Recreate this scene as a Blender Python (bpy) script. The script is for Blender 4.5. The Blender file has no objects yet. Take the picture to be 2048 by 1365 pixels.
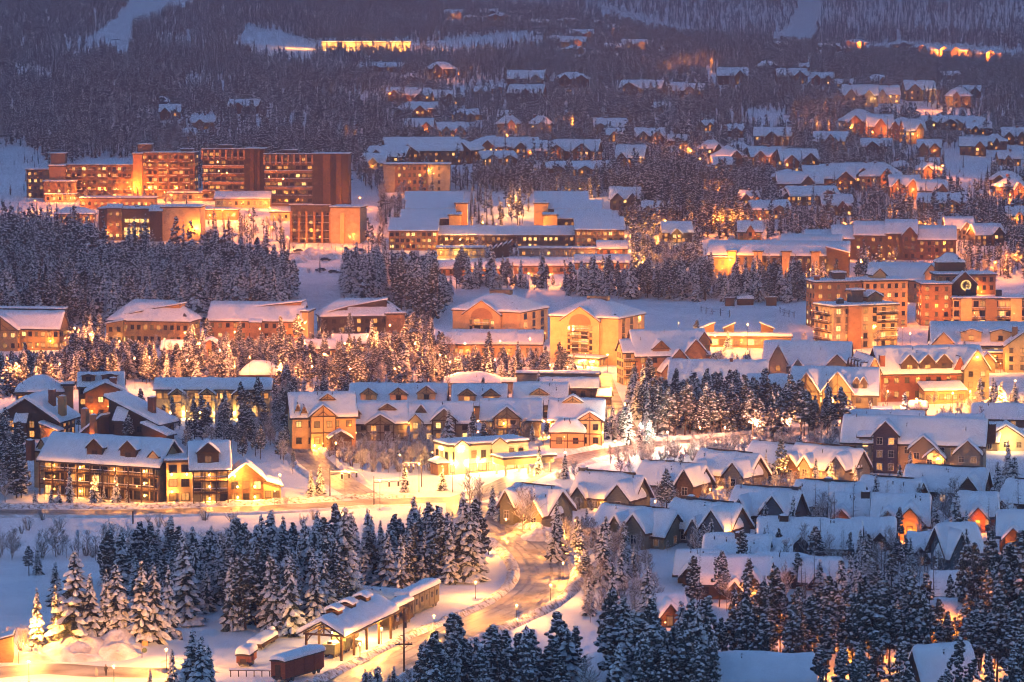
import bpy, bmesh, math, random
import numpy as np
from mathutils import Vector, Matrix, noise

random.seed(11)
scene = bpy.context.scene
COL = scene.collection
PI = math.pi

# ------------------------------------------------------------------ camera
CAM_H, PITCH, FPX = 100.0, 0.097, 6000.0          # metres, radians, focal length in photo pixels (2048 wide)
cam_d = bpy.data.cameras.new('camera')
cam_d.sensor_width = 36.0
cam_d.lens = FPX / 2048.0 * 36.0
cam_d.clip_start, cam_d.clip_end = 1.0, 20000.0
cam = bpy.data.objects.new('camera', cam_d)
cam.location = (0, 0, CAM_H)
cam.rotation_euler = (PI / 2 - PITCH, 0, 0)
COL.objects.link(cam)
scene.camera = cam

# ------------------------------------------------------------------ dusk sky, after-glow sun, exposure
SUN_ELEV, SUN_ROT = math.radians(-0.4), math.radians(65)
world = bpy.data.worlds.new('World'); scene.world = world; world.use_nodes = True
wn = world.node_tree
sky = wn.nodes.new('ShaderNodeTexSky'); sky.sky_type = 'NISHITA'; sky.sun_disc = False
sky.sun_elevation, sky.sun_rotation = SUN_ELEV, SUN_ROT
sky.altitude, sky.ozone_density, sky.air_density, sky.dust_density = 2900, 2.55, 1.0, 1.0
wn.links.new(sky.outputs[0], wn.nodes['Background'].inputs[0])
wn.nodes['Background'].inputs[1].default_value = 0.15
sun_d = bpy.data.lights.new('sun', 'SUN')
sun_d.energy, sun_d.angle, sun_d.color = 0.02, math.radians(60), (0.55, 0.68, 1.0)
sun = bpy.data.objects.new('sun', sun_d); COL.objects.link(sun)
sun.rotation_euler = (math.radians(58), math.radians(0), math.radians(-55))
vs = scene.view_settings
vs.view_transform = 'Standard'; vs.look = 'None'; vs.gamma = 1.0; vs.use_curve_mapping = False
vs.exposure = 3.6
cy = scene.cycles
cy.max_bounces, cy.diffuse_bounces, cy.glossy_bounces, cy.transmission_bounces = 4, 3, 2, 2
cy.volume_bounces, cy.transparent_max_bounces = 0, 4
cy.caustics_reflective = cy.caustics_refractive = False
cy.sample_clamp_indirect, cy.sample_clamp_direct = 0.9, 0.0
cy.use_light_tree = True
cy.use_adaptive_sampling, cy.adaptive_threshold, cy.adaptive_min_samples = True, 0.04, 10
cy.use_denoising = True
cy.pixel_filter_type, cy.filter_width = 'BLACKMAN_HARRIS', 1.08

# ------------------------------------------------------------------ photo geometry helpers
CP, SP = math.cos(PITCH), math.sin(PITCH)
def ray_k(py):                                     # dz per metre of forward distance for photo row py
    v = (py - 682.5) / FPX
    return (-SP - v * CP) / (CP - v * SP)
def ray_x(px, py):
    v = (py - 682.5) / FPX
    return ((px - 1024.0) / FPX) / (CP - v * SP)
def project(x, y, z):
    dz = z - CAM_H
    f = y * CP - dz * SP
    up = y * SP + dz * CP
    return 1024.0 + FPX * x / f, 682.5 - FPX * up / f
def scale_at(y):                                   # photo pixels per metre
    return FPX / (y * 1.005)

# terrain: rows of the photo -> distance, for the left, middle and right of the view
def zy(d, py): return CAM_H + d * ray_k(py)
NEAR = [(0, 62), (150, 45), (300, 22), (420, 3), (474, 0.2), (667, 0), (1000, 0), (1060, zy(1060, 655)), (1250, zy(1250, 520)), (1550, zy(1550, 335))]
TAB = {
 -0.17: NEAR + [(1900, zy(1900, 205)), (2300, zy(2300, 100)), (2800, zy(2800, 20)), (3500, zy(3500, -70)), (4600, zy(4600, -260)), (6200, zy(6200, -420))],
 0.0: NEAR + [(1900, zy(1900, 205)), (2300, zy(2300, 118)), (2700, zy(2700, 62)), (3100, zy(3100, 32)), (3250, zy(3250, 31)), (3600, zy(3600, 48)), (4200, zy(4200, 15)), (5200, zy(5200, -170)), (6200, zy(6200, -400))],
 0.08: NEAR + [(1900, zy(1900, 210)), (2200, zy(2200, 135)), (2600, zy(2600, 83)), (2800, zy(2800, 98)), (3300, zy(3300, 105)), (3700, zy(3700, 70)), (4400, zy(4400, -20)), (5200, zy(5200, -190)), (6200, zy(6200, -400))],
 0.17: NEAR + [(1900, zy(1900, 215)), (2150, zy(2150, 160)), (2380, zy(2380, 132)), (2600, zy(2600, 150)), (3000, zy(3000, 126)), (3200, zy(3200, 104)), (3600, zy(3600, 70)), (4300, zy(4300, -30)), (5400, zy(5400, -240)), (6200, zy(6200, -400))],
}
DG = np.arange(0, 6210, 10.0)
def _prof(t):
    a = np.interp(DG, [p[0] for p in t], [p[1] for p in t])
    k = np.exp(-0.5 * (np.arange(-8, 9) / 3.2) ** 2); k /= k.sum()
    return np.convolve(np.pad(a, 8, mode='edge'), k, mode='valid')
_keys = sorted(TAB); _pr = [_prof(TAB[k]) for k in _keys]
UG = np.linspace(-0.3, 0.3, 61)
ZT = np.zeros((len(UG), len(DG)))
for i, u in enumerate(UG):
    uu = min(max(u, _keys[0]), _keys[-1])
    j = 0
    while j < len(_keys) - 2 and uu > _keys[j + 1]: j += 1
    t = (uu - _keys[j]) / (_keys[j + 1] - _keys[j]); t = t * t * (3 - 2 * t)
    ZT[i] = _pr[j] * (1 - t) + _pr[j + 1] * t
ZL = ZT.tolist()
BUMPS = []                                         # heaps of ploughed snow: x, y, rx, ry, height
def ground(x, y):
    yy = max(y, 60.0)
    fu = (min(max(x / yy, -0.299), 0.299) + 0.3) / 0.01
    fd = min(max(y, 0.0), 6190.0) / 10.0
    i, j = int(fu), int(fd); a, b = fu - i, fd - j
    r0, r1 = ZL[i], ZL[min(i + 1, 60)]
    z = (r0[j] * (1 - b) + r0[j + 1] * b) * (1 - a) + (r1[j] * (1 - b) + r1[j + 1] * b) * a
    z += 0.8 * noise.noise((x / 45.0, y / 60.0, 0.3))
    if y > 1150: z += min(1.0, (y - 1150) / 600) * 5.0 * noise.noise((x / 130.0, y / 170.0, 4.0))
    for bx, by, rx, ry, h in BUMPS:
        q = ((x - bx) / rx) ** 2 + ((y - by) / ry) ** 2
        if q < 6: z += h * math.exp(-q * 1.3)
    return z
_pc = {}
def P(px, py):                                     # ground point seen at a photo pixel
    key = (px, py)
    if key in _pc: return _pc[key]
    k, kx = ray_k(py), ray_x(px, py)
    y0, y = 380.0, 390.0
    while y < 6100:
        if CAM_H + k * y <= ground(kx * y, y): break
        y0 = y; y += 4 + y * 0.008
    lo, hi = y0, y
    for _ in range(18):
        m = (lo + hi) / 2
        if CAM_H + k * m <= ground(kx * m, m): hi = m
        else: lo = m
    v = Vector((kx * hi, hi, ground(kx * hi, hi))); _pc[key] = v
    return v
def at(px, py, d):                                 # point at a photo pixel at forward distance d
    return Vector((ray_x(px, py) * d, d, CAM_H + ray_k(py) * d))
# a few snow heaps where the ploughs left them (photo px)
for (a, b, rx, ry, h) in [(150, 1290, 4.5, 6, 2.6), (200, 1285, 5, 6, 2.8), (265, 1290, 5, 7, 3.0), (60, 1300, 5, 4, 1.0), (330, 1320, 6, 5, 0.8),
                          (905, 1150, 5, 8, 1.6), (560, 985, 9, 6, 1.2), (820, 968, 9, 7, 1.6), (740, 955, 8, 6, 1.2), (1085, 1068, 5, 5, 1.5), (640, 510, 9, 8, 2.5), (595, 515, 7, 8, 2.2),
                          (1400, 1080, 8, 8, 1.5), (1250, 1345, 7, 8, 2.6), (1180, 1330, 5, 6, 2.0), (1840, 1055, 9, 7, 1.8), (1700, 1170, 8, 9, 2)]:
    p = P(a, b); BUMPS.append((p.x, p.y, rx, ry, h))
_pc.clear()

# ------------------------------------------------------------------ materials (all procedural)
MAT = {}
def new_mat(name):
    m = bpy.data.materials.new(name); m.use_nodes = True
    nt = m.node_tree; b = nt.nodes['Principled BSDF']
    MAT[name] = m
    return m, nt, b
def noise_mat(name, c1, c2, scale=2.0, rough=0.8, bump=0.0, bscale=None, coord='Object', detail=4, spec=0.25, contrast=(0.35, 0.65), vary=0.0, stretch=None):
    m, nt, b = new_mat(name)
    tc = nt.nodes.new('ShaderNodeTexCoord'); src = tc.outputs[coord]
    if stretch:
        mp = nt.nodes.new('ShaderNodeMapping'); mp.inputs['Scale'].default_value = stretch
        nt.links.new(src, mp.inputs[0]); src = mp.outputs[0]
    n = nt.nodes.new('ShaderNodeTexNoise'); n.inputs['Scale'].default_value = scale; n.inputs['Detail'].default_value = detail
    nt.links.new(src, n.inputs['Vector'])
    r = nt.nodes.new('ShaderNodeValToRGB')
    r.color_ramp.elements[0].position, r.color_ramp.elements[1].position = contrast
    r.color_ramp.elements[0].color = (*c1, 1); r.color_ramp.elements[1].color = (*c2, 1)
    nt.links.new(n.outputs['Fac'], r.inputs[0])
    out = r.outputs[0]
    if vary:
        oi = nt.nodes.new('ShaderNodeObjectInfo'); hs = nt.nodes.new('ShaderNodeHueSaturation')
        mr = nt.nodes.new('ShaderNodeMapRange'); mr.inputs[3].default_value = 1 - vary; mr.inputs[4].default_value = 1 + vary
        nt.links.new(oi.outputs['Random'], mr.inputs[0]); nt.links.new(mr.outputs[0], hs.inputs['Value']); nt.links.new(out, hs.inputs['Color'])
        out = hs.outputs[0]
    nt.links.new(out, b.inputs['Base Color'])
    b.inputs['Roughness'].default_value = rough; b.inputs['Specular IOR Level'].default_value = spec
    if bump:
        n2 = nt.nodes.new('ShaderNodeTexNoise'); n2.inputs['Scale'].default_value = bscale or scale * 3; n2.inputs['Detail'].default_value = 4
        nt.links.new(src, n2.inputs['Vector'])
        bp = nt.nodes.new('ShaderNodeBump'); bp.inputs['Strength'].default_value = bump; bp.inputs['Distance'].default_value = 0.25
        nt.links.new(n2.outputs['Fac'], bp.inputs['Height']); nt.links.new(bp.outputs[0], b.inputs['Normal'])
    return m
def siding_mat(name, c1, c2, board=0.22, vertical=False):
    # lapped boards: a saw-tooth bump every few centimetres plus weathered colour
    m = noise_mat(name, c1, c2, 1.3, 0.8, stretch=(1, 1, 6) if not vertical else (6, 6, 1), vary=0.1)
    nt = m.node_tree; b = nt.nodes['Principled BSDF']
    tc = nt.nodes.new('ShaderNodeTexCoord'); w = nt.nodes.new('ShaderNodeTexWave')
    w.bands_direction = 'Z' if not vertical else 'X'; w.wave_profile = 'SAW'
    w.inputs['Scale'].default_value = 0.314 / board; w.inputs['Distortion'].default_value = 0.0
    nt.links.new(tc.outputs['Object'], w.inputs['Vector'])
    bp = nt.nodes.new('ShaderNodeBump'); bp.inputs['Strength'].default_value = 0.6; bp.inputs['Distance'].default_value = 0.05
    nt.links.new(w.outputs['Fac'], bp.inputs['Height']); nt.links.new(bp.outputs[0], b.inputs['Normal'])
    return m
noise_mat('ground_snow', (0.70, 0.72, 0.74), (0.82, 0.83, 0.84), 0.12, 0.75, 0.35, 0.55, spec=0.2, detail=6)
noise_mat('snow', (0.76, 0.77, 0.78), (0.84, 0.85, 0.86), 0.5, 0.75, 0.25, 1.2, spec=0.2)
noise_mat('road_snow', (0.20, 0.17, 0.14), (0.48, 0.45, 0.41), 0.16, 0.55, 0.3, 1.6, spec=0.4, stretch=(1, 1, 1), detail=8)
noise_mat('bank_snow', (0.20, 0.15, 0.11), (0.74, 0.73, 0.72), 1.3, 0.85, 0.8, 3.0, detail=6, contrast=(0.33, 0.55))
noise_mat('heap_snow', (0.55, 0.5, 0.46), (0.8, 0.8, 0.8), 0.5, 0.85, 0.8, 1.6, detail=6)
noise_mat('trunk', (0.045, 0.032, 0.024), (0.09, 0.066, 0.05), 6, 0.95, stretch=(1, 1, .2))
noise_mat('needles', (0.014, 0.021, 0.017), (0.27, 0.28, 0.28), 5.5, 0.9, vary=0.3, contrast=(0.47, 0.74))
noise_mat('tree_snow', (0.42, 0.44, 0.46), (0.77, 0.78, 0.79), 2.4, 0.85, 0.5, 6, spec=0.15)
noise_mat('wheel_track', (0.12, 0.10, 0.085), (0.34, 0.31, 0.28), 0.5, 0.45, 0.2, 3, spec=0.5, detail=6)

def frost_mat(name, bark1, bark2, lo, hi):
    # snow lies on whatever faces upward, bark shows on the sides
    m = noise_mat(name, bark1, bark2, 5, 0.9)
    nt = m.node_tree; b = nt.nodes['Principled BSDF']; old = b.inputs['Base Color'].links[0].from_socket
    g = nt.nodes.new('ShaderNodeNewGeometry'); s = nt.nodes.new('ShaderNodeSeparateXYZ'); nt.links.new(g.outputs['Normal'], s.inputs[0])
    mr = nt.nodes.new('ShaderNodeMapRange'); mr.inputs[1].default_value = lo; mr.inputs[2].default_value = hi
    nt.links.new(s.outputs[2], mr.inputs[0])
    mx = nt.nodes.new('ShaderNodeMix'); mx.data_type = 'RGBA'
    nt.links.new(mr.outputs[0], mx.inputs[0]); nt.links.new(old, mx.inputs[6]); mx.inputs[7].default_value = (0.78, 0.79, 0.8, 1)
    nt.links.new(mx.outputs[2], b.inputs['Base Color'])
    return m
frost_mat('twigs', (0.10, 0.075, 0.06), (0.2, 0.16, 0.13), -0.1, 0.55)
frost_mat('larch_twigs', (0.05, 0.038, 0.03), (0.1, 0.075, 0.06), 0.1, 0.8)

# ------------------------------------------------------------------ mesh builder and object helpers
class MB:
    def __init__(self): self.v, self.f, self.m = [], [], []
    def face(self, idx, mat=0): self.f.append(idx); self.m.append(mat)
    def add(self, vs, fs, mat=0):
        o = len(self.v); self.v.extend(vs)
        for f in fs: self.f.append([i + o for i in f]); self.m.append(mat)
    def box(self, x0, x1, y0, y1, z0, z1, mat=0):
        self.add([(x0, y0, z0), (x1, y0, z0), (x1, y1, z0), (x0, y1, z0), (x0, y0, z1), (x1, y0, z1), (x1, y1, z1), (x0, y1, z1)],
                 [(0, 3, 2, 1), (4, 5, 6, 7), (0, 1, 5, 4), (1, 2, 6, 5), (2, 3, 7, 6), (3, 0, 4, 7)], mat)
    def poly_prism(self, pts, axis, a0, a1, mat=0):
        # pts: closed 2-D outline, extruded along axis ('x','y','z') from a0 to a1
        def mk(p, a): return {'x': (a, p[0], p[1]), 'y': (p[0], a, p[1]), 'z': (p[0], p[1], a)}[axis]
        n = len(pts)
        vs = [mk(p, a0) for p in pts] + [mk(p, a1) for p in pts]
        fs = [list(range(n)), list(range(2 * n - 1, n - 1, -1))] + [(i, i + n, (i + 1) % n + n, (i + 1) % n) for i in range(n)]
        self.add(vs, fs, mat)
    def tube(self, p0, p1, r0, r1=None, n=6, mat=0, caps=True):
        r1 = r0 if r1 is None else r1
        p0, p1 = Vector(p0), Vector(p1); d = p1 - p0
        if d.length < 1e-6: return
        d.normalize(); a = d.orthogonal().normalized(); b = d.cross(a)
        vs = []
        for p, r in ((p0, r0), (p1, r1)):
            for k in range(n):
                t = 2 * PI * k / n; vs.append(tuple(p + a * (r * math.cos(t)) + b * (r * math.sin(t))))
        fs = [(k, (k + 1) % n, (k + 1) % n + n, k + n) for k in range(n)]
        if caps: fs += [list(range(n - 1, -1, -1)), list(range(n, 2 * n))]
        self.add(vs, fs, mat)
    def beam(self, p0, p1, w, t, mat=0):           # square-section beam between two points
        p0, p1 = Vector(p0), Vector(p1); d = (p1 - p0).normalized()
        a = Vector((0, 1, 0)) if abs(d.y) < 0.9 else Vector((1, 0, 0))
        b = d.cross(a).normalized(); a = b.cross(d)
        vs = []
        for p in (p0, p1):
            for s, q in ((-1, -1), (1, -1), (1, 1), (-1, 1)): vs.append(tuple(p + b * (s * w / 2) + a * (q * t / 2)))
        self.add(vs, [(0, 1, 2, 3), (7, 6, 5, 4), (0, 4, 5, 1), (1, 5, 6, 2), (2, 6, 7, 3), (3, 7, 4, 0)], mat)
    def ball(self, c, rx, ry, rz, seg=8, rings=5, mat=0, z0=-1.0, jit=0.0, rnd=random):
        vs, fs = [], []
        for i in range(rings + 1):
            t = -PI / 2 + (i / rings) * PI
            if math.sin(t) < z0: t = math.asin(z0)
            for k in range(seg):
                a = 2 * PI * k / seg; j = 1 + jit * (rnd.random() - 0.5)
                vs.append((c[0] + rx * j * math.cos(t) * math.cos(a), c[1] + ry * j * math.cos(t) * math.sin(a), c[2] + rz * j * math.sin(t)))
        for i in range(rings):
            for k in range(seg): fs.append((i * seg + k, i * seg + (k + 1) % seg, (i + 1) * seg + (k + 1) % seg, (i + 1) * seg + k))
        self.add(vs, fs, mat)
    def mesh(self, name, mats, smooth=False):
        me = bpy.data.meshes.new(name); me.from_pydata(self.v, [], self.f)
        for m in mats: me.materials.append(MAT[m] if isinstance(m, str) else m)
        if len(mats) > 1: me.polygons.foreach_set('material_index', self.m)
        if smooth: me.polygons.foreach_set('use_smooth', [True] * len(self.f))
        me.update()
        return me
def link(name, data, parent=None, loc=None, rot=None, scl=None):
    o = bpy.data.objects.new(name, data); COL.objects.link(o)
    if parent is not None: o.parent = parent
    if loc is not None: o.location = loc
    if rot is not None: o.rotation_euler = (0, 0, rot) if not hasattr(rot, '__len__') else rot
    if scl is not None: o.scale = scl
    return o
def part(name, mb, mats, parent, smooth=False, loc=None, rot=None):
    return link(name, mb.mesh(name, [mats] if isinstance(mats, str) else mats, smooth), parent, loc, rot)
LABELS = {}
def tag(o, label, cat, group=None):
    if label in LABELS:
        LABELS[label] += 1
    LABELS.setdefault(label, 1)
    o['label'] = label; o['category'] = cat
    if group: o['group'] = group
    return o
def struct(o, label=None):
    o['kind'] = 'structure'
    if label: o['label'] = label
    return o
ORD = ['first', 'second', 'third', 'fourth', 'fifth', 'sixth', 'seventh', 'eighth', 'ninth', 'tenth', 'eleventh', 'twelfth', 'thirteenth', 'fourteenth', 'fifteenth',
       'sixteenth', 'seventeenth', 'eighteenth', 'nineteenth', 'twentieth']
TENS = {2: 'twenty', 3: 'thirty', 4: 'forty', 5: 'fifty', 6: 'sixty', 7: 'seventy', 8: 'eighty', 9: 'ninety'}
TENTH = {2: 'twentieth', 3: 'thirtieth', 4: 'fortieth', 5: 'fiftieth', 6: 'sixtieth', 7: 'seventieth', 8: 'eightieth', 9: 'ninetieth'}
def ordinal(i):
    if i < 20: return ORD[i]
    n = i + 1
    if n >= 100: return 'hundred-and-' + ordinal(n - 101) if n > 100 else 'hundredth'
    return TENTH[n // 10] if n % 10 == 0 else TENS[n // 10] + '-' + ORD[n % 10 - 1]
def in_poly(x, y, poly):
    c = False; j = len(poly) - 1
    for i in range(len(poly)):
        xi, yi = poly[i]; xj, yj = poly[j]
        if (yi > y) != (yj > y) and x < (xj - xi) * (y - yi) / (yj - yi + 1e-12) + xi: c = not c
        j = i
    return c

# point lights: lamps of the town, and fill lights added to brighten it
WARM, AMBER, PALE, ROSE = (1.0, 0.37, 0.055), (1.0, 0.26, 0.025), (1.0, 0.55, 0.15), (1.0, 0.21, 0.10)
LIGHT_GAIN, GLOW_GAIN, STREET_GAIN = 3.7, 0.18, 1.5
def tame(w):                                       # compresses the wattage of the strongest lights
    return w if w < 300 else 300 * (w / 300.0) ** 0.45
def lamp_light(pos, watts, color=WARM, radius=0.25):
    l = bpy.data.lights.new('lamp_light', 'POINT'); l.energy = watts * LIGHT_GAIN; l.color = color; l.shadow_soft_size = radius
    o = bpy.data.objects.new('lamp_light', l); o.location = pos; COL.objects.link(o); o['kind'] = 'helper'
    return o

# ------------------------------------------------------------------ terrain
def terrain():
    ds = [40.0 + 20 * k for k in range(14)]
    while ds[-1] < 6000:
        d = ds[-1]; ds.append(d + (2.2 if d < 760 else 3.5 if d < 1100 else 7 if d < 1700 else 14 if d < 2600 else 30))
    us = np.linspace(-0.26, 0.26, 170)
    v, f = [], []
    for d in ds:
        for u in us: v.append((u * d, d, ground(u * d, d)))
    n = len(us)
    for i in range(len(ds) - 1):
        for j in range(n - 1): f.append((i * n + j, i * n + j + 1, (i + 1) * n + j + 1, (i + 1) * n + j))
    me = bpy.data.meshes.new('ground'); me.from_pydata(v, [], f); me.materials.append(MAT['ground_snow'])
    me.polygons.foreach_set('use_smooth', [True] * len(f)); me.update()
    struct(link('ground', me), 'snow-covered valley floor and hillsides under the town')
terrain()
# ------------------------------------------------------------------ building materials
WALLS = {'tan': ((0.36, 0.26, 0.15), (0.46, 0.34, 0.21)), 'orange': ((0.50, 0.31, 0.14), (0.60, 0.38, 0.18)), 'cream': ((0.52, 0.43, 0.28), (0.62, 0.52, 0.36)), 'yellow': ((0.52, 0.38, 0.16), (0.6, 0.46, 0.22)),
         'clay': ((0.30, 0.15, 0.07), (0.38, 0.2, 0.1)), 'umber': ((0.155, 0.085, 0.05), (0.215, 0.12, 0.07)), 'dusk': ((0.10, 0.07, 0.055), (0.15, 0.11, 0.085))}
for k, (a, b) in WALLS.items(): noise_mat('wall_' + k, a, b, 0.6, 0.9, 0.15, 6, vary=0.08)
SIDING = {'brown': ((0.10, 0.052, 0.028), (0.17, 0.09, 0.05)), 'dark': ((0.05, 0.032, 0.025), (0.09, 0.058, 0.042)), 'olive': ((0.15, 0.135, 0.09), (0.21, 0.19, 0.13)), 'taupe': ((0.20, 0.165, 0.125), (0.27, 0.22, 0.17)),
          'slate': ((0.055, 0.075, 0.09), (0.085, 0.11, 0.13)), 'red': ((0.16, 0.055, 0.035), (0.24, 0.085, 0.05)), 'honey': ((0.33, 0.19, 0.08), (0.43, 0.26, 0.12)), 'plum': ((0.05, 0.04, 0.06), (0.08, 0.065, 0.09))}
for k, (a, b) in SIDING.items(): siding_mat('wall_' + k, a, b)
noise_mat('timber', (0.055, 0.032, 0.02), (0.10, 0.06, 0.038), 3, 0.85, stretch=(1, 1, 4))
noise_mat('trim_pale', (0.45, 0.4, 0.33), (0.55, 0.5, 0.42), 2, 0.8)
noise_mat('trim_dark', (0.04, 0.03, 0.025), (0.07, 0.05, 0.04), 2, 0.8)
noise_mat('metal_dark', (0.03, 0.03, 0.035), (0.06, 0.06, 0.065), 3, 0.5, spec=0.5)
noise_mat('metal_green', (0.03, 0.05, 0.035), (0.05, 0.075, 0.05), 3, 0.5, spec=0.5)
noise_mat('brick_red', (0.17, 0.06, 0.04), (0.25, 0.1, 0.06), 4, 0.9, 0.3, 14)
noise_mat('roofing', (0.05, 0.04, 0.038), (0.09, 0.07, 0.06), 2, 0.85)
noise_mat('concrete', (0.3, 0.28, 0.25), (0.4, 0.38, 0.35), 1, 0.9)
def glow_mat(name, c1, c2, lo, hi, inner=True):
    # lit rooms: curtains and lamps make the brightness uneven; each pane differs
    m, nt, b = new_mat(name)
    tc = nt.nodes.new('ShaderNodeTexCoord'); oi = nt.nodes.new('ShaderNodeObjectInfo')
    add = nt.nodes.new('ShaderNodeVectorMath'); add.operation = 'ADD'
    cx = nt.nodes.new('ShaderNodeCombineXYZ'); ml = nt.nodes.new('ShaderNodeMath'); ml.operation = 'MULTIPLY'; ml.inputs[1].default_value = 57.0
    nt.links.new(oi.outputs['Random'], ml.inputs[0]); nt.links.new(ml.outputs[0], cx.inputs[0]); nt.links.new(ml.outputs[0], cx.inputs[2])
    nt.links.new(tc.outputs['Object'], add.inputs[0]); nt.links.new(cx.outputs[0], add.inputs[1])
    n = nt.nodes.new('ShaderNodeTexNoise'); n.inputs['Scale'].default_value = 1.3; n.inputs['Detail'].default_value = 3; nt.links.new(add.outputs[0], n.inputs['Vector'])
    r = nt.nodes.new('ShaderNodeValToRGB'); r.color_ramp.elements[0].position = 0.3; r.color_ramp.elements[1].position = 0.7
    r.color_ramp.elements[0].color = (*c1, 1); r.color_ramp.elements[1].color = (*c2, 1); nt.links.new(n.outputs['Fac'], r.inputs[0])
    mr = nt.nodes.new('ShaderNodeMapRange'); mr.inputs[3].default_value = lo; mr.inputs[4].default_value = hi
    nt.links.new(oi.outputs['Random'], mr.inputs[0])
    nt.links.new(r.outputs[0], b.inputs['Emission Color']); nt.links.new(mr.outputs[0], b.inputs['Emission Strength'])
    b.inputs['Base Color'].default_value = (0.1, 0.08, 0.05, 1); b.inputs['Roughness'].default_value = 0.15
    m.cycles.emission_sampling = 'NONE'
    return m
glow_mat('pane_lit', (1.0, 0.26, 0.04), (1.0, 0.50, 0.13), 0.0421, 0.1436)
glow_mat('pane_bright', (1.0, 0.42, 0.09), (1.0, 0.62, 0.22), 0.1253, 0.2714)
glow_mat('pane_dim', (0.6, 0.2, 0.05), (1.0, 0.45, 0.15), 0.0084, 0.0292)
m, nt, b = new_mat('pane_dark'); b.inputs['Base Color'].default_value = (0.015, 0.017, 0.022, 1); b.inputs['Roughness'].default_value = 0.12
for nm, c, e in (('bulb', (1.0, 0.48, 0.12), 0.5), ('bulb_amber', (1.0, 0.36, 0.06), 0.45), ('bulb_pale', (1.0, 0.66, 0.28), 0.6), ('bulb_red', (1.0, 0.06, 0.03), 2.0), ('bulb_green', (0.2, 1.0, 0.4), 1.5), ('bulb_white', (0.85, 1.0, 0.85), 6.0)):
    m, nt, b = new_mat(nm); b.inputs['Emission Color'].default_value = (*c, 1); b.inputs['Emission Strength'].default_value = e; m.cycles.emission_sampling = 'NONE'

# ------------------------------------------------------------------ building kit
_cache = {}
def pane_mesh(w, h, kind, framed, arch=False, bars=True):
    key = ('win', round(w, 1), round(h, 1), kind, framed, arch)
    if key in _cache: return _cache[key]
    w, h = round(w, 1), round(h, 1)
    if framed:                                     # frame with sill and mullion; the pane is a sub-part
        mb = MB(); t = 0.11
        mb.box(-w / 2 - t, w / 2 + t, -0.09, 0.02, h / 2, h / 2 + t); mb.box(-w / 2 - t - .06, w / 2 + t + .06, -0.14, 0.02, -h / 2 - t, -h / 2)
        mb.box(-w / 2 - t, -w / 2, -0.09, 0.02, -h / 2, h / 2); mb.box(w / 2, w / 2 + t, -0.09, 0.02, -h / 2, h / 2)
        if bars: mb.box(-0.035, 0.035, -0.07, 0.02, -h / 2, h / 2); mb.box(-w / 2, w / 2, -0.065, 0.02, h * 0.12, h * 0.12 + .06)
        fr = mb.mesh('window', ['trim_pale' if framed == 1 else 'trim_dark'])
        mb = MB(); mb.box(-w / 2 + .005, w / 2 - .005, -0.03, 0.015, -h / 2 + .005, h / 2 - .005); pn = mb.mesh('pane', [kind])
        _cache[key] = (fr, pn)
    else:
        mb = MB(); t = 0.12
        mb.box(-w / 2, w / 2, -0.04, 0.02, -h / 2, h / 2, 0)
        mb.box(-w / 2 - t, w / 2 + t, -0.09, 0.015, h / 2 + .004, h / 2 + t, 1); mb.box(-w / 2 - t, w / 2 + t, -0.12, 0.015, -h / 2 - t, -h / 2 - .004, 1)
        mb.box(-0.05, 0.05, -0.07, -0.041, -h / 2, h / 2, 1)
        _cache[key] = (mb.mesh('window', [kind, 'trim_dark']), None)
    return _cache[key]

def snow_sheet(x0, x1, y0, y1, zf, t, seed, nx, ny, lump=0.16):
    # a blanket of snow: rounded edges, lumps, soft ridges
    def arr(a, b, n):
        L = b - a; e = [0, min(0.12, L * .06), min(0.35, L * .14), min(0.8, L * .25)]
        inner = np.linspace(a + e[3], b - e[3], max(2, n))
        return [a, a + e[1], a + e[2]] + inner.tolist() + [b - e[2], b - e[1], b]
    xs, ys = arr(x0, x1, nx), arr(y0, y1, ny)
    v, f = [], []; nX, nY = len(xs), len(ys)
    for y in ys:
        for x in xs:
            dd = min(x - x0, x1 - x, y - y0, y1 - y); e = min(1.0, dd / 0.75)
            ef = 0.5 + 0.5 * math.sqrt(max(0, 1 - (1 - e) ** 2))
            z = zf(x, y) + t * ef * (1 + 0.25 * noise.noise((x * .35 + seed, y * .35, seed * 1.7))) + lump * e * noise.noise((x * .9 + seed * 3, y * .9, seed))
            jx = 0.10 * noise.noise((x * 1.3, y * 1.3, seed + 9.0)) if dd < 0.2 else 0
            v.append((x + jx, y + jx, z))
    for j in range(nY - 1):
        for i in range(nX - 1): f.append((j * nX + i, j * nX + i + 1, (j + 1) * nX + i + 1, (j + 1) * nX + i))
    ring = [i for i in range(nX)] + [j * nX + nX - 1 for j in range(1, nY)] + [(nY - 1) * nX + i for i in range(nX - 2, -1, -1)] + [j * nX for j in range(nY - 2, 0, -1)]
    b0 = len(v)
    for r in ring: v.append((v[r][0], v[r][1], zf(v[r][0], v[r][1]) + 0.02))
    n = len(ring)
    for k in range(n): f.append((ring[k], b0 + k, b0 + (k + 1) % n, ring[(k + 1) % n]))
    mb = MB(); mb.v, mb.f, mb.m = v, f, [0] * len(f)
    return mb

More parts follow.
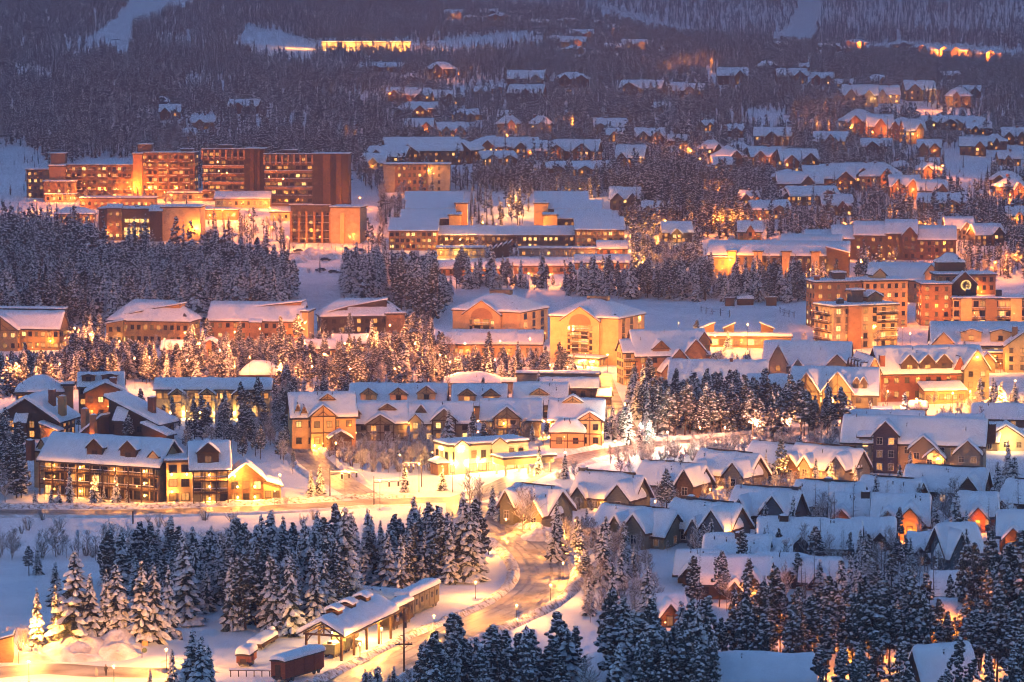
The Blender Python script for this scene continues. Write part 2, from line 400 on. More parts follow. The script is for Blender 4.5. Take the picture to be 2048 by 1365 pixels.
PROTECT, KEEP_OUT = [], []
_hseed = [0]
class House:
    def __init__(self, name, label, px, py, yaw=0, wall='brown', trim=1, cat='house', group=None, lit=0.5, vis=0.6, sd=None):
        self.p = P(px, py); self.s = scale_at(self.p.y); self.k = 1.0 / self.s
        self.yaw = math.radians(yaw)
        self.root = link(name, None, None, self.p, self.yaw); self.root.empty_display_size = 1
        tag(self.root, label, cat, group)
        self.wallm, self.trim, self.lit, self.vis = 'wall_' + wall, trim, lit, vis
        _hseed[0] += 1; self.seed = _hseed[0] * 1.37
        self.rnd = random.Random(_hseed[0] * 7 + 1)
        self.fl, self.fr = (0, 0, 0), 0.0
        self.near = self.s > 6.6
    def frame(self, x=0, y=0, yaw=0):
        self.fl, self.fr = (x * self.k, y * self.k, 0), math.radians(yaw)
        return self
    def w(self, x, y, z):                           # frame px -> world metres
        a = self.fr; x, y, z = x * self.k, y * self.k, z * self.k
        lx, ly = x * math.cos(a) - y * math.sin(a) + self.fl[0], x * math.sin(a) + y * math.cos(a) + self.fl[1]
        b = self.yaw
        return Vector((self.p.x + lx * math.cos(b) - ly * math.sin(b), self.p.y + lx * math.sin(b) + ly * math.cos(b), self.p.z + z))
    def add(self, name, mb, mats, smooth=False, parent=None):
        if parent is None: return part(name, mb, mats, self.root, smooth, self.fl, self.fr)
        return part(name, mb, mats, parent, smooth)
    def facing(self, nx, ny):
        a = self.yaw + self.fr
        vx, vy = nx * math.cos(a) - ny * math.sin(a), nx * math.sin(a) + ny * math.cos(a)
        t = math.atan2(-self.p.x, -self.p.y)
        return vx * math.sin(t) + vy * math.cos(t)
    def window(self, x, y, z, w=1.2, h=1.4, face='f', lit=None, parent=None, bright=False):
        lit = self.lit if lit is None else lit
        q = self.rnd.random()
        kind = ('pane_bright' if (bright or self.rnd.random() < 0.22) else 'pane_lit') if q < lit else ('pane_dim' if q < lit + (1 - lit) * 0.35 else 'pane_dark')
        fr, pn = pane_mesh(w, h, kind, self.trim if self.near else 0)
        rot = {'f': 0, 'r': PI / 2, 'l': -PI / 2}[face]
        k = self.k; lx, ly, lz = x * k, y * k, z * k
        if parent is None:
            a = self.fr; lx, ly = lx * math.cos(a) - ly * math.sin(a) + self.fl[0], lx * math.sin(a) + ly * math.cos(a) + self.fl[1]; rot += self.fr
        o = link('window', fr, parent or self.root, (lx, ly, lz), rot)
        if pn and parent is None: link('pane', pn, o)
        elif pn: o.data = pane_mesh(w, h, kind, 0)[0]
        return o
    def rows(self, x0, x1, y, z0, h, storeys, n, face='f', size=(1.2, 1.4), lit=None, skip=()):
        for r in range(storeys):
            z = z0 + h * (r + 0.52) / storeys
            for i in range(n):
                if (r, i) in skip: continue
                t = (i + 0.5) / n; a = x0 + (x1 - x0) * t
                if face == 'f': self.window(a, y, z, *size, face='f', lit=lit)
                else: self.window(y, a, z, *size, face=face, lit=lit)
    def roof(self, kind, x0, x1, y0, y1, z, rise, over=0.55, t=0.55, shed=None):
        k = self.k; X0, X1, Y0, Y1, Z, Rr = x0 * k - over, x1 * k + over, y0 * k - over, y1 * k + over, z * k, rise * k
        th = 0.22; mb = MB(); xm, ym = (X0 + X1) / 2, (Y0 + Y1) / 2
        if kind in ('gx', 'gy'):
            hw = ((Y1 - Y0) if kind == 'gx' else (X1 - X0)) / 2; inn = hw - over; sl = Rr / inn; ze = Z - sl * over; zr = Z + Rr
            c = ym if kind == 'gx' else xm
            pts = [(c - hw, ze), (c, zr), (c + hw, ze), (c + hw, ze + th), (c, zr + th), (c - hw, ze + th)]
            if kind == 'gx': mb.poly_prism(pts, 'x', X0, X1)
            else: mb.poly_prism(pts, 'y', Y0, Y1)
            def zf(x, y, c=c): 
                q = (y if kind == 'gx' else x) - c
                return zr + th + 0.02 - sl * (math.sqrt(q * q + 0.16) - 0.12)
        elif kind == 'hip':
            hx, hy = (X1 - X0) / 2, (Y1 - Y0) / 2; sl = (Rr) / min(hx, hy)
            mb.box(X0, X1, Y0, Y1, Z - 0.05, Z + th)
            e = min(hx, hy) * 0.98
            mb.add([(X0 + .05, Y0 + .05, Z + th), (X1 - .05, Y0 + .05, Z + th), (X1 - .05, Y1 - .05, Z + th), (X0 + .05, Y1 - .05, Z + th), (X0 + e, Y0 + e, Z + th + sl * e - .1), (X1 - e, Y0 + e, Z + th + sl * e - .1), (X1 - e, Y1 - e, Z + th + sl * e - .1), (X0 + e, Y1 - e, Z + th + sl * e - .1)],
                   [(0, 1, 5, 4), (1, 2, 6, 5), (2, 3, 7, 6), (3, 0, 4, 7), (4, 5, 6, 7)])
            def zf(x, y):
                a, b = hx - abs(x - xm), hy - abs(y - ym)
                mn = min(a, b); sm = mn - 0.12 * math.exp(-abs(a - b) * 1.2)
                return Z + th + 0.02 + sl * max(0.0, sm)
        elif kind == 'flat':
            pw = 0.3
            mb.box(X0, X1, Y0, Y1, Z - 0.02, Z + 0.2)
            for (a, b, c, dd) in ((X0, X1, Y0, Y0 + pw), (X0, X1, Y1 - pw, Y1), (X0, X0 + pw, Y0 + pw, Y1 - pw), (X1 - pw, X1, Y0 + pw, Y1 - pw)): mb.box(a, b, c, dd, Z + 0.201, Z + 0.45)
            def zf(x, y): return Z + 0.455
        else:                                       # 'sf' slopes down to the front, 'sb' to the back, 'sl' to the left, 'sr' to the right
            def zb(x, y):
                if kind == 'sf': q = (y - Y0) / (Y1 - Y0)
                elif kind == 'sb': q = (Y1 - y) / (Y1 - Y0)
                elif kind == 'sl': q = (x - X0) / (X1 - X0)
                else: q = (X1 - x) / (X1 - X0)
                return Z + Rr * q
            c = [(X0, Y0), (X1, Y0), (X1, Y1), (X0, Y1)]
            mb.add([(x, y, zb(x, y)) for x, y in c] + [(x, y, zb(x, y) + th) for x, y in c], [(0, 3, 2, 1), (4, 5, 6, 7), (0, 1, 5, 4), (1, 2, 6, 5), (2, 3, 7, 6), (3, 0, 4, 7)])
            def zf(x, y): return zb(x, y) + th + 0.02
        ro = self.add('roof', mb, 'roofing' if self.trim != 1 else 'timber')
        ins = 0.10; self.seed += 2.1
        far = 0.45 if not self.near else 1.0
        nx = max(4, min(24, int((X1 - X0) / 1.4 * far))); ny = max(5, min(18, int((Y1 - Y0) / 1.2 * far)))
        if kind == 'gx': ny |= 1
        if kind == 'gy': nx |= 1
        sn = snow_sheet(X0 + ins, X1 - ins, Y0 + ins, Y1 - ins, zf, t, self.seed, nx, ny)
        self.add('snow', sn, 'snow', True, ro)
        return ro
    def block(self, x0, x1, y0, y1, h, roof='gx', rise=20, z0=0, wall=None, win=None, lit=None, size=(1.2, 1.4), over=0.55, t=0.55, side=True, protect=True, base=None):
        k = self.k; mb = MB()
        X0, X1, Y0, Y1, Z, Rr = x0 * k, x1 * k, y0 * k, y1 * k, (z0 + h) * k, rise * k
        zb = z0 * k - (3.0 if z0 == 0 else 0)
        if roof == 'gx': mb.poly_prism([(Y0, zb), (Y1, zb), (Y1, Z), ((Y0 + Y1) / 2, Z + Rr), (Y0, Z)], 'x', X0, X1)
        elif roof == 'gy': mb.poly_prism([(X0, zb), (X1, zb), (X1, Z), ((X0 + X1) / 2, Z + Rr), (X0, Z)], 'y', Y0, Y1)
        elif roof in ('sf', 'sb'):
            a, b = (Z, Z + Rr) if roof == 'sf' else (Z + Rr, Z)
            mb.poly_prism([(Y0, zb), (Y1, zb), (Y1, b), (Y0, a)], 'x', X0, X1)
        elif roof in ('sl', 'sr'):
            a, b = (Z, Z + Rr) if roof == 'sl' else (Z + Rr, Z)
            mb.poly_prism([(X0, zb), (X1, zb), (X1, b), (X0, a)], 'y', Y0, Y1)
        else: mb.box(X0, X1, Y0, Y1, zb, Z)
        self.add('wall', mb, 'wall_' + wall if wall else self.wallm)
        if roof != 'none': self.roof(roof, x0, x1, y0, y1, z0 + h, rise, over, t)
        if self.near and roof in ('gx', 'hip') and X1 - X0 > 8:       # vent pipes poking through the snow
            for _ in range(self.rnd.choice((1, 2, 3))):
                px_, py_ = self.rnd.uniform(X0 + 1, X1 - 1), Y0 + (Y1 - Y0) * self.rnd.uniform(0.15, 0.42)
                zz_ = Z + Rr * (py_ - Y0) / ((Y1 - Y0) / 2); pm = MB(); pm.tube((px_, py_, zz_), (px_, py_, zz_ + t + self.rnd.uniform(.5, .9)), .11, .11, 6); pm.tube((px_, py_, zz_ + t + .9), (px_, py_, zz_ + t + 1.0), .17, .17, 6)
                self.add('vent_pipe', pm, 'metal_dark')
        if win:
            st, n = win[0], win[1]
            self.rows(x0 + 1, x1 - 1, y0, z0, h, st, n, 'f', size, lit)
            ns = win[2] if len(win) > 2 else max(1, int(round(n * (y1 - y0) / max(1, (x1 - x0)))))
            if side and ns:
                if self.facing(1, 0) > 0.12: self.rows(y0 + 1, y1 - 1, x1, z0, h, st, ns, 'r', size, lit)
                if self.facing(-1, 0) > 0.12: self.rows(y0 + 1, y1 - 1, x0, z0, h, st, ns, 'l', size, lit)
        c = self.w((x0 + x1) / 2, (y0 + y1) / 2, 0)
        w_, d_ = (X1 - X0), (Y1 - Y0)
        nx, ny = max(1, int(w_ / 7)), max(1, int(d_ / 7))
        for i in range(nx):
            for j in range(ny):
                q = self.w(x0 + (x1 - x0) * (i + .5) / nx, y0 + (y1 - y0) * (j + .5) / ny, 0)
                KEEP_OUT.append((q.x, q.y, 0.52 * math.hypot(w_ / nx, d_ / ny)))
        if protect:
            pr = [project(*self.w(x, y, z)) for x in (x0, x1) for y in (y0, y1) for z in (z0, z0 + h + (rise if roof != 'flat' else 0))]
            a, b = min(p[0] for p in pr), max(p[0] for p in pr); top = min(p[1] for p in pr)
            gy = project(*self.w((x0 + x1) / 2, y0, z0))[1]; ey = project(*self.w((x0 + x1) / 2, y0, z0 + h))[1]
            PROTECT.append((a, b, top, ey + (gy - ey) * self.vis, min(self.w(x0, y0, 0).y, self.w(x1, y0, 0).y) - 0.5))
        return self
    def dormer(self, x, y, z, w, h, rise, depth, kind='gy', lit=None, truss=True, wall=None, win=True, t=0.4):
        # small gabled front standing on the roof slope (thing > dormer > roof, snow, window)
        k = self.k; W, H2, R2, D = w * k / 2, h * k * 1.25, rise * k, depth * k + 0.9
        mb = MB(); mb.poly_prism([(-W, 0), (W, 0), (W, H2), (0, H2 + R2), (-W, H2)], 'y', 0, D)
        a = self.fr; lx, ly = x * k, y * k - 0.9
        loc = (lx * math.cos(a) - ly * math.sin(a) + self.fl[0], lx * math.sin(a) + ly * math.cos(a) + self.fl[1], z * k + 0.45)
        d = part('dormer', mb, 'wall_' + wall if wall else self.wallm, self.root, False, loc, self.fr)
        o = 0.35; sl = R2 / W; th = 0.16; mb = MB()
        pts = [(-W - o, H2 - sl * o), (0, H2 + R2), (W + o, H2 - sl * o), (W + o, H2 - sl * o + th), (0, H2 + R2 + th), (-W - o, H2 - sl * o + th)]
        mb.poly_prism(pts, 'y', -o, D); part('roof', mb, 'timber', d)
        zf = lambda x_, y_: H2 + R2 + th + .02 - sl * (math.sqrt(x_ * x_ + 0.09) - 0.08)
        self.seed += 1.3
        part('snow', snow_sheet(-W - o + .07, W + o - .07, -o + .07, D, zf, t, self.seed, 7, 4, 0.08), 'snow', d, True)
        if truss:
            mb = MB(); e = W + 0.1
            mb.beam((-e, -0.1, H2), (e, -0.1, H2), 0.16, 0.12); mb.beam((0, -0.1, H2), (0, -0.1, H2 + R2 - .1), 0.15, 0.1)
            mb.beam((-W * .55, -0.1, H2), (0, -0.1, H2 + R2 * .55), 0.12, 0.1); mb.beam((W * .55, -0.1, H2), (0, -0.1, H2 + R2 * .55), 0.12, 0.1)
            part('truss', mb, 'timber', d)
        if win and h * k > 0.7:
            self.window(0, 0, h * 0.5, min(1.4, W * 1.1), max(0.5, min(1.3, H2 * 0.72)), lit=lit, parent=d)
        return d
    def truss(self, x, y, z, w, rise):
        k = self.k; W, R2, Y, Z, X = w * k / 2, rise * k, y * k - 0.14, z * k, x * k
        mb = MB()
        mb.beam((X - W, Y, Z), (X + W, Y, Z), 0.22, 0.14); mb.beam((X, Y - .01, Z), (X, Y - .01, Z + R2 - .15), 0.2, 0.12)
        mb.beam((X - W * .5, Y - .02, Z), (X, Y - .02, Z + R2 * .5), 0.16, 0.1); mb.beam((X + W * .5, Y - .02, Z), (X, Y - .02, Z + R2 * .5), 0.16, 0.1)
        return self.add('truss', mb, 'timber')
    def timbering(self, x0, x1, y, z0, z1, n):
        # posts and a belt board standing proud of the wall
        k = self.k; mb = MB(); Y = y * k
        for i in range(n + 1):
            a = (x0 + (x1 - x0) * i / n) * k; mb.box(a - .11, a + .11, Y - .1, Y - .005, z0 * k, z1 * k)
        zz = (z0 + z1) / 2 * k; mb.box(x0 * k, x1 * k, Y - .12, Y - .005, zz - .14, zz + .14)
        return self.add('timber_frame', mb, 'timber')
    def chimney(self, x, y, z, w=1.0, h=2.2, mat='brick_red'):
        k = self.k; X, Y, Z = x * k, y * k, z * k; mb = MB()
        mb.box(X - w / 2, X + w / 2, Y - w / 2, Y + w / 2, Z - 2.5, Z + h); mb.box(X - w / 2 - .08, X + w / 2 + .08, Y - w / 2 - .08, Y + w / 2 + .08, Z + h + .002, Z + h + .15)
        c = self.add('chimney', mb, mat)
        mb = MB(); mb.ball((X, Y, Z + h + .15), w * .55, w * .55, .35, 8, 5, z0=0.0); self.add('snow', mb, 'snow', True, c)
        return c
    def balconies(self, x0, x1, y, zs, depth=1.5, posts=0, post_h=None, mat='timber', face='f'):
        k = self.k
        for z in zs:
            mb = MB(); Y = y * k; Z = z * k
            mb.box(x0 * k, x1 * k, Y - depth, Y - .01, Z - .12, Z + .08)
            b = self.add('balcony', mb, mat)
            mb = MB(); mb.box(x0 * k, x1 * k, Y - depth - .05, Y - depth + .03, Z + .95, Z + 1.05)
            n = max(2, int((x1 - x0) * k / 0.5))
            for i in range(n + 1):
                a = (x0 + (x1 - x0) * i / n) * k; mb.box(a - .03, a + .03, Y - depth - .03, Y - depth + .02, Z + .08, Z + .95)
            self.add('railing', mb, mat, parent=b)
            mb = MB(); mb.box(x0 * k, x1 * k, Y - depth - .07, Y - depth + .05, Z + 1.055, Z + 1.17); self.add('snow', mb, 'snow', parent=b)
        if posts:
            for i in range(posts + 1):
                a = (x0 + (x1 - x0) * i / posts) * k; mb = MB(); mb.box(a - .12, a + .12, y * k - depth - .28, y * k - depth - .06, -.5, (post_h or zs[-1]) * k)
                self.add('post', mb, mat)
        return self
    def lamp(self, x, y, z, watts=60, color=WARM, light=True, off=0.25, bulb='bulb', r=0.16):
        k = self.k; X, Y, Z = x * k, y * k, z * k; mb = MB()
        mb.ball((X, Y - off, Z), r, r, r * 1.6, 8, 5, 0); mb.box(X - .03, X + .03, Y - off - .02, Y, Z + r * 1.6, Z + r * 1.6 + .06, 1); mb.ball((X, Y - off, Z + r * 1.5), r * 1.1, r * 1.1, r * .5, 8, 3, 1, z0=0.0)
        self.add('wall_lamp', mb, [bulb, 'metal_dark'])
        if light:
            q = self.w(x, y - (off + 0.25) / k, z); lamp_light(q, watts * 0.5, color, 0.2)
        return self
    def glow(self, x, y, z, watts, color=WARM, radius=0.5):   # added fill light before the building, given a made-up post and lantern
        p = self.w(x, y, z); g = ground(p.x, p.y); top = max(1.6, round((p.z - g) * 2) / 2)
        key = ('fill_post', top)
        if key not in _cache:
            mb = MB(); mb.tube((0, 0, -.3), (0, 0, top - .45), .05, .04, 5, 0); mb.ball((0, 0, top - .35), .15, .15, .17, 7, 5, 1); mb.tube((0, 0, top - .2), (0, 0, top - .14), .2, .05, 7, 0)
            _cache[key] = mb.mesh('added_fill_lamp', ['metal_dark', 'bulb'])
        k = self.k; a = self.fr; lx, ly = x * k, y * k
        loc = Vector((lx * math.cos(a) - ly * math.sin(a) + self.fl[0], lx * math.sin(a) + ly * math.cos(a) + self.fl[1], g - self.p.z))
        link('added_fill_lamp', _cache[key], self.root, loc)
        lamp_light(Vector((p.x, p.y, g + top + .1)), tame(watts) * GLOW_GAIN, color, radius); return self
# ------------------------------------------------------------------ the buildings, near to far (all sizes in photo px, turned into metres at their distance)
# ---- lower-left lodge hotel
h = House('lodge_hotel', 'long three-storey lodge with lamplit balconies beside the lower left road', 215, 1000, 0, 'tan', 2, 'hotel', lit=0.12, vis=0.98)
h.frame(0, 0, -24)
h.block(-150, 118, 0, 95, 78, 'gx', 40, win=(3, 14, 0), size=(1.5, 1.8), t=0.8, over=1.2)
h.balconies(-150, 118, 0, [26, 52], 1.5, 9, 72)
for x in (-128, -62, 20, 88):
    for z in (14, 39, 63): h.lamp(x, 0, z, 45, WARM, r=0.2)
for x in (-110, -50, 0, 60, 105): h.glow(x, -60, 46, 260, WARM)
for x, y in ((-30, 10), (48, 10)): h.dormer(x, y, 80, 36, 16, 17, 46, lit=0.0, wall='dark')
h.dormer(108, 8, 86, 22, 3, 11, 30, truss=False, win=False)
h.frame(150, -72, 8)
h.block(-22, 28, 15, 90, 84, 'flat', 0, wall='yellow', win=(3, 2, 0), size=(1.6, 1.6), lit=0.5)
h.lamp(-12, 15, 60, 90, WARM, r=0.22); h.lamp(18, 15, 60, 90, WARM, r=0.22); h.lamp(-12, 15, 25, 80, WARM)
h.block(28, 100, -5, 90, 74, 'gx', 43, win=(3, 4, 0), size=(1.5, 1.8), t=0.8, over=0.9)
h.dormer(60, 4, 78, 42, 18, 19, 50, lit=0.1, wall='dark')
h.balconies(30, 98, -5, [25, 49], 1.4, 3, 70)
for z in (13, 37, 60): h.lamp(62, -5, z, 60, r=0.2); h.lamp(30, -5, z, 50, light=False)
h.block(100, 170, 5, 70, 48, 'gy', 30, win=(2, 3), size=(1.4, 1.6), wall='brown', t=0.8)
h.block(170, 205, 16, 66, 30, 'sr', 14, wall='yellow', win=(1, 2), t=0.8)
for z in (13, 34): h.lamp(118, 5, z, 70, r=0.2); h.lamp(152, 5, z, 70, r=0.2)
h.glow(190, -30, 30, 200, WARM)
h.frame(-60, 95, -24)
h.block(-120, 40, 0, 60, 78, 'hip', 30, t=0.8)
h.dormer(-75, 4, 78, 22, 10, 16, 24, truss=False, win=False); h.dormer(-98, 4, 78, 18, 8, 14, 20, truss=False, win=False)
h.chimney(-122, -10, 84, 1.5, 2.0)

# ---- condos above the lodge
h = House('condominium', 'dark wooden condo with steep snowy gable at the left edge above the lodge', 62, 878, -14, 'dark', 2, 'condominium', lit=0.35, vis=0.7)
h.block(-75, 58, 0, 90, 38, 'gy', 42, win=(2, 6), size=(1.3, 1.6), t=0.9, over=1.2)
h.block(30, 66, -22, 0, 18, 'sr', 16, wall='honey', t=0.6); h.chimney(60, 20, 66, 1.7, 2.4, 'wall_honey'); h.chimney(30, 40, 82, 1.5, 1.6)
h.block(-30, -8, -8, 0, 30, 'sf', 24, t=0.4); h.glow(60, -30, 16, 120, AMBER)
h = House('condominium', 'dark condo with long slanting snow roof and brick chimneys behind the lodge', 262, 888, -26, 'dark', 2, 'condominium', lit=0.3, vis=0.6)
h.block(-52, 64, 0, 60, 40, 'sr', 52, win=(2, 4), t=0.9, over=1.0)
h.block(-98, -52, -30, 40, 16, 'sl', 40, t=0.8); h.block(40, 96, -18, 10, 22, 'sr', 22, t=0.7)
h.block(-30, -6, -14, 0, 44, 'sf', 30, t=0.5)
h.chimney(-96, -20, 40, 1.5, 3.4, 'wall_clay'); h.chimney(-66, -34, 34, 1.5, 3.0, 'wall_clay'); h.chimney(34, 26, 78, 1.6, 1.8); h.glow(-70, -46, 14, 90, AMBER)
h.glow(80, -30, 10, 60, AMBER)
h = House('condominium', 'brown condo with roof dormers and lamplit court above the slanting condos', 205, 838, 6, 'brown', 2, 'condominium', lit=0.55, vis=0.7)
h.block(-48, 42, 30, 80, 62, 'gx', 22, win=(3, 6), t=0.8); h.dormer(-28, 36, 70, 26, 8, 3, 20, truss=False); h.dormer(14, 36, 70, 30, 8, 3, 20, truss=False)
h.block(-34, 48, -6, 30, 52, 'gy', 20, win=(2, 4), lit=0.7, t=0.7); h.chimney(22, 8, 70, 1.8, 1.4)
h.glow(-20, -22, 16, 420, AMBER); h.glow(12, -20, 30, 160, WARM)
h = House('condominium', 'brown condo with wide hipped snow roof left of the lamplit court', 80, 832, 6, 'brown', 2, 'condominium', lit=0.4, vis=0.6)
h.block(-46, 46, 0, 60, 46, 'hip', 26, win=(2, 6), t=0.9); h.block(46, 66, 0, 20, 60, 'flat', 0, wall='clay'); h.glow(-20, -16, 24, 60, WARM)
h = House('inn', 'long inn with three glowing timber bays and flat snow roof on the left', 428, 836, 0, 'taupe', 2, 'inn', lit=0.5, vis=0.95)
h.block(-116, 112, 0, 50, 58, 'gx', 14, win=(2, 18), t=0.9, over=0.8)
for x in (-72, -12, 55):
    h.block(x - 15, x + 15, -12, 2, 48, 'gy', 12, win=(3, 1), size=(2.2, 2.0), lit=1.0, t=0.4, wall='yellow', side=False); h.truss(x, -12, 48, 30, 12)
    h.lamp(x - 14, -12, 12, 120, PALE); h.lamp(x + 14, -12, 12, 120, PALE)
h = House('cottage', 'low cottage with rounded snow roof among orange-lit trees left of centre', 520, 768, 0, 'brown', 2, lit=0.2, vis=0.2)
h.block(-38, 38, 0, 50, 16, 'hip', 20, t=1.2)
for (x, y, w, lab) in ((346, 718, 46, 'small cabin roof half buried among the pines left of centre'), (420, 712, 40, 'cabin with snowy roof and orange-lit wall below the middle condo row'), (640, 716, 60, 'low snowy house among orange-lit trees under the third left condo'), (700, 705, 70, 'snowy-roofed house by the orange trees left of the long shed')):
    h = House('cabin', lab, x, y, 0, 'clay', 2, lit=0.3, vis=0.2)
    h.block(-w / 2, w / 2, 0, 34, 18, 'gx' if w > 45 else 'gy', 13, win=(1, 3), t=0.9); h.glow(0, -14, 10, 60, AMBER)

# ---- condo row at the edge of the dark forest
h = House('condominium', 'long lodge with gabled entrance and lit ground floor at the far left edge', 40, 702, -8, 'honey', 2, 'condominium', lit=0.6, vis=0.95)
h.block(-80, 80, 6, 70, 44, 'gx', 30, win=(2, 12), t=0.8); h.block(-70, -2, -10, 20, 42, 'gy', 26, win=(2, 4), t=0.7); h.truss(-36, -10, 42, 64, 24)
h.block(-80, 70, 70, 90, 76, 'flat', 0, wall='dusk'); h.glow(30, -14, 10, 160, WARM); h.lamp(62, 6, 20, 80)
h = House('condominium', 'condo with stepped hipped snow roof in front of the dark forest', 298, 690, -12, 'honey', 2, 'condominium', lit=0.4, vis=0.75)
h.block(-84, 84, 0, 70, 46, 'hip', 36, win=(2, 12), t=0.8); h.block(-20, 60, 20, 50, 66, 'sl', 14, t=0.5); h.block(-60, -18, 10, 40, 56, 'sl', 10, t=0.5)
h.block(-86, -50, -10, 4, 40, 'sl', 8, win=(2, 2), lit=0.8, t=0.5); h.glow(80, -14, 18, 120, AMBER); h.glow(-60, -20, 16, 60, PALE)
h = House('condominium', 'condo with long stepped snow roof and orange end wall before the ski run', 514, 682, -8, 'clay', 2, 'condominium', lit=0.25, vis=0.7)
h.block(-100, 92, 0, 70, 40, 'gx', 32, win=(2, 12), t=0.8); h.block(-50, 84, 26, 60, 60, 'sl', 16, t=0.5); h.block(-12, 10, -8, 6, 36, 'sf', 10, t=0.5)
h.block(92, 104, 0, 60, 58, 'flat', 0, wall='orange'); h.glow(70, -20, 14, 260, AMBER); h.glow(-40, -22, 12, 160, AMBER); h.glow(112, -16, 20, 180, AMBER)
h = House('condominium', 'dark condo with slanted panels of snow right of the stepped condo', 726, 668, 10, 'dark', 2, 'condominium', lit=0.2, vis=0.7)
h.block(-84, 84, 0, 70, 34, 'hip', 30, win=(2, 10), t=0.7); h.block(-30, 50, 14, 50, 52, 'sl', 14, t=0.5); h.block(-70, -30, 6, 30, 42, 'sl', 12, t=0.5); h.block(46, 84, -6, 6, 38, 'flat', 0, wall='clay')
h = House('long_shed', 'long low building under flat smooth snow in front of the orange hotel', 976, 715, -3, 'orange', 2, 'building', lit=0.3, vis=0.5)
h.block(-108, 108, 0, 70, 26, 'gx', 22, win=(1, 12), t=0.8); h.block(-60, -34, -8, 4, 24, 'flat', 0, win=(1, 2), lit=0.8, wall='honey'); h.chimney(-98, 10, 34, 1.4, 1.4); h.chimney(0, 20, 40, 0.9, 1.2)
h.glow(-40, -20, 12, 180, AMBER); h.glow(40, -20, 12, 120, AMBER)

# ---- twin orange hotel towers
def tower(label, px, py, W, D, hh, yaw, storeys):
    h = House('tower_hotel', label, px, py, yaw, 'orange', 2, 'hotel', lit=0.12, vis=0.97)
    h.block(-W / 2, W / 2, 0, D, hh, 'hip', 34, t=0.6, over=0.5)
    h.block(-W / 2 + 26, W / 2 - 40, -5, 8, hh - 6, 'gy', 28, t=0.35, wall='orange', protect=False, over=0.4)
    mb = MB(); cx = (-W / 2 + 26 + W / 2 - 40) / 2; k = h.k        # arched loggia in the gable
    pts = [((cx - 24) * k, (hh - 14) * k)] + [((cx + 24 * math.cos(PI - PI * i / 10)) * k, (hh - 12 + 20 * math.sin(PI * i / 10)) * k) for i in range(11)] + [((cx + 24) * k, (hh - 14) * k)]
    mb.poly_prism(pts, 'y', -5 * k - 0.12, -5 * k - 0.02); h.add('arch', mb, 'wall_clay')
    for r in range(storeys):
        z = (hh - 14) * (r + 0.5) / storeys
        for x in (-10, 10): 
            h.window(cx + x, -5, z, 2.3, 1.9, lit=0.3)
        for x in (-24, 24): h.window(cx + x, -5, z, 1.0, 1.2, lit=0.25)
        h.balconies(cx - 20, cx + 20, -5, [z - 7], 0.5)
    for i in range(3):                              # balcony stacks on the side wall
        for r in range(storeys):
            h.window(W / 2, D * (0.2 + 0.3 * i), hh * (r + 0.5) / storeys, 2.2, 1.9, face='r', lit=0.1)
    mb = MB(); mb.box(-20 * k, 24 * k, (D / 2 - 8) * k, (D / 2 + 8) * k, (hh + 26) * k, (hh + 40) * k); h.add('roof_vent', mb, 'metal_dark')
    return h
h = tower('orange hotel tower with arched gable, the farther left one of the pair', 972, 690, 150, 130, 66, -26, 4)
h.glow(-110, -90, 34, 2400, AMBER, 1.0); h.glow(20, -110, 30, 2600, AMBER, 1.0); h.glow(140, -20, 34, 1500, AMBER, 1)
h = tower('orange hotel tower with arched gable, the nearer right one of the pair', 1168, 728, 150, 130, 92, -26, 6)
h.glow(-100, -100, 40, 3000, AMBER, 1.0); h.glow(40, -80, 30, 3200, AMBER, 1.0); h.glow(140, -10, 40, 1600, AMBER, 1)
h.block(-20, 50, -40, -6, 14, 'flat', 0, wall='yellow', win=(1, 5), lit=1.0, protect=False)
for x in (-10, 15, 40): h.lamp(x, -40, 11, 150, PALE)

# ---- timbered row in the centre
def gable_house(label, px, py, w, hh, rise, depth, yaw=0, wall='taupe', gables=(), dormers=(), lit=0.5, win=None, wallg=None, t=0.75, vis=0.85, roof='gx', trim=2, cat='house', lamps=(), name='timbered_house', group=None, timber=True):
    h = House(name, label, px, py, yaw, wall, trim, cat, group, lit, vis)
    h.block(-w / 2, w / 2, 0, depth, hh, roof, rise, win=win or (2, max(2, int(w / 24))), t=t, over=0.7)
    for (x, gw, gh, gr) in gables:
        h.block(x - gw / 2, x + gw / 2, -7, depth * 0.5, gh, 'gy', gr, win=(2, max(1, int(gw / 22)), 0), wall=wallg, t=t * 0.85, protect=False)
        if timber: h.truss(x, -7, gh, gw * 0.94, gr * 0.92); h.timbering(x - gw / 2 + 1, x + gw / 2 - 1, -7, 0, gh, 2)
    for dm in dormers:
        x, zz, dw, dh, dr = dm[:5]
        sl = depth / 2 / max(1, rise); y0 = max(1, (zz - hh) * sl)
        h.dormer(x, y0, zz - 1, dw, dh, dr, depth / 2 - y0 + 6, lit=lit, win=dh > 5)
    for (x, z, wt) in lamps: h.lamp(x, -8 if gables else 0, z, wt, WARM)
    return h
GR = 'timbered gable houses in the centre'
h = gable_house('back-row timbered house with three trussed dormers right of the orange gabled house', 795, 838, 190, 30, 34, 70, -2, 'orange', dormers=((-58, 36, 32, 9, 12), (2, 36, 34, 9, 13), (58, 37, 36, 10, 14)), lit=0.45, group=GR)
h.glow(8, -12, 18, 150, AMBER); h.glow(-90, -20, 14, 120, AMBER)
h = gable_house('back-row timbered house with two trussed dormers in the centre', 958, 842, 104, 32, 34, 70, -2, 'honey', dormers=((-24, 38, 34, 9, 13), (24, 38, 34, 9, 13)), lit=0.6, group=GR)
h.glow(-54, -14, 16, 220, AMBER); h.glow(50, -10, 14, 120, AMBER)
